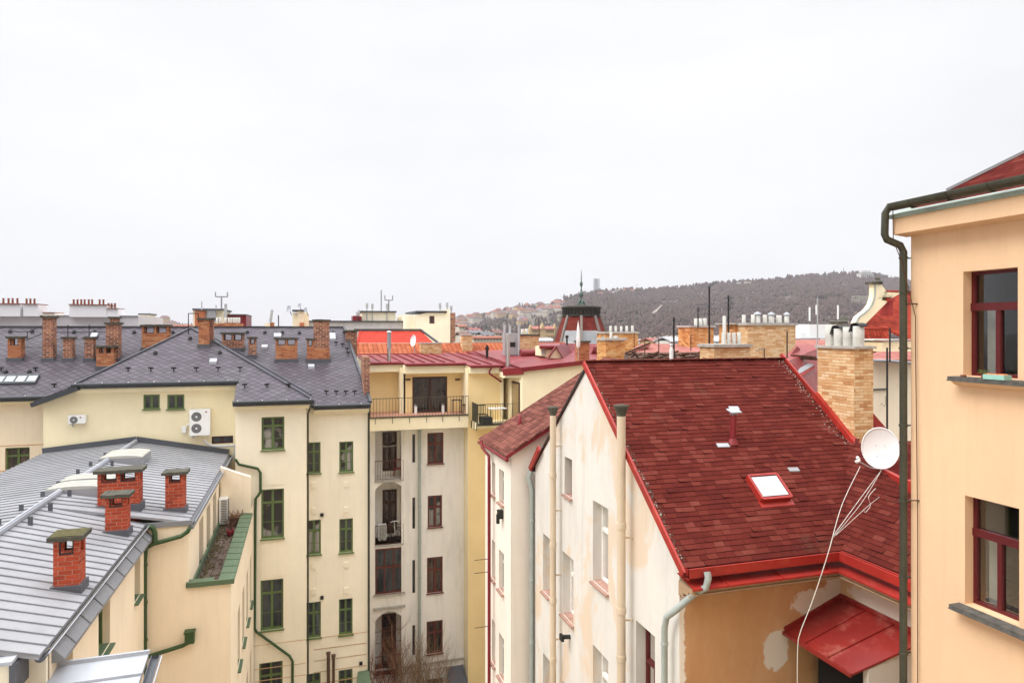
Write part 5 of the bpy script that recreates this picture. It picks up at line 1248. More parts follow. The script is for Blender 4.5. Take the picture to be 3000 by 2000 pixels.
# canopy in the corner
m = M()
c0, c1, c2, c3 = V3(10.42, 11.3, -5.42), V3(9.05, 11.3, -5.93), V3(9.05, 9.55, -5.93), V3(10.42, 9.3, -5.42)
m.slab([c0, c1, c2, c3 + V3(0, -2.2, 0)][:3] + [V3(10.42, 9.3, -5.42)], .04)
for k in range(1, 3): 
    t_ = k / 3; m.beam(c0.lerp(V3(10.42, 9.3, -5.42), t_) + V3(0, 0, .015), c1.lerp(c2, t_) + V3(0, 0, .015), .02, .035)
m.beam(c1 + V3(-.03, 0, -.03), c2 + V3(-.03, 0, -.03), .04, .06); m.beam(c0 + V3(0, -.02, .04), c1 + V3(0, -.02, .04), .04, .08); m.beam(c0 + V3(-.02, 0, .04), c3 + V3(-.02, 0, .04), .04, .08)
m.build('canopy', K['red_canopy'], H6)
m = M(); m.prism([(9.35, 9.5, -12), (10.41, 9.35, -12), (10.41, 9.35, -5.48), (9.35, 9.5, -5.88)], (0, .12, 0)); m.build('canopy_wall', plaster('patched_grey_wall', (.62, .57, .50), .6), H6)
m = M(); m.box(9.6, 10.3, 9.8, 11.0, -12, -6.05); m.build('canopy_black_box', K['dark'], H6)  # solid near-black box under the canopy
# moss and grit caught along the verge
m = M(); rnd = random.Random(4)
for k in range(520):
    t_ = rnd.random() ** .7; Y = YR - t_ * (YR - YE); X = 6.62 + abs(rnd.gauss(0, .05)); z_ = rp(X, Y)[2] + .005; s_ = rnd.uniform(.006, .020)
    m.lathe((X, Y, z_), [(0, -.01), (s_, 0), (s_ * .6, s_ * .7), (0, s_ * .9)], 5, rnd.choice((0, 0, 0, 2, 2, 1)))
for k in range(110):
    X = 12.3 - abs(rnd.gauss(0, .12)); Y = rnd.uniform(13, 15.4); z_ = rp(X, Y)[2] + .01; s_ = rnd.uniform(.01, .025); m.lathe((X, Y, z_), [(0, -.01), (s_, 0), (0, s_)], 5, 1)
o = m.build('moss_debris', [K['concrete'], K['concrete_l'], K['rust_iron']], H6); o['kind'] = 'stuff'
# yellow brick chimney standing at the verge
c6 = chimney(H6, 12.42, 12.98, 13.05, 14.25, -4.0, at_y(2497, 1022, 13.05).z, 'brick_yellow', 'concrete_l', .05, .06, 0, None,
        [(-.02 + .12, .10, .62, ''), (.62, .1, .5, ''), (1.0, .1, .52, '')], 'pot', "big yellow brick chimney at the right edge of the red roof")
for k, (x, yb_, yt, kd) in enumerate(((2435, 1012, 946, ''), (2458, 1012, 962, 'hat'), (2484, 1012, 958, ''), (2508, 1012, 955, 'hat'))):
    pass
# replace the generated pots with the row that runs along the stack
for ch in list(c6.children):
    if ch.name.startswith('flue_pot'): bpy.data.objects.remove(ch)
zt = at_y(2497, 1022, 13.05).z + .06
for (fy, r, h_, kd) in ((.92, .125, .52, 0), (.66, .125, .42, 1), (.40, .115, .46, 0), (.10, .125, .48, 1)):
    cy = 13.1 + 1.1 * fy; cx = 12.70
    m = M(); m.lathe((cx, cy, zt), [(r, -.02), (r * 1.02, h_ * .4), (r, h_), (r * .84, h_), (r * .84, h_ * .5), (0, h_ * .5)], 16); o = m.build('flue_pot', K['pot'], c6)
    if kd:
        m = M()
        for q in range(9):
            t0, t1 = math.pi * (.25 + q * .08), math.pi * (.25 + (q + 1) * .08)
            m.face([(cx - r, cy + r * 1.3 * math.cos(t0), zt + h_ + r * .8 * math.sin(t0) - .02), (cx + r, cy + r * 1.3 * math.cos(t0), zt + h_ + r * .8 * math.sin(t0) - .02), (cx + r, cy + r * 1.3 * math.cos(t1), zt + h_ + r * .8 * math.sin(t1) - .02), (cx - r, cy + r * 1.3 * math.cos(t1), zt + h_ + r * .8 * math.sin(t1) - .02)])
        m.prism([(cx - r, cy + r * .9, zt + h_ + .05), (cx - r, cy + r * 1.5, zt + h_ - .14), (cx - r, cy + r * .8, zt + h_ - .12)], (2 * r, 0, 0))
        m.build('rain_cowl', K['black'], o)
# satellite dish
dc = at_t(2578, 1312, 14.6); nrm = (Vector((-.62, -.75, .12))).normalized()
t = thing('satellite_dish', (dc.x, dc.y, dc.z - .5), "white satellite dish in front of the red flashing beside the big yellow brick chimney", 'satellite dish')
def dish(root, c, n, rx, rz, mat, cable=True, lnb=None):
    ax = n.cross(V3(0, 0, 1)).normalized(); ay = ax.cross(n).normalized(); m = M(); rings = 8; seg = 36
    P = [[c + ax * rx * (i / rings) * math.cos(2 * math.pi * k / seg) + ay * rz * (i / rings) * math.sin(2 * math.pi * k / seg) + n * (.09 * rx / .4 * (i / rings) ** 2) for k in range(seg)] for i in range(rings + 1)]
    for i in range(rings):
        for k in range(seg):
            k2 = (k + 1) % seg; m.face([P[i][k], P[i + 1][k], P[i + 1][k2], P[i][k2]], 0, True)
            m.face([P[i][k] - n * .015, P[i + 1][k] - n * .015, P[i + 1][k2] - n * .015, P[i][k2] - n * .015], 0, True)
    m.tube(P[-1] + [P[-1][0]], .012 * rx / .4 + .002, 6, cap=False)
    m.build('reflector', K[mat], root); return ax, ay
ax, ay = dish(t, dc, nrm, .355, .43, 'dish')
m = M()
for (u, v) in ((-.08, .06), (.08, .05), (-.1, -.16), (.06, -.17)):
    c = dc + ax * u + ay * v + nrm * .04; m.tube([c, c + nrm * .012], .012, 6)
m.build('bolt', K['galv'], t)
lnb = at_t(2517, 1348, 14.2); foot = dc - ay * .44 + nrm * .06
m = M(); m.tube([foot, foot.lerp(lnb, .5) + V3(0, 0, -.06), lnb + V3(.02, 0, -.04)], .014, 6); m.build('feed_arm', K['galv'], t)
m = M(); m.tube([lnb - nrm * -.02, lnb + (dc - lnb).normalized() * -.09], .035, 10); m.tube([lnb, lnb + V3(-.1, -.02, -.01)], .03, 8); m.tube([lnb + V3(.0, 0, .03), lnb + V3(-.05, 0, .07)], .03, 8); m.build('receiver', K['white'], t)
m = M(); m.tube([dc - nrm * .02, dc - nrm * .25, dc - nrm * .25 + V3(0, 0, -.9)], .03, 8); m.build('mast', K['galv'], t)
# cables from the dish
def rope(pts, r, name, mat, label, cat='cable'):
    m = M(); n = len(pts); P = []
    for i in range(n - 1):
        p0, p1, p2, p3 = pts[max(i - 1, 0)], pts[i], pts[i + 1], pts[min(i + 2, n - 1)]
        for k in range(8):
            u = k / 8; P.append(.5 * ((2 * p1) + (p2 - p0) * u + (2 * p0 - 5 * p1 + 4 * p2 - p3) * u * u + (3 * p1 - p0 - 3 * p2 + p3) * u ** 3))
    P.append(pts[-1]); m.tube(P, r, 6); return tag(m.build(name, K[mat]), label, cat)
K['cable'] = plain("white_cable", (.62, .60, .55), .5)
T = lambda x, y, t_: at_t(x, y, t_)
rope([T(2520, 1366, 14.1), T(2470, 1470, 13.2), T(2440, 1568, 12.4)], .0065, 'cable', 'cable', "white cable from the dish receiver to the gutter, leftmost strand")
rope([T(2583, 1376, 14.5), T(2520, 1460, 13.6), T(2440, 1570, 12.4)], .0065, 'cable', 'cable', "white cable from the foot of the dish to the gutter, upper of the close pair")
rope([T(2578, 1385, 14.5), T(2522, 1475, 13.6), T(2442, 1572, 12.4)], .006, 'cable', 'cable', "white cable from the foot of the dish to the gutter, lower of the close pair")
rope([T(2620, 1395, 14.6), T(2600, 1435, 14.2), T(2545, 1480, 13.7), T(2450, 1566, 12.4)], .005, 'cable', 'cable', "slack white cable looping in from the right of the dish")
rope([T(2565, 1430, 14), T(2545, 1455, 13.8), T(2550, 1480, 13.8), T(2535, 1500, 13.6), T(2530, 1490, 13.6)], .006, 'cable', 'cable', "short loose cable end curling over the red roof below the dish")
rope([T(2440, 1570, 12.4), T(2420, 1640, 12.3), T(2380, 1760, 12.3), T(2345, 1850, 12.3), T(2337, 1900, 12.3), T(2336, 2030, 12.3)], .009, 'cable', 'cable', "bundle of white cable hanging from the red gutter past the tin canopy")
# firewall and lower roofs between chimney and orange house
t = thing('house', (14, 14, GZ), "low dark stone lean-to with a steep red tin edge right behind the satellite dish", 'house')
a, b = at_y(2548, 1198, 14.4), at_y(2700, 1372, 14.4)
m = M(); m.prism([(a.x, 14.4, a.z), (b.x, 14.4, b.z), (b.x, 14.4, b.z - .5), (a.x, 14.4, a.z - 2.4)], (0, .1, 0)); m.box(13.0, 16, 14.5, 18, GZ, -3.6)
m.build('roof_edge', K['red_metal'], t)
m = M(); m.box(13.0, 16, 13.9, 14.3, -5, at_y(2640, 1325, 13.9).z); m.build('wall', plaster("dark_stained_render", (.32, .26, .20), .9), t)
m = M(); m.box(13.0, 16, 13.84, 14.3, at_y(2640, 1325, 13.9).z, at_y(2640, 1315, 13.9).z); m.build('wall_cap', K['red_old'], t)
m = M(); m.face([(12.3, 12.7, -3.6), (16, 12.7, -3.6), (16, 14, -2.9), (12.3, 14, -2.9)]); m.build('roof', K['shingle'], t)
# ================================================================== HOUSE 7: apricot house at the right edge
H7 = thing('house', (11, 3, GZ), "apricot plastered house at the right edge with wine red windows and a dark gutter", 'house')
wo = Wall('x', 9.2, -1); YN = 8.50
k1 = hx(wo, 2822, 2982, 796, 1100); k2 = hx(wo, 2827, 2986, 1450, 1768)
more = [(k2[0], k2[1], k2[2] - 3.2, k2[3] - 3.2), (3.6, 4.6, k1[2], k1[3]), (3.6, 4.6, k2[2], k2[3])]
ZC = 1.28
m = M(); wall_faces(m, wo, [(-4, GZ), (YN, GZ), (YN, 1.76), (-4, 1.76)], [k1, k2] + more, .25)
m.box(9.5, 16, 8.3, YN, GZ, 1.7)
m.face([(9.2, YN, GZ), (9.6, YN, GZ), (9.6, YN, 1.7), (9.2, YN, 1.7)]); m.build('wall', K['orange'], H7)
for h in [k1, k2] + more:
    w_ = window(H7, wo, h, 'wine_frame', 'pane', 'tee', .25, .05, None, tr=.34)
    open_behind(H7, wo, h, 2.2, [(.74, .93, .64, 0), (.06, .22, .64, 0), (.30, .36, .64, 0)], rev=.25)
    m = M(); zt_ = h[3] - (h[3] - h[2]) * .34; wo.box(m, h[0], h[1], zt_ - .055, zt_ + .055, -.21, -.14); m.build('transom', K['wine_frame'], w_)
    m = M(); wo.box(m, h[0] - .32, h[1] + .09, h[2] - .07, h[2] - .01, -.12, .20); wo.box(m, h[0] - .32, h[1] + .09, h[2] - .075, h[2] - .055, .185, .215); m.build('sill', plain("grey_slate_sill", (.10, .095, .085), .8, var=.5, sc=9), w_)
    m = M(); m.prism([wo.P(h[0] - .26, h[2] - .075, 0), wo.P(h[0] - .26, h[2] - .075, .17), wo.P(h[0] - .26, h[2] - .13, .10), wo.P(h[0] - .26, h[2] - .16, 0)], wo.P(h[1] + .06, 0, 0) - wo.P(h[0] - .26, 0, 0)); m.build('sill_moulding', K['orange'], w_)
m = M(); m.prism([(9.2, YN + .08, 1.76), (8.92, YN + .08, 1.76), (8.92, YN + .08, 1.50), (9.0, YN + .08, 1.49), (9.2, YN + .08, 1.47)], (0, -12.6, 0)); m.build('cornice', K['orange'], H7)
m = M(); m.prism([(9.3, YN + .12, 1.96), (8.88, YN + .12, 1.81), (8.88, YN + .12, 1.75), (9.3, YN + .12, 1.75)], (0, -12.6, 0)); m.build('cornice_flashing', plain("green_grey_flashing", (.30, .36, .31), .55, var=.3), H7)
m = M(); gx = 8.80; gz = 1.95
m.channel((gx, YN - .02, gz), (gx, -4, gz), .098, n=12)
y = YN - .4
while y > -3: 
    n = 10; m.tube([(gx + .108 * math.cos(math.pi * k / n), y, gz - .108 * math.sin(math.pi * k / n)) for k in range(n + 1)], .014, 6); m.tube([(gx + .08, y, gz), (gx + .3, y, gz - .02)], .009, 5); y -= .62
m.build('gutter', K['bronze'], H7)
m = M(); xo_, yo_ = 9.08, YN + .03
pts = [(gx, YN - .12, gz - .02), (gx - .01, YN + .03, gz - .04), (gx - .02, YN + .09, gz - .12), (gx - .02, YN + .10, gz - .45), (gx + .01, YN + .09, gz - .53), (xo_ - .04, yo_ + .02, gz - .62), (xo_, yo_, gz - .72), (xo_, yo_, GZ)]
m.tube(pts, .056, 14)
for zz in (1.15, .62, -.28, -1.5, -2.7, -3.9, -5.1): m.tube([(xo_, yo_, zz), (xo_, yo_, zz - .035)], .067, 14); m.box(xo_ + .05, 9.22, yo_ - .012, yo_ + .012, zz - .03, zz - .01)
m.build('downpipe', K['bronze'], H7)
m = M(); cx = 9.16
m.tube([(8.86, YN + .02, 1.9), (8.9, YN + .05, 1.4), (9.0, YN - .0, 1.1), (cx, YN - .12, .2), (cx, YN - .12, -.2), (cx, YN - .16, -3), (cx, YN - .16, -6), (cx, YN - .16, GZ)], .007, 5)
for (x, y) in ((2688, 890), (2693, 1466)): a = at_x(x, y, 9.2); m.tube([(9.2, a.y, a.z), (9.08, a.y + .06, a.z), (9.16, a.y + .14, a.z)], .012, 5)
m.build('lightning_wire', K['rust_iron'], H7)
m = M(); hpz = .64
e0, e1 = 9.06, 1.865
m.slab([(e0, YN - .05, e1), (e0, -4, e1), (e0 + 5, -4, e1 + 5 * hpz), (e0 + 5, YN - 4.2, e1 + 5 * hpz)], .05)
m.slab([(e0, YN - .05, e1), (e0 + 5, YN - 4.2, e1 + 5 * hpz), (16, YN - 4.2, e1 + 5 * hpz), (16, YN - .05, e1)], .05)
m.build('roof', K['shingle'], H7)
m = M(); m.beam((e0 + .4, YN - .4, e1 + .28), (e0 + 5, YN - 4.2, e1 + 5 * hpz + .04), .03, .04); m.build('hip_cap', K['zinc'], H7)
# things on the upper sill
a = (k1[0] + .05)
t = thing('planter', (9.1, k1[0] + .2, k1[2]), "turquoise planter of orange gravel on the upper window sill of the apricot house", 'planter')
m = M(); m.box(8.99, 9.13, k1[0] + .03, k1[0] + .33, k1[2] - .01, k1[2] + .055); m.build('box', plain("turquoise_plastic", (.30, .55, .48), .4), t)
m = M(); rnd = random.Random(2)
for k in range(60): m.lathe((rnd.uniform(9.0, 9.12), k1[0] + rnd.uniform(.05, .31), k1[2] + .05), [(0, -.01), (.012, 0), (.008, .014), (0, .02)], 5)
m.build('gravel', plain("orange_gravel", (.65, .25, .12), .8, var=.4, sc=30), t)
t = thing('potted_plant', (9.1, k1[0] + .42, k1[2]), "small straggly green plant behind the planter on the upper window sill", 'plant')
m = M(); m.lathe((9.12, k1[0] + .42, k1[2] - .01), [(0, 0), (.03, 0), (.035, .04), (0, .04)], 8); m.build('pot', K['terracotta'], t)
m = M()
for k in range(26):
    a_ = rnd.uniform(0, 6.28); r_ = rnd.uniform(.02, .07); c = V3(9.12, k1[0] + .42, k1[2] + .04); q = c + V3(math.cos(a_) * r_, math.sin(a_) * r_ * 1.4, rnd.uniform(.02, .07)); m.tube([c, q], .002, 3); m.face([q, q + V3(.012, .01, .004), q + V3(0, .022, .01), q + V3(-.012, .01, .002)])
m.build('leaves', plain("olive_leaf", (.10, .13, .03), .7), t)
m = M(); m.lathe((9.08, k1[1] - .10, k1[2] - .01), [(0, 0), (.035, 0), (.04, .03), (0, .035)], 8); tag(m.build('bowl', K['terracotta']), "small orange clay bowl at the left end of the upper window sill", 'bowl')
# ================================================================== MIDDLE DISTANCE
def yq(x, y, Y): return at_y(x, y, Y)
def fbox(m, x0, x1, yt, yb, Y, dep, mi=0, zb=None):
    a, b = yq(x0, yb, Y), yq(x1, yt, Y); z0 = a.z if zb is None else zb; m.box(a.x, b.x, Y, Y + dep, z0, b.z, mi); return a.x, b.x, z0, b.z
# ---- orange tiled house behind the terraces
t = thing('house', (6, 46, GZ), "house with a bright orange tile roof and scarlet upper strip behind the terraces", 'house')
Y0, Y1, Y2 = 43.0, 44.6, 46.2
z0, z1, z2 = yq(1300, 1036, Y0).z, yq(1300, 1004, Y1).z, yq(1200, 968, Y2).z
a, b, c, d = yq(1048, 1036, Y0).x, yq(1680, 1036, Y0).x, yq(1052, 1003, Y1).x, yq(1270, 1003, Y1).x
m = M(); m.slab([(a - .1, Y0, z0), (b, Y0, z0), (b, Y1, z1), (c - .3, Y1, z1)], .08); m.build('roof', K['tile_orange'], t)
e, f = yq(1060, 968, Y2).x, yq(1232, 968, Y2).x
m = M(); m.face([(c - .2, Y1, z1 + .01), (d, Y1, z1 + .01), (f, Y2, z2), (e, Y2, z2)]); m.face([(c - .3, Y1, z1), (e, Y2, z2), (e - .2, Y2 - .1, z2), (a - .2, Y0, z0)]); m.build('scarlet_roof', plain("scarlet_roof_sheet", (.40, .045, .028), .7, spec=.1, var=.2), t)
m = M(); m.beam((e - .5, Y2, z2 + .06), (f, Y2, z2 + .06), .2, .1); m.beam((f, Y2, z2 + .06), (d + .3, Y1, z1 + .02), .15, .1); m.build('ridge_cap', K['slate_trim'], t)
m = M(); m.beam((a - .15, Y0, z0 + .06), (c - .3, Y1, z1 + .08), .12, .12); m.beam((a - .15, Y0 - .02, z0), (b, Y0 - .02, z0), .08, .1); m.build('verge_flashing', K['maroon'], t)
m = M(); m.box(a, b, Y0 + .1, 52, GZ, z0 - .12); m.box(c, d + 1, Y1 + .3, 50, z0 - .2, z1 - .1); m.build('wall', K['cream_pale'], t)
for (x0, x1, yt, yb, Y, mt) in ((1233, 1294, 1006, 1040, 42.9, 'brick_yellow'), (1355, 1384, 983, 1030, 43.4, 'brick_yellow')):
    p, q = yq(x0, yb, Y), yq(x1, yt, Y); chimney(t, p.x, q.x, Y, Y + .6, p.z - .5, q.z, mt, 'concrete_l', .04, .06)
# ---- rooftop penthouse: grey band and cream boxes
t = thing('building', (4, 62, GZ), "flat grey roofed building with two cream rooftop boxes left of the hill", 'building')
m = M(); x0, x1, z0, z1 = fbox(m, 905, 1216, 944, 972, 60, 8, 0, GZ); m.build('wall', plain("pale_grey_panel", (.50, .48, .49), .6), t)
m = M(); m.box(x0 - .2, x1 + .1, 59.85, 68, z1, z1 + .12); m.build('roof_edge', K['slate_trim'], t)
m = M(); fbox(m, 1060, 1159, 915, 944, 61, 5); m.build('rooftop_box', K['cream_pale'], t)
m = M(); p, q = yq(1057, 914, 60.8), yq(1162, 911, 60.8); m.box(p.x, q.x, 60.8, 66.2, p.z, q.z); m.build('roof_edge', K['slate_trim'], t)
m = M(); wq = Wall('y', 58.0, -1); ha = wq.px(1217, 1010); hb_ = wq.px(1319, 906); o1 = hp(wq, 1258, 1273, 925, 948)
wall_faces(m, wq, [(ha[0], GZ), (hb_[0], GZ), (hb_[0], hb_[1]), (wq.px(1307, 915)[0], hb_[1]), (ha[0], wq.px(0, 915)[1])], [o1], .2)
m.box(ha[0], hb_[0], 58.3, 64, GZ, wq.px(0, 916)[1]); m.box(wq.px(1190, 915)[0], ha[0], 58.6, 64, GZ, wq.px(0, 914)[1]); m.build('rooftop_box', K['cream_pale'], t)
window(t, wq, o1, 'brown_frame', 'glass', 'one', .15, .12)
m = M(); p, q = wq.px(1217, 916), wq.px(1308, 911); m.box(p[0], q[0], 57.8, 64, p[1], q[1]); m.build('roof_edge', K['slate_trim'], t)
m = M(); fbox(m, 1319, 1334, 916, 1001, 58.3, 3); m.build('chimney', K['brick_old'], t)
m = M(); fbox(m, 1034, 1048, 925, 945, 60.5, 2); fbox(m, 1052, 1059, 926, 945, 60.5, 2); m.build('rooftop_hut', K['maroon'], t)
for x, yt in ((1075, 888), (1091, 890), (1046, 914), (1052, 908), (1289, 888), (1310, 886), (1322, 896), (1134, 890)):
    m = M(); p = yq(x, 944, 60.9); m.tube([(p.x, 60.9, p.z), (p.x, 60.9, yq(x, yt, 60.9).z)], .05, 5); m.tube([(p.x, 60.9, yq(x, yt, 60.9).z), (p.x, 60.9, yq(x, yt + 14, 60.9).z)], .11, 6); m.build('mast', K['galv'], t)
# ---- antennas of the fork shape
def fork(x, yb, ym, yt, w_, Y, label):
    t_ = thing('antenna', yq(x, yb, Y), label, 'antenna'); m = M(); p = yq(x, yb, Y); c = yq(x, ym, Y); s_ = w_ / 2000 * (p.length)
    m.tube([p, c], .06, 5); m.build('mast', K['zinc'], t_); m = M(); m.tube([c - V3(s_, 0, 0), c + V3(s_, 0, 0)], .05, 5)
    for sg in (-1, 1): q = yq(x, yt, Y) + V3(sg * s_, 0, 0); m.tube([c + V3(sg * s_, 0, 0), q], .05, 5)
    m.build('dipole', K['zinc'], t_)
fork(649, 904, 869, 855, 15, 55, "tall grey fork antenna on the cream and orange rooftop box")
fork(1139, 911, 879, 865, 11, 60.9, "grey fork antenna on the cream rooftop box left of the hill")
m = M(); m.tube([yq(1117, 911, 60.8), yq(1117, 850, 60.8)], .06, 5); tag(m.build('antenna', K['zinc']), "tall thin whip antenna on the cream rooftop box left of the hill", 'antenna')
# ---- left far: white chimney walls with pots, grey roof strip
t = thing('building', (-20, 50, GZ), "pale grey roofed building behind the slate ridge at the left with white chimney walls", 'building')
m = M(); x0, x1, z0, z1 = fbox(m, -60, 405, 926, 962, 48, 8, 0, GZ); m.build('roof', plain("pale_tin_roof", (.60, .58, .60), .5, var=.05, sc=1), t)
m = M(); m.box(x0, x1, 47.9, 48, z1 - .02, z1 + .04); m.build('roof_edge', K['zinc'], t)
for (xa, xb, yt, yb, pots) in ((-60, 59, 890, 926, [10, 25, 37, 51]), (68, 111, 891, 926, [78, 89, 101]), (203, 313, 893, 928, [216, 227, 238, 248, 260, 270, 292, 303]), (314, 345, 904, 928, [318, 327, 337]), (125, 160, 916, 930, [])):
    Y = 47.5; m = M(); fbox(m, xa, xb, yt, yb, Y, 1.6); p = yq(xa - 1, yt, Y); q = yq(xb + 1, yt - 1.5, Y)
    o = m.build('chimney_wall', plain("white_chimney_render", (.78, .77, .79), .8, var=.04) if not pots == [] else K['white_side'], t)
    m = M(); m.box(p.x, q.x, Y - .1, Y + 1.7, p.z, q.z); m.build('coping', K['terracotta'], o)
    for x in pots: m = M(); c = yq(x, yt - 2, Y + .6); m.lathe(c, [(.06, 0), (.055, .25), (.075, .30), (0, .30)], 8); m.build('chimney_pot', K['terracotta'], o)
# rooftops behind the slate ridge, left to centre
def small_building(label, items, name='building', cat='building', Y=70):
    t_ = thing(name, yq(items[0][1], 960, Y), label, cat)
    for (nm, x0, x1, yt, yb, mt, dY, dep) in items:
        m = M(); fbox(m, x0, x1, yt, yb, Y + dY, dep, 0, None); m.build(nm, K[mat_] if (mat_ := mt) in K else mt, t_)
    return t_
K['orange_panel'] = plain("orange_wall_panel", (.45, .15, .07), .7)
small_building("cream and orange rooftop box with a grey panel behind the pyramid roof", [('wall', 565, 652, 908, 970, 'cream_pale', 0, 6), ('panel', 571, 600, 911, 970, 'orange_panel', -.3, .3), ('panel', 607, 632, 909, 942, 'zinc', -.35, .3), ('roof_edge', 563, 655, 904, 908, 'zinc_dark', -.4, 6.5)], Y=58)
small_building("maroon rooftop box behind the pyramid roof", [('wall', 651, 721, 923, 962, 'maroon', 0, 6), ('roof_edge', 649, 722, 920, 923, 'zinc_dark', -.2, 6)], Y=59)
t = small_building("long orange brick chimney with small grey pots behind the pyramid roof", [('stack', 622, 708, 947, 965, 'brick_orange', 0, 1.5)], 'chimney', 'chimney', Y=50)
for x in (637, 645, 661, 671, 678, 686, 693, 700): m = M(); m.lathe(yq(x, 946, 50.6), [(.09, 0), (.09, .38), (0, .38)], 8); m.build('flue_pot', K['pot'], t)
t = small_building("cream stepped rooftop tower with satellite dishes right of the pyramid roof", [('wall', 883, 893, 912, 965, 'cream_pale', .8, 3), ('wall', 857, 875, 916, 965, 'cream_pale', .3, 3), ('wall', 872, 890, 908, 965, 'cream_pink', 0, 3), ('wall', 888, 905, 917, 965, 'cream_pink', .5, 3), ('annex', 878, 891, 945, 965, 'orange_panel', -.3, 2), ('parapet', 856, 893, 907, 911, 'zinc_dark', -.2, 3)], Y=56)
for (x, y, r_, lb) in ((847, 905, .27, "round grey satellite dish on the left side of the cream stepped rooftop tower"), (878, 896, .2, "small grey satellite dish on top of the cream stepped rooftop tower"), (896, 907, .18, "smallest satellite dish at the right of the cream stepped rooftop tower")):
    c = yq(x, y, 55.6); td = thing('satellite_dish', c, lb, 'satellite dish'); dish(td, c, V3(-.5, -.85, .2).normalized(), r_ * .7, r_, 'zinc_light'); m = M(); m.tube([c + V3(0, .1, 0), c + V3(.2, .1, -.5)], .03, 5); m.build('mast', K['zinc_dark'], td)
small_building("small orange and cream chimney pair on the skyline left of the stepped tower", [('stack', 776, 791, 946, 963, 'cream_pink', 0, 2), ('stack', 792, 801, 944, 963, 'brick_orange', 0, 2)], 'chimney', 'chimney', Y=57)
m = M(); m.tube([yq(792, 945, 57), yq(797, 907, 57)], .12, 6); tag(m.build('flue', K['galv']), "thin leaning metal flue on the skyline left of the stepped tower", 'flue')
m = M(); m.tube([yq(816, 962, 57), yq(816, 923, 57)], .05, 5); tag(m.build('antenna', K['zinc_dark']), "short dark whip antenna left of the stepped tower", 'antenna')
small_building("cream chimney block behind the pyramid roof's left slope", [('stack', 407, 437, 922, 962, 'cream_pale', 0, 2), ('chimney_cap', 404, 440, 918, 922, 'zinc_dark', -.1, 2.2)], 'chimney', 'chimney', Y=52)
small_building("long low grey roof on the skyline behind the slate ridge", [('roof', 718, 880, 955, 966, 'zinc', 0, 6)], Y=60)
for k, (x, yt, yb, lb) in enumerate(((591, 883, 908, "left whip antenna on the cream and orange rooftop box"), (661, 890, 946, "tall steel flue beside the maroon rooftop box"), (633, 893, 906, "short whip antenna beside the fork antenna"))):
    m = M(); m.tube([yq(x, yb, 57.5), yq(x, yt, 57.5)], .05 if k != 1 else .11, 6); tag(m.build('antenna' if k != 1 else 'flue', K['galv']), lb, 'antenna' if k != 1 else 'flue')
# ---- grey vent stack unit and steel flue on the red tin roof
t = thing('ventilation_unit', yq(1500, 1040, 38.5), "grey metal ventilation unit with three round stacks on the red tin roof", 'ventilation unit')
m = M(); fbox(m, 1489, 1521, 976, 1040, 38.5, 1.2); fbox(m, 1494, 1510, 1002, 1016, 38.48, .02, 1); m.build('casing', [K['galv'], K['black']], t)
for x, yt in ((1478, 950), (1494, 953), (1520, 949)):
    m = M(); Y = 38.3 if x != 1494 else 38.9; p = yq(x, 1040, Y); m.tube([p, yq(x, yt, Y)], .075, 10); m.build('stack', K['galv'], t)
m = M(); m.tube([yq(1488, 1072, 34.2), yq(1488, 985, 34.2)], .12, 12); m.tube([yq(1488, 985, 34.2), yq(1488, 980, 34.2)], .14, 12)
for y in (1000, 1030, 1058): m.tube([yq(1488, y, 34.2), yq(1488, y + 2, 34.2)], .13, 12)
tag(m.build('flue', K['steel']), "shiny steel flue with joint rings standing on the red tin roof beside the ventilation unit", 'flue')
m = M(); m.tube([yq(1140, 1058, 37), yq(1140, 1020, 37)], .10, 10); m.tube([yq(1140, 1020, 37), yq(1140, 974, 37)], .105, 10, 1); m.lathe(yq(1140, 974, 37), [(.13, 0), (.13, .06), (0, .1)], 10)
tag(m.build('flue', [K['steel'], K['zinc']]), "two tone steel and grey flue at the left end of the red tin roof", 'flue')
m = M(); m.tube([yq(1427, 1050, 38), yq(1427, 1024, 38)], .08, 8); m.tube([yq(1427, 1024, 38), yq(1427, 1016, 38)], .12, 8); m.tube([yq(1427, 1016, 38), yq(1427, 1010, 38)], .06, 8)
tag(m.build('vent_pipe', K['black']), "short black vent pipe on the red tin roof", 'vent pipe')
c = yq(1213, 998, 42.0); td = thing('satellite_dish', c, "small pale satellite dish seen edge on before the orange tile roof", 'satellite dish'); dish(td, c, V3(-.9, -.4, .1).normalized(), .3, .34, 'dish'); m = M(); m.tube([c, c + V3(.05, .1, -.9)], .03, 6); m.build('mast', K['galv'], td)
c = yq(1353, 989, 55); td = thing('satellite_dish', c, "small white satellite dish left of the narrow brick chimney behind the orange roof", 'satellite dish'); dish(td, c, V3(-.2, -.95, .1).normalized(), .16, .17, 'dish')
m = M(); m.tube([c, c + V3(0, .1, -.7)], .03, 5); m.build('mast', K['galv'], td)
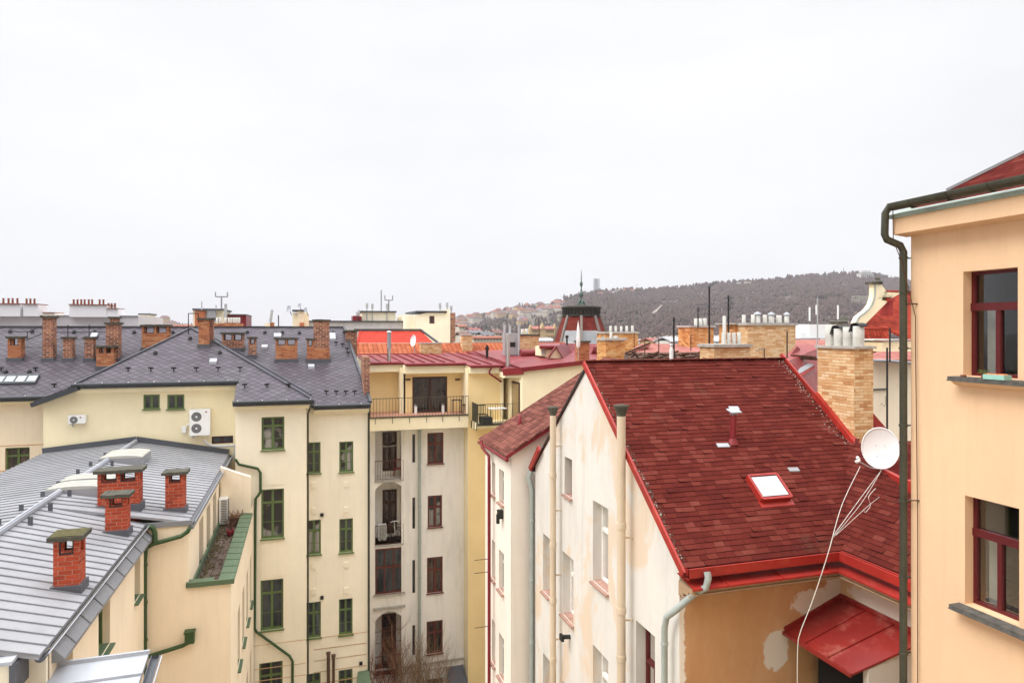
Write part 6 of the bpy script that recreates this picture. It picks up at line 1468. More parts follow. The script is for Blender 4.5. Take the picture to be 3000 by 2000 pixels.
# ---- brick stacks in the middle distance
def stack(x0, x1, yt, yb, Y, dep, mat, label, pots=(), potm='pot', cap='concrete_l', side=None):
    a, b = yq(x0, yb, Y), yq(x1, yt, Y); t_ = thing('chimney', ((a.x + b.x) / 2, Y, a.z - .6), label, 'chimney')
    m = M(); m.box(a.x, b.x, Y, Y + dep, a.z - .6, b.z); o = m.build('stack', K[mat], t_)
    m = M(); m.box(a.x - .06, b.x + .06, Y - .06, Y + dep + .06, b.z, b.z + .09); m.build('chimney_cap', K[cap], t_)
    for (px_, h_, wpx, hat) in pots:
        r = wpx / 2 / 2000 * Y; c = yq(px_, yt, Y + dep * .5); c.z = b.z + .08; hh = h_ / 2000 * Y
        m = M(); m.lathe(c, [(r, 0), (r * .96, hh), (r * .8, hh), (r * .8, hh * .5), (0, hh * .5)], 12); o2 = m.build('flue_pot', K[potm], t_)
        if hat: m = M(); m.lathe(c + V3(0, 0, hh + .02), [(r * 1.3, 0), (r * 1.2, .05), (0, .12)], 12); m.build('rain_cap', K['zinc_light'], o2)
    return t_
stack(1522, 1579, 983, 1036, 41, .8, 'brick_yellow', "wide brick chimney with two pale pots right of the grey ventilation unit", [(1530, 17, 9, 0), (1543, 18, 9, 0)], cap='concrete')
stack(1698, 1727, 1003, 1048, 33, .6, 'brick_orange', "small orange brick chimney between the red dormer roofs", cap='concrete')
stack(1775, 1832, 997, 1062, 26, .8, 'brick_amber', "yellow brick chimney just left of the red ridge with a ragged top", [(1790, 20, 9, 0), (1803, 9, 16, 0)])
stack(1773, 1869, 977, 1036, 31, 1.0, 'brick_amber', "wide brick chimney carrying five evenly spaced pale pots", [(1789, 20, 9, 0), (1804, 20, 8, 0), (1820, 19, 8, 0), (1836, 20, 9, 0), (1853, 21, 9, 0)])
stack(2021, 2091, 959, 1028, 27, 1.0, 'brick_amber', "orange brick chimney with a block of white pots and a tall aerial", [(2039, 25, 13, 0), (2052, 25, 13, 0), (2065, 26, 13, 0)])
stack(2092, 2197, 1016, 1058, 18.5, .8, 'brick_yellow', "low yellow brick chimney with four fat grey pots and one tall thin one", [(2120, 40, 14, 0), (2135, 40, 13, 0), (2150, 40, 14, 0), (2165, 41, 14, 0), (2122, 98, 12, 0)])
big = stack(2190, 2331, 953, 1062, 21, 1.2, 'brick_yellow', "widest yellow brick chimney with a long row of grey pots behind the red ridge", [(2179, 30, 13, 0), (2206, 31, 14, 0), (2219, 29, 20, 1), (2241, 30, 15, 0), (2260, 28, 20, 1), (2282, 29, 20, 0), (2305, 28, 17, 1)])
m = M(); a, b = yq(2153, 1062, 21.6), yq(2191, 949, 21.6); m.box(a.x, b.x, 21.6, 22.6, a.z - .5, b.z); m.build('side_stack', K['brick_amber'], big)
m = M(); fbox(m, 2149, 2194, 946, 950, 21.5, 1.2); m.build('chimney_cap', K['concrete_l'], big)
# cowled steel chimney, pole
t = thing('flue', yq(1967, 1060, 19), "white round flue with a cowl standing behind the red ridge", 'flue')
m = M(); m.tube([yq(1967, 1070, 19), yq(1967, 1022, 19)], .062, 12); m.tube([yq(1967, 1022, 19), yq(1967, 1012, 19)], .035, 10); m.build('pipe', K['white'], t)
m = M(); m.lathe(yq(1967, 1012, 19), [(.05, 0), (.06, .04), (.03, .05), (.03, .08), (.07, .1), (.05, .16), (0, .18)], 12); m.build('cowl', K['steel'], t)
# ---- aerials
def aerial(x, yb, yt, Y, label, rods=(), r=.03, mat='black', name='antenna'):
    t_ = thing(name, yq(x, yb, Y), label, 'antenna'); m = M(); m.tube([yq(x, yb, Y), yq(x, yt, Y)], r, 6); m.build('mast', K[mat], t_)
    for (y, x0, x1, n, tilt) in rods:
        m = M(); a, b = yq(x0, y, Y), yq(x1, y - tilt, Y); m.tube([a, b], r * .4, 5)
        for k in range(n): c = a.lerp(b, (k + .5) / n); m.tube([c + V3(0, -.2, 0), c + V3(0, .2, 0)], r * .2, 4); m.tube([c + V3(0, 0, -.07), c + V3(0, 0, .07)], r * .22, 4)
        m.build('boom', K['zinc_dark'], t_)
    return t_
aerial(1974, 1060, 929, 20, "straight dark pole standing behind the red ridge near the white flue", r=.035)
aerial(2078, 1060, 838, 22, "tallest television aerial beside the orange brick chimney", [(893, 2040, 2095, 6, 3), (906, 2044, 2100, 6, 2), (918, 2040, 2098, 6, 0), (842, 2074, 2098, 5, 18)], r=.035)
aerial(2045, 960, 900, 26, "short aerial with white rods on top of the orange brick chimney", [(905, 2045, 2078, 6, 6)], .03)
aerial(2134, 1010, 865, 19.5, "dark aerial with short rungs between the grey pots", [(872, 2128, 2146, 5, 0), (888, 2128, 2148, 5, 0), (902, 2128, 2146, 5, 0)], .03)
aerial(2395, 1050, 866, 16, "tall thin aerial mast left of the big yellow brick chimney with a long white boom", [(866, 2388, 2468, 14, 4), (868, 2390, 2416, 4, -6)], .022, 'galv')
aerial(2306, 1060, 970, 17, "short black rod right of the widest chimney", [], .02)
aerial(2239, 1062, 1020, 18, "short black rod with a bent top in front of the widest chimney", [(1028, 2218, 2240, 2, 8)], .016)
aerial(1858, 1035, 975, 28, "thin rusty rod right of the five pot chimney", [], .02, 'rust_iron')
aerial(1579, 983, 925, 41, "tall thin rod at the right corner of the wide brick chimney beside the palace", [], .035, 'rust_iron')
aerial(2599, 1300, 1018, 20, "near black rod in front of the cream wall right of the big chimney, shorter one", [], .035)
aerial(2607, 1060, 960, 20.5, "thin black rod rising in front of the red tile roof at the right", [], .03)
for k, (x, yt, yb, Y) in enumerate(((2372, 900, 940, 60), (2392, 893, 922, 60), (2455, 894, 935, 60))):
    t_ = thing('antenna', yq(x, yb + 40, Y), ("left white panel antenna above the white rooftop block", "middle white panel antenna above the white rooftop block", "right white panel antenna above the white rooftop block")[k], 'antenna')
    m = M(); m.tube([yq(x, yb, Y), yq(x, yt, Y)], .09, 8); m.build('panel', K['white'], t_); m = M(); m.tube([yq(x, yb + 45, Y), yq(x, yb, Y)], .04, 6); m.build('mast', K['zinc_dark'], t_)
# ---- closed umbrella, dormers, red roofs
t = thing('umbrella', yq(1692, 1055, 33), "closed white parasol standing among the red roofs in front of the domed tower", 'umbrella')
m = M(); c = yq(1694, 1020, 33); m.lathe(c, [(.05, 0), (.12, .15), (.10, .6), (.07, 1.05), (.02, 1.35), (0, 1.4)], 8); m.build('canopy', K['white'], t); m = M(); m.tube([c + V3(0, 0, -.6), c + V3(0, 0, 1.45)], .02, 6); m.build('pole', K['galv'], t)
t = thing('house', yq(1640, 1060, 37), "cluster of crimson tin roofs with a tiny dormer and triangular gable before the domed tower", 'house')
m = M(); P = lambda x, y, Y: yq(x, y, Y)
Yg = 36.5
m.prism([P(1585, 1042, Yg), P(1600, 1042, Yg), P(1600, 1014, Yg), P(1585, 1014, Yg)], (0, 1, 0)); m.build('wall', K['cream'], t); m = M(); m.prism([P(1609, 1048, Yg - 1), P(1650, 1050, Yg - 1), P(1630, 1017, Yg - 1)], (0, .2, 0)); m.build('gable', K['cream'], t); m = M(); m.prism([P(1598, 1046, Yg), P(1625, 1046, Yg), P(1625, 1024, Yg), P(1598, 1024, Yg)], (0, 1, 0)); m.build('wall', K['cream'], t)
m = M()
m.slab([P(1580, 1013, Yg - .2), P(1640, 1013, Yg - .2), P(1640, 1005, Yg + 3), P(1580, 1005, Yg + 3)], .15)
m.prism([P(1630, 1013, Yg - 1.2), P(1652, 1053, Yg - 1.2), P(1682, 1046, Yg + 2), P(1664, 1008, Yg + 2)], (0, .15, 0)); m.prism([P(1630, 1013, Yg - 1.2), P(1606, 1048, Yg - 1.2), P(1610, 1048, Yg - 1), P(1631, 1017, Yg - 1)], (0, .2, 0))
m.prism([P(1560, 1056, Yg + 2), P(1780, 1060, Yg + 2), P(1772, 1008, Yg + 3), P(1600, 1004, Yg + 3)], (0, .15, 0))
m.prism([P(1724, 1050, Yg), P(1742, 1018, Yg), P(1770, 1042, Yg), P(1770, 1060, Yg), P(1724, 1062, Yg)], (0, .2, 0))
m.prism([P(1742, 1016, Yg - .3), P(1765, 1005, Yg + .5), P(1772, 1036, Yg), P(1745, 1030, Yg - .3)], (0, .2, 0))
m.tube([P(1525, 1035, 38), P(1575, 1035, 38)], .25, 8)
m.build('roof', K['red_old'], t)
m = M(); m.prism([P(1588, 1038, Yg - .02), P(1596, 1038, Yg - .02), P(1596, 1018, Yg - .02), P(1588, 1018, Yg - .02)], (0, .01, 0)); m.build('window', K['glass_sky'], t)
m = M(); m.tube([P(1661, 1010, 34), P(1661, 985, 34)], .05, 6); m.tube([P(1661, 990, 34), P(1661, 982, 34)], .09, 6); tag(m.build('vent_pipe', K['black']), "black vent pipe left of the closed parasol", 'vent pipe')
m = M(); m.tube([P(1766, 1050, 30), P(1766, 984, 30)], .06, 8); tag(m.build('flue', K['galv']), "grey pole like flue left of the five pot chimney", 'flue')
m = M(); m.box(yq(1600, 1050, 33).x, yq(1790, 1050, 33).x, 37, 48, GZ, -1.9); m.build('wall_body', K['cream_pale'], t)
# collapsed brown roof behind the ridge
t = thing('house', yq(1960, 1060, 24), "tumbledown mossy brown tile roof just behind the red ridge", 'house')
m = M(); P = lambda x, y, Y: yq(x, y, Y)
m.prism([P(1826, 1062, 19), P(2095, 1062, 19), P(2100, 1032, 23), P(1830, 1032, 23)], (0, 0, -.1)); m.build('roof', K['tile_old'], t)
m = M()
m.prism([P(1832, 1034, 24), P(2110, 1030, 24), P(2100, 1008, 29), P(1880, 1006, 29)], (0, 0, -.15)); m.prism([P(1832, 1034, 23.8), P(1905, 1003, 26), P(1890, 1012, 27), P(1846, 1034, 25)], (0, 0, -.15)); m.build('upper_roof', K['tile_pink'], t)
m = M(); rnd = random.Random(11)
for k in range(46):
    x, y = rnd.uniform(1832, 2090), rnd.uniform(1036, 1058); L = rnd.uniform(8, 34); m.beam(P(x, y, 20.5), P(x + L, y + rnd.uniform(-10, 6), 20.6), .03, .05, rnd.choice((0, 0, 1)))
for (x0, y0, x1, y1) in ((1862, 1058, 1930, 1030), (1850, 1028, 1872, 1050), (1832, 1034, 1905, 1004), (1889, 1040, 1889, 998), (1930, 1040, 1930, 990), (2024, 1025, 2024, 980), (2054, 1060, 2054, 1034)): m.beam(P(x0, y0, 20.3), P(x1, y1, 20.6), .035, .05, 1 if y0 - y1 < 40 else 0)
m.build('fallen_timber', [K['tile_old'], K['rust_iron']], t)
m = M(); m.box(yq(1840, 1060, 30).x, yq(2095, 1060, 25).x, 24.5, 30, GZ, -1.6); m.build('wall', K['white_side'], t)
# red roof with skylight left of big chimney
t = thing('house', yq(2350, 1100, 17), "deep red tin roof with a grey skylight left of the big yellow chimney", 'house')
m = M(); P = lambda x, y, Y: yq(x, y, Y)
m.prism([P(2300, 1060, 16.2), P(2420, 1225, 16.2), P(2420, 1010, 19.5), P(2330, 1010, 19.5)], (0, 0, -.1)); m.prism([P(2270, 1062, 17), P(2335, 1014, 18), P(2344, 1020, 18.4), P(2300, 1062, 17)], (0, 0, -.1)); m.build('roof', K['red_canopy'], t)
m = M(); m.beam(P(2320, 1044, 17.2), P(2420, 1052, 17.2), .14, .12); m.build('ridge_tile', K['tile_old'], t)
m = M(); m.prism([P(2331, 1080, 16.6), P(2342, 1094, 16.4), P(2386, 1068, 17.3), P(2356, 1063, 17.4)], (0, 0, -.02)); o = m.build('skylight', K['zinc'], t)
m = M(); m.prism([P(2342, 1095, 16.4), P(2346, 1104, 16.35), P(2388, 1075, 17.3), P(2386, 1069, 17.3)], (0, 0, -.02)); m.build('skylight_frame', K['red_metal'], o)
m = M(); m.box(yq(2310, 1060, 17).x, yq(2420, 1060, 17).x, 18, 21, GZ, -1.8); m.build('wall', K['white_side'], t)
# pale red roof and white block beyond
t = thing('building', yq(2380, 1000, 55), "pale red roofed building with a white rooftop block left of the curved gable", 'building')
m = M(); P = lambda x, y, Y: yq(x, y, Y); m.prism([P(2325, 1030, 45), P(2480, 1030, 45), P(2480, 994, 52), P(2325, 994, 52)], (0, 0, -.2)); m.build('roof', K['tile_pink'], t)
m = M(); fbox(m, 2371, 2460, 950, 990, 54, 6); fbox(m, 2345, 2362, 974, 990, 54, 3); m.build('rooftop_block', K['white'], t)
m = M(); fbox(m, 2325, 2480, 990, 995, 52.5, 3); m.build('roof_edge', K['zinc'], t)
m = M(); m.box(yq(2325, 1020, 45).x, yq(2480, 1020, 45).x, 46, 56, GZ, -1.6); m.build('wall', K['white_side'], t)
# curved baroque gable house at the right
t = thing('house', yq(2600, 1000, 32), "house with a curved cream gable and steep red tile roof beside the dark downpipe", 'house')
Yb = 30.0
prof = [(2503, 965), (2504, 945), (2512, 928), (2526, 918), (2540, 906), (2550, 892), (2556, 875), (2558, 858), (2558, 832), (2582, 832), (2583, 850), (2600, 856), (2626, 858), (2522, 962), (2516, 1000), (2503, 1000)]
m = M(); P = lambda x, y, Y=Yb: yq(x, y, Y)
def nfan(pts, Y, dv, mi=0):
    A_ = [P(x, y, Y) for x, y in pts]
    left = pts[:10]; 
for i in range(8):
    x0, y0 = prof[i]; x1, y1 = prof[i + 1]
    r0 = max(x0 + 3, min(2626, 2522 + (962 - y0))); r1 = max(x1 + 3, min(2626, 2522 + (962 - y1)))
    if y1 <= 832.5: r1 = 2582; 
    if y0 <= 858: r0 = 2600 if i == 7 else r0
    m.prism([P(x0, y0), P(r0, y0), P(r1, y1), P(x1, y1)], (0, .28, 0))
m.prism([P(2583, 850), P(2600, 856), P(2640, 858), P(2600, 880), P(2570, 880)], (0, .28, 0))
m.prism([P(2503, 965), P(2522, 962), P(2516, 1040), P(2503, 1040)], (0, .28, 0))
m.build('gable', K['cream'], t)
m = M(); 
for i in range(8):
    x0, y0 = prof[i]; x1, y1 = prof[i + 1]; m.beam(P(x0 - 1, y0, Yb + .14), P(x1 - 1, y1, Yb + .14), .10, .36, 0, (0, 1, 0))
m.build('gable_coping', plain("grey_green_coping", (.42, .44, .40), .7, var=.2), t)
m = M(); fbox(m, 2555, 2586, 826, 832, Yb - .1, .5); m.lathe(yq(2570, 826, Yb + .1), [(.3, 0), (.22, .08), (.1, .12), (.13, .2), (.05, .26), (0, .27)], 10); m.build('finial', K['concrete'], t)
m = M()
m.prism([P(2520, 962, Yb - .3), P(2600, 962, Yb - .3), P(2700, 1008, Yb - 2.5), P(2700, 858, Yb + 4), P(2628, 858, Yb + 4)], (0, 0, -.15))
m.prism([P(2521, 962, Yb - .28), P(2600, 962, Yb - .28), P(2612, 1010, Yb - 1), P(2562, 1042, Yb - 1), P(2520, 1060, Yb - 1)], (0, .15, 0))
m.build('roof', K['tile_red'], t)
m = M(); m.tube([P(2580, 852, Yb + 1), P(2600, 857, Yb + 1), P(2700, 858, Yb + 4)], .14, 8); m.build('ridge_tile', K['tile_red'], t)
m = M(); fbox(m, 2605, 2616, 878, 925, Yb, .6); fbox(m, 2600, 2622, 874, 882, Yb - .1, .8); m.build('red_chimney', K['red_metal'], t)
m = M(); fbox(m, 2584, 2700, 1002, 1030, Yb - 3, 3); m.build('dormer_wall', K['cream_pale'], t)
m = M(); fbox(m, 2560, 2700, 994, 998, Yb - 3.4, 3.6); m.build('dormer_roof', K['concrete_l'], t)
m = M(); m.prism([P(2552, 1052, Yb - 6), P(2700, 1054, Yb - 6), P(2700, 1028, Yb - 4), P(2570, 1030, Yb - 4), P(2552, 1036, Yb - 5)], (0, 0, -.1)); m.build('lower_roof', K['tile_pink'], t)
m = M(); m.tube([P(2552, 1056, Yb - 6.2), P(2600, 1056, Yb - 6.2), P(2700, 1066, Yb - 6.2)], .06, 8); m.build('gutter', K['zinc'], t)
m = M(); m.box(yq(2540, 1100, 24).x, 30, 24.6, 31, GZ, yq(2600, 1062, 24.2).z); m.build('wall', K['cream_pink'], t)
m = M(); fbox(m, 2552, 2602, 1138, 1143, 24.5, .1); m.build('beam', K['black'], t)
m = M(); n = 10; m.tube([yq(2595 - 1 - 0.0 + 8 * math.sin(k * .3) - 2 * k, 1160 + 30 * math.sin(k * .3) if k < 9 else 1188, 24.4) for k in range(n)], .01, 4); m.build('hanging_wire', K['rust_iron'], t)
t = stack(2461, 2481, 946, 1010, 23, .5, 'cream_pale' if 0 else 'concrete_l', "narrow pale chimney with a stepped brown cap behind the big chimney pots")
m = M(); fbox(m, 2459, 2484, 941, 946, 22.9, .6); m.lathe(yq(2472, 938, 23.2), [(.22, 0), (.12, .12), (0, .22)], 8); m.build('stepped_cap', K['concrete'], t)
# ---- domed tower with spire
Yt = 70.0; c = yq(1703, 1010, Yt); u = Yt / 2000 * 1.08
t = thing('tower', (c.x, c.y, GZ), "old corner tower with a bell shaped red roof, dark collar and tall green spire", 'tower')
X0, Y0 = c.x, c.y
zt = lambda y: (965 - y) / 2000 * c.length * ray(1703, 965).normalized().dot(ray(1703,965)) / (ray(1703,965).length**2) * ray(1703,965).length if 0 else (965 - y) / 2000 * (c.x * SN + c.y * CS)
sc_ = (c.x * SN + c.y * CS) / 2000
def octo(rings, n=8, off=math.pi / 8):
    return [[V3(X0 + r * sc_ * math.cos(off + 2 * math.pi * k / n), Y0 + r * sc_ * math.sin(off + 2 * math.pi * k / n), zt(y)) for k in range(n)] for (r, y) in rings]
R = octo([(86, 1015), (80, 1000), (70, 968), (61, 945), (54, 926)])
m = M()
for i in range(len(R) - 1):
    for k in range(8):
        m.face([R[i][k], R[i][(k + 1) % 8], R[i + 1][(k + 1) % 8], R[i + 1][k]], 0 if i >= 2 else (1 if k in (4, 5) else 0))
m.build('mansard_roof', [plain("dark_red_tower_tile", (.15, .02, .013), .9, var=.5, sc=2), K['zinc']], t)
K['rib'] = plain("grey_brown_rib", (.20, .17, .15), .6)
for k in range(8):
    m = M()
    for i in range(len(R) - 1): m.beam(R[i][k], R[i + 1][k], .26, .26)
    m.build('rib', K['rib'], t)
R = octo([(54, 928), (57, 925), (51, 920), (53, 909), (57, 905), (59, 900), (50, 897), (20, 893), (0, 892)], 16, 0)
m = M()
for i in range(len(R) - 1):
    for k in range(16): m.face([R[i][k], R[i][(k + 1) % 16], R[i + 1][(k + 1) % 16], R[i + 1][k]])
for k in range(32): t0 = 2 * math.pi * k / 32; m.beam((X0 + 53.5 * sc_ * math.cos(t0), Y0 + 53.5 * sc_ * math.sin(t0), zt(921)), (X0 + 53.5 * sc_ * math.cos(t0), Y0 + 53.5 * sc_ * math.sin(t0), zt(907)), .12, .12)
m.build('collar', plain("weathered_dark_collar", (.035, .030, .025), .8, var=.4), t)
m = M(); L = lambda r, y: (r * sc_, zt(y) - zt(896))
m.lathe((X0, Y0, zt(896)), [L(11, 896), L(8, 890), L(4, 886), L(5, 881), L(3, 876), L(2.5, 872), L(5, 868), L(6.6, 862), L(5, 857), L(2.5, 854), L(3.2, 850), L(1.8, 847), L(1.7, 840), L(3.5, 837), L(4.8, 832), L(3.5, 827), L(1.6, 824), L(1.4, 812), L(1., 800), L(.4, 790)], 12)
for k in range(6):
    t0 = k * math.pi / 3 + .4; q = [(12, 896), (10, 887), (7, 881), (5, 884), (4, 880)]
    m.tube([(X0 + r * sc_ * math.cos(t0), Y0 + r * sc_ * math.sin(t0), zt(y)) for r, y in q], .09, 6)
m.build('spire', plain("verdigris_spire", (.10, .14, .12), .5, .3), t)
m = M(); m.box(X0 - 2.6, X0 + 2.6, Y0 - 2.6, Y0 + 2.6, GZ, zt(1012)); m.build('wall', K['cream_pale'], t)
# ================================================================== FAR: hill, town, palace
PROF = [(-700, 930), (0, 945), (110, 940), (340, 940), (420, 925), (560, 948), (700, 958), (900, 962), (1200, 952), (1300, 948), (1340, 934), (1380, 930), (1400, 929), (1440, 921), (1460, 914), (1500, 909), (1520, 903), (1560, 901), (1600, 899), (1640, 886), (1660, 874), (1700, 864), (1740, 856), (1780, 853), (1860, 849), (1900, 851), (1940, 846), (2000, 843), (2060, 836), (2120, 829), (2200, 826), (2270, 820), (2320, 813), (2400, 808), (2440, 805), (2490, 803), (2540, 802), (2570, 806), (2600, 814), (2640, 822), (2760, 836), (3000, 850), (3700, 900)]
def prof(x):
    if x <= PROF[0][0]: return PROF[0][1]
    for (a, ya), (b, yb) in zip(PROF, PROF[1:]):
        if x <= b: return ya + (yb - ya) * (x - a) / (b - a)
    return PROF[-1][1]
RN, RF = 480.0, 1500.0
def hill_z(x, tt):                      # x = bearing in photo pixels, tt = distance along the view axis
    s_ = max(0, min(1, (tt - RN) / (RF - RN))); H = (965 - prof(x) - 5) / 2000 * RF
    f_ = s_ ** 1.25; base = GZ + (H - GZ) * f_
    base += (math.sin(x * .011 + tt * .006) * 5 + math.sin(x * .031 - tt * .011) * 2.5) * s_ * (1 - s_) * 2.6
    if tt > RF: base = H - (tt - RF) * .12
    return base
def hp3(x, tt, dz=0.): p = at_t(x, 965, tt); p.z = hill_z(x, tt) + dz; return p
m = M(); xs = list(range(-900, 4200, 40)); ts = [RN + (RF - RN) * i / 26 for i in range(27)] + [1600, 1900, 2600]
base = len(m.v)
for t_ in ts:
    for x in xs: m.v.append(hp3(x, t_))
nx = len(xs)
for j in range(len(ts) - 1):
    for i in range(nx - 1): m.f.append((j * nx + i, j * nx + i + 1, (j + 1) * nx + i + 1, (j + 1) * nx + i)); m.mi.append(0); m.sm.append(True)
a = N("wooded_hillside_ground"); p = a.pos()
c = a.mix(a.rng(a.noise(p, .006, 6, .65), .35, .65), (.095, .070, .066), (.14, .105, .09)); c = a.mix(a.rng(a.noise(p, .004, 4), .48, .6), c, (.15, .145, .085)); c = a.mix(a.math('MULTIPLY', a.rng(a.noise(p, .08, 4, .7), .4, .7), .5), c, (.03, .022, .024))
K['hill'] = a.fin(c, .95, 0, .1)
tag(m.build('hill', K['hill']), kind='structure')
# woodland: bare trees as one mass
rnd = random.Random(3)
def tree_mat(name, cols):
    a = N(name); g = a.n("ShaderNodeNewGeometry"); r = g.outputs['Random Per Island']; cr = a.n("ShaderNodeValToRGB"); els = cr.color_ramp.elements
    els[0].color = cols[0] + (1,); els[1].color = cols[-1] + (1,)
    for i, cc in enumerate(cols[1:-1]): e_ = els.new((i + 1) / (len(cols) - 1)); e_.color = cc + (1,)
    a.put(cr.inputs[0], a.math('ADD', a.math('MULTIPLY', r, .25), a.math('MULTIPLY', a.rng(a.noise(a.pos(), .011, 6, .7), .3, .7), .75))); c = a.mix(a.math('MULTIPLY', a.rng(a.noise(a.pos(), .35, 4, .8), .35, .7), .22), cr.outputs[0], (.03, .022, .024)); return a.fin(c, .95, 0, .05)
K['bare'] = tree_mat("bare_winter_wood", [(.070, .045, .045), (.105, .070, .062), (.130, .090, .076), (.090, .060, .062), (.17, .13, .09)])
K['fir'] = tree_mat("dark_conifer", [(.012, .022, .018), (.022, .036, .024), (.03, .04, .03)])
def blob_tree(m, p, h, w_, rnd, mi=0, conifer=False):
    n = 5; rings = [(.15, .0), (.48, .4), (.40, .78), (0, 1.02)] if not conifer else [(.5, .05), (.32, .4), (0, 1.05)]
    base = len(m.v); sk = (rnd.uniform(-.1, .1) * w_, rnd.uniform(-.1, .1) * w_)
    for (r, z) in rings:
        for k in range(n):
            a_ = 2 * math.pi * k / n + z * 2; rr = r * w_ * rnd.uniform(.6, 1.35); m.v.append(p + V3(rr * math.cos(a_) + sk[0] * z, rr * math.sin(a_) + sk[1] * z, z * h * rnd.uniform(.92, 1.06)))
    for i in range(len(rings) - 1):
        for k in range(n):
            k2 = (k + 1) % n; m.f.append((base + i * n + k, base + i * n + k2, base + (i + 1) * n + k2, base + (i + 1) * n + k)); m.mi.append(mi); m.sm.append(True)
m = M(); clear = [(2005, 905, 45, 12)]
HOUSE_ZONE = lambda x, s_: x < 1650 and (s_ > .30)
for k in range(26000):
    x = rnd.uniform(1200, 2760) if k % 8 else rnd.uniform(-200, 1300); tt = RN + (RF + 25 - RN) * rnd.random() ** .62; s_ = (tt - RN) / (RF - RN)
    if x < 1650 and s_ > .3 and rnd.random() < .78: continue
    if s_ < .12: continue
    p = hp3(x, tt, -1); y = 965 - p.z / tt * 2000
    if abs(x - 1962) < 24 and abs(y - 888) < 5: continue
    if math.sin(x * .021 + y * .09) * math.sin(x * .0083 - y * .13 + 2) > .72 and rnd.random() < .75: continue
    if abs(x - 2560) < 40 and 872 < y < 905 and rnd.random() < .9: continue
    con = rnd.random() < (.05 if x > 1650 else .22); h = rnd.uniform(4, 8) * (1.3 if con else 1)
    blob_tree(m, p, h, rnd.uniform(3., 6.) * (.6 if con else 1), rnd, 1 if con else 0, con)
# taller crowns along the crest
for k in range(900):
    x = rnd.uniform(1380, 2760); tt = RF + rnd.uniform(-30, 12); p = hp3(x, tt, 0); con = rnd.random() < .04
    blob_tree(m, p, rnd.choice((6, 7, 8, 9, 10, 12)) * (1.1 if con else 1), rnd.uniform(4, 9) * (.5 if con else 1), rnd, 1 if con else 0, con)
tag(m.build('woodland', [K['bare'], K['fir']]), kind='stuff')
# skyline conifers that stand out
for (x, hpx, wpx, lb) in ((1388, 14, 9, "dark conifer at the left end of the hill skyline"), (1522, 20, 10, "tall pair of dark conifers above the hillside villas, left one"), (1530, 18, 8, "tall pair of dark conifers above the hillside villas, right one"), (1561, 14, 7, "narrow dark conifer among the pale villas"), (1652, 20, 9, "pointed dark conifer just left of the spire on the skyline"), (2308, 15, 12, "broad dark pine on the wooded skyline"), (2416, 13, 9, "small dark conifer on the wooded skyline right of the broad pine"), (2444, 16, 14, "dark clump of pine nearest the hilltop mast")):
    p = hp3(x, RF - 8, -1); t_ = thing('conifer', p, lb, 'tree'); k_ = RF / 2000
    m = M()
    for j in range(3): blob_tree(m, p + V3(rnd.uniform(-1, 1) * wpx * .15, 0, 2 + j * hpx * k_ * .22), hpx * k_ * (.75 - j * .15) + 4, wpx * k_ * (1 - j * .25), rnd, 0, True)
    m.build('crown', K['fir'], t_); m = M(); m.tube([p, p + V3(0, 0, 5)], .5, 5); m.build('trunk', K['rust_iron'], t_)
# track and clearing on the hill
m = M()
for i in range(10):
    pass
a_, b_ = (1908, 926), (1935, 909)
def on_hill(x, y):
    lo, hi = RN + 5, RF
    for _ in range(40):
        mid = (lo + hi) / 2
        if hill_z(x, mid) / mid * 2000 < 965 - y: lo = mid
        else: hi = mid
    return lo
pa, pb = hp3(1908, on_hill(1908, 928), 5), hp3(1936, on_hill(1936, 908), 7)
m.face([pa, pa + V3(5, 0, -1), pb + V3(3, 0, 1), pb])
tag(m.build('path', plain("pale_track", (.30, .26, .22), .9)), kind='structure')
# houses on the hillside
K['wall_far'] = plain("far_cream_wall", (.52, .46, .38), .9); K['wall_far2'] = plain("far_white_wall", (.62, .60, .56), .9); K['wall_far3'] = plain("far_ochre_wall", (.50, .36, .20), .9)
K['roof_far'] = plain("far_red_roof", (.26, .10, .07), .9, var=.4, sc=.2); K['roof_far2'] = plain("far_brown_roof", (.17, .10, .09), .9, var=.3, sc=.2); K['roof_far3'] = plain("far_grey_roof", (.16, .16, .18), .8)
def villa(w_, d_, h_, rh, wm_, rm_, flat=False):
    t_ = thing('villa', (0, 0, 0), '', 'house'); m = M(); m.box(-w_ / 2, w_ / 2, -d_ / 2, d_ / 2, -4, h_); m.build('wall', K[wm_], t_)
    m = M()
    if flat: m.box(-w_ / 2 - .3, w_ / 2 + .3, -d_ / 2 - .3, d_ / 2 + .3, h_, h_ + .5)
    else:
        e_ = .6; rr = w_ * .22
        A_ = [V3(-w_ / 2 - e_, -d_ / 2 - e_, h_), V3(w_ / 2 + e_, -d_ / 2 - e_, h_), V3(w_ / 2 + e_, d_ / 2 + e_, h_), V3(-w_ / 2 - e_, d_ / 2 + e_, h_)]; B_ = [V3(-rr, 0, h_ + rh), V3(rr, 0, h_ + rh)]
        m.face([A_[0], A_[1], B_[1], B_[0]]); m.face([A_[2], A_[3], B_[0], B_[1]]); m.face([A_[1], A_[2], B_[1]]); m.face([A_[3], A_[0], B_[0]]); m.face(A_)
    m.build('roof', K[rm_], t_)
    return t_
protos = [villa(12, 9, 6, 4, 'wall_far', 'roof_far'), villa(9, 9, 7, 4.5, 'wall_far2', 'roof_far'), villa(15, 10, 8, 4, 'wall_far3', 'roof_far2'), villa(18, 9, 5, 3.5, 'wall_far2', 'roof_far2'), villa(11, 9, 7, 3, 'wall_far2', 'roof_far3'), villa(16, 10, 9, .5, 'wall_far', 'roof_far3', True)]
desc = ["cream villa with a red hipped roof", "small white villa with a steep red roof", "ochre villa with a brown roof", "long white villa with a brown roof", "white villa with a grey roof", "flat roofed cream villa"]
usedp = set(); grp = "villas on the far hillside left of the domed tower"
used_l = set()
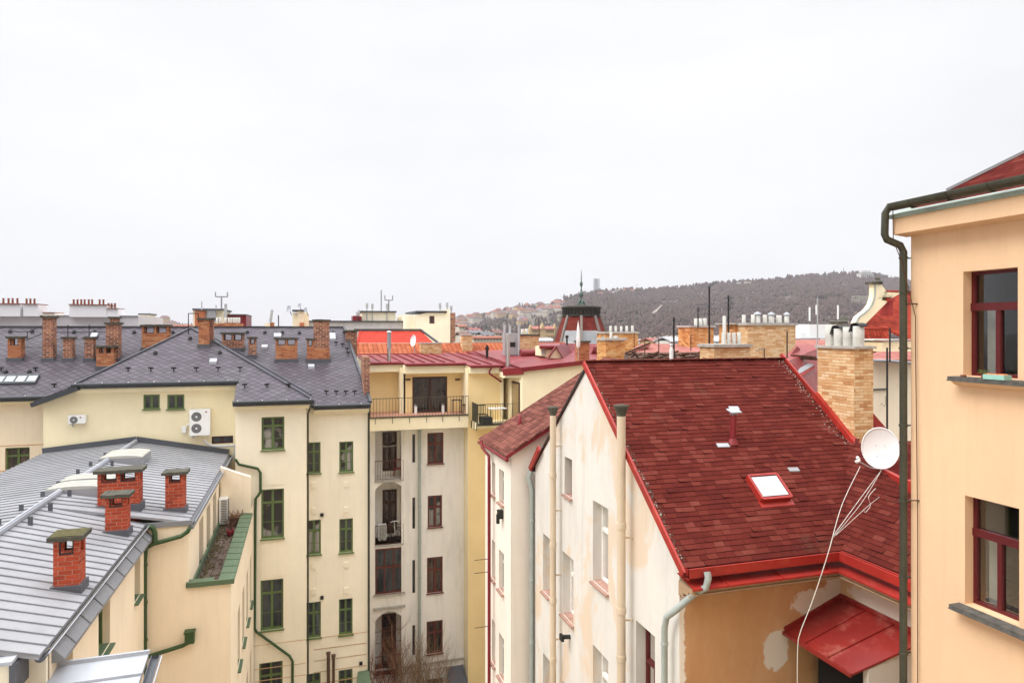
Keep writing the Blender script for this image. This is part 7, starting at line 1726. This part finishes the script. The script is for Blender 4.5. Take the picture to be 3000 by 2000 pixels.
def place(pi, x, y, rz, sc=1., tt=None, where=None, g=grp):
    if where is None:
        where = ("upper" if y < prof(x) + 17 else "middle" if y < prof(x) + 32 else "lower") + " hillside, " + ("far left", "left", "centre left", "centre right", "right", "beside the domed tower")[max(0, min(5, int((x - 1335) / 52)))]
    c = [q for q in range(6) if desc[(pi + q) % 6] + ", " + where not in used_l]
    if not c: return None
    pi = (pi + c[0]) % 6; used_l.add(desc[pi] + ", " + where); tt = tt or on_hill(x, y); p = hp3(x, tt)
    if pi in usedp: o = copy_tree(protos[pi])
    else: o = protos[pi]; usedp.add(pi)
    o.location = p; o.rotation_euler = (0, 0, rz); o.scale = (sc, sc, sc); o['label'] = desc[pi] + ", " + where; o['group'] = g; return o
k = 0
for row in range(9):
    for q in range(17):
        x = 1335 + q * 19 + rnd.uniform(-8, 8); top = prof(x) + 5; y = top + row * 6.0 + rnd.uniform(-2.5, 2.5)
        if y > 962 or (x > 1640 and row > 1): continue
        if 1400 < x < 1520 and y > 935: continue
        if x > 1545 and row > 4: continue
        if rnd.random() < .18: continue
        place(rnd.randrange(6), x, y, rnd.uniform(-.6, .6), rnd.uniform(.95, 1.35)); k += 1
for (x, y, pi) in ((1800, 862, 4), (1812, 858, 5), (1830, 856, 1), (1850, 857, 5), (1868, 855, 4), (1787, 860, 3), (1760, 866, 0), (1650, 893, 0), (2010, 846, 0), (2060, 841, 1), (2165, 836, 4), (2190, 835, 5)):
    place(pi, x, y, rnd.uniform(-.3, .3), .8, None, "wooded hill crest, " + ("left" if x < 1790 else "centre" if x < 1900 else "right") + " part", "villas on the crest of the far wooded hill")
for q in range(16):
    x = 112 + q * 26 + rnd.uniform(-9, 9); place(rnd.choice((0, 0, 1, 2)), x, 0, rnd.uniform(-.5, .5), rnd.uniform(.9, 1.4), RF - rnd.uniform(20, 500), "left horizon, " + ("far left" if x < 200 else "left" if x < 300 else "middle" if x < 400 else "right"), "villas at the left horizon")
for (x, y, w_, h_, d_, lb, mt, rm) in ((2535, 822, 34, 14, 12, "white colonnaded mansion on the wooded hilltop at the right", 'wall_far2', 'roof_far3'),):
    tt = RF - 60; p = hp3(x, tt, 2); t_ = thing('mansion', p, lb, 'house'); m = M(); m.box(p.x - w_ / 2, p.x + w_ / 2, p.y - 6, p.y + 6, p.z - 4, p.z + h_ * .62)
    m.build('wall', K[mt], t_); m = M(); m.box(p.x - w_ / 3, p.x + w_ / 3, p.y - 4, p.y + 6, p.z + h_ * .62, p.z + h_); m.build('upper_storey', K[mt], t_); m = M(); m.box(p.x - w_ / 2 - 1, p.x + w_ / 2 + 1, p.y - 7, p.y + 7, p.z + h_ * .62, p.z + h_ * .66); m.build('roof', K[rm], t_)
    for i in range(7): m = M(); x_ = p.x - w_ / 2 + w_ * (i + .5) / 7; m.box(x_ - 1, x_ + 1, p.y - 6.1, p.y - 6.01, p.z, p.z + h_ * .45); m.build('window', K['dark'], t_)
# retaining walls under the mansion
for (x, y, L, lb) in ((2510, 893, 16, "pale ruin like retaining wall on the slope below the mansion, lower left one"), (2545, 884, 60, "long pale terrace wall on the slope below the mansion")):
    tt = on_hill(x, y); p = hp3(x, tt, 3); m = M(); m.box(p.x - L / 2, p.x + L / 2, p.y, p.y + 1.5, p.z - 3, p.z + 6); tag(m.build('retaining_wall', plain("pale_stone_wall", (.30, .26, .21), .9, var=.4, sc=.3)), lb, 'wall')
# twin slab tower behind the hill, haze painted into its slab colours
p = at_t(1747, 965, 2000); k_ = 1.0
t = thing('tower_block', (p.x, p.y, 60), "tall pale tower block rising behind the hill right of the spire", 'tower block')
zt_ = (965 - 816) / 2000 * 2000
m = M(); m.box(p.x - 5, p.x + 2.6, p.y, p.y + 10, 40, zt_); m.build('slab', plain("hazed_grey_tower", (.30, .31, .33), .8, var=.05, sc=.02), t)
m = M(); m.box(p.x + 3.4, p.x + 10.5, p.y - 2, p.y + 10, 40, zt_ - .8); m.build('slab', plain("hazed_pale_tower", (.46, .48, .50), .8, var=.05, sc=.02), t)
m = M(); q = at_t(1741, 965, 1990); m.box(q.x - 11, q.x + 7, q.y - 10, q.y - 2, 70, 104); m.build('annex', plain("annex_grey", (.24, .25, .27), .8), t)
# masts on the skyline
for (x, yt, yb, lb, r_) in ((2471, 784, 806, "lattice mast on the wooded hilltop", .9), (1866, 830, 852, "pale crane like mast on the hill crest right of the tower block", .5), (1822, 842, 854, "small dark mast on the hill crest", .6), (2005, 835, 846, "thin mast on the hill crest at the centre", .4)):
    q, q2 = at_t(x, yb + 5, RF - 5), at_t(x, yt, RF - 5); t_ = thing('mast', q, lb, 'mast'); m = M(); m.tube([q, q2], r_ * .6, 4); m.tube([q, q.lerp(q2, .6)], r_, 4); m.build('pole', K['zinc'], t_)
    m = M(); c = q.lerp(q2, .8); m.box(c.x - r_ * 2, c.x + r_ * 2, c.y - .5, c.y + .5, c.z - .4, c.z + .4); m.build('crossarm', K['zinc'], t_)
# palace
def tb(x, y, tt): return at_t(x, y, tt)
t = thing('palace', at_t(1597, 980, 330), "long ochre palace with a red roof and three pointed gables below the hill", 'palace')
A_ = at_t(1557, 1010, 330); B_ = at_t(1640, 963, 330)
m = M(); m.box(A_.x, B_.x, A_.y, A_.y + 14, GZ, (965 - 963) / 2000 * 330 + 0.0)
for (x, w_, y) in ((1557, 5, 950), (1596, 8, 946), (1636, 5, 949)):
    a, b, c = at_t(x - w_, 964, 329), at_t(x + w_, 964, 329), at_t(x, y, 329); m.prism([V3(a.x, A_.y - .3, a.z), V3(b.x, A_.y - .3, a.z), V3(c.x, A_.y - .3, c.z)], (0, 2, 0)); m.box(a.x, b.x, A_.y - .3, A_.y + 1.7, GZ, a.z)
m.build('wall', K['wall_far3'], t)
m = M(); z0 = (965 - 963) / 2000 * 330; z1 = (965 - 955) / 2000 * 330; m.prism([V3(A_.x - .5, A_.y - .6, z0), V3(B_.x + .5, A_.y - .6, z0), V3(B_.x - 1, A_.y + 5, z1), V3(A_.x + 1, A_.y + 5, z1)], (0, 0, -.3)); m.build('roof', K['tile_pink'], t)
for i in range(13):
    for zz in (-1.6, -4.4): m = M(); x = A_.x + .8 + i * 1.03; m.box(x - .22, x + .22, A_.y - .02, A_.y + .0 - .001, zz, zz + 1.4); m.build('window', K['dark'], t)
# town roofs between the orange roof and the hill
rnd = random.Random(21)
lab = ["pale town house with a {} roof in the gap between the narrow brick chimney and the ventilation unit", ]
TW = [(1345, 1372, 950, 962, 250, 'roof_far', 'wall_far', "red roofed town house at the far left of the town strip"), (1378, 1412, 960, 972, 200, 'red_old', 'wall_far2', "town house with the brightest crimson roof in the town strip"),
      (1380, 1420, 968, 980, 160, 'roof_far3', 'wall_far2', "pale green grey roofed block below the crimson roof"), (1414, 1450, 972, 988, 140, 'zinc_dark', 'wall_far2', "town house with a blue grey roof and white gable edge"),
      (1448, 1474, 964, 986, 180, 'roof_far2', 'wall_far', "brown roofed town house left of the ventilation unit"), (1385, 1474, 984, 994, 110, 'roof_far', 'wall_far', "long row house with a ragged red roof just above the orange tiles"),
      (1350, 1380, 972, 990, 120, 'roof_far2', 'wall_far', "grey brown town house behind the narrow brick chimney"), (1580, 1625, 990, 1003, 100, 'zinc_light', 'wall_far2', "long white roofed building below the palace"),
      (1870, 1930, 995, 1012, 90, 'zinc', 'wall_far', "town house with a small grey gable behind the tumbledown roof"), (1915, 1965, 990, 1008, 85, 'tile_pink', 'wall_far3', "ochre parapet with a row of pale pots behind the tumbledown roof"),
      (1965, 2030, 986, 1008, 80, 'zinc_light', 'wall_far2', "white roofed hall left of the orange brick chimney"), (2090, 2160, 984, 1010, 80, 'zinc_light', 'wall_far2', "white roofed hall right of the orange brick chimney"),
      (2330, 2372, 965, 990, 120, 'roof_far2', 'wall_far', "brown roofed house left of the white rooftop block"), (440, 560, 950, 966, 300, 'roof_far', 'wall_far2', "distant red roofed terrace behind the pyramid roof's left slope"), (330, 410, 948, 962, 320, 'roof_far', 'wall_far', "distant red roofed terrace left of the cream chimney block"),
      (115, 200, 944, 962, 300, 'roof_far2', 'wall_far', "distant brown roofed block between the white chimney walls")]
for (x0, x1, yt, yb, tt, rm, wm_, lb) in TW:
    a, b = at_t(x0, yt, tt), at_t(x1, yt, tt); Yc = (a.y + b.y) / 2; t_ = thing('town_house', (a.x, Yc, GZ), lb, 'house'); ze = (965 - (yt + (yb - yt) * .55)) / 2000 * tt; zr = (965 - yt) / 2000 * tt; dp = max(4, tt * .04)
    m = M(); m.box(a.x, b.x, Yc, Yc + dp, GZ, ze); m.build('wall', K[wm_], t_)
    m = M(); m.prism([V3(a.x - .2, Yc - .3, ze), V3(b.x + .2, Yc - .3, ze), V3(b.x + .2, Yc + dp / 2, zr), V3(a.x - .2, Yc + dp / 2, zr)], (0, 0, -.15)); m.prism([V3(a.x - .2, Yc + dp + .3, ze), V3(b.x + .2, Yc + dp + .3, ze), V3(b.x + .2, Yc + dp / 2, zr), V3(a.x - .2, Yc + dp / 2, zr)], (0, 0, -.15)); m.build('roof', K[rm], t_)
    n = max(2, int((x1 - x0) / 9)); 
    for i in range(n // 2 + 1):
        m = M(); xx = a.x + (b.x - a.x) * (i + .5) / (n // 2 + 1); s_ = tt / 2000; m.box(xx - 1.6 * s_, xx + 1.6 * s_, Yc + dp * .4, Yc + dp * .5, ze, zr + 3 * s_); m.build('chimney', K['wall_far'], t_)
    for i in range(n): m = M(); xx = a.x + (b.x - a.x) * (i + .5) / n; s_ = tt / 2000; m.box(xx - 1.3 * s_, xx + 1.3 * s_, Yc - .02 * s_ * 10, Yc - .002, ze - 6 * s_, ze - 2 * s_); m.build('window', K['dark'], t_)
# haze
m = M(); m.box(-2600, 3600, -60, 4200, GZ - 1, 240)
o = m.build('haze', K['dark']); o.data.materials.clear()
hm = bpy.data.materials.new("haze"); hm.use_nodes = True; nt = hm.node_tree; nt.nodes.clear(); ou = nt.nodes.new("ShaderNodeOutputMaterial"); pv = nt.nodes.new("ShaderNodeVolumePrincipled")
pv.inputs['Density'].default_value = 0.00015; pv.inputs['Color'].default_value = (.92, .93, 1, 1); nt.links.new(pv.outputs[0], ou.inputs['Volume']); o.data.materials.append(hm)
tag(o, kind='stuff')
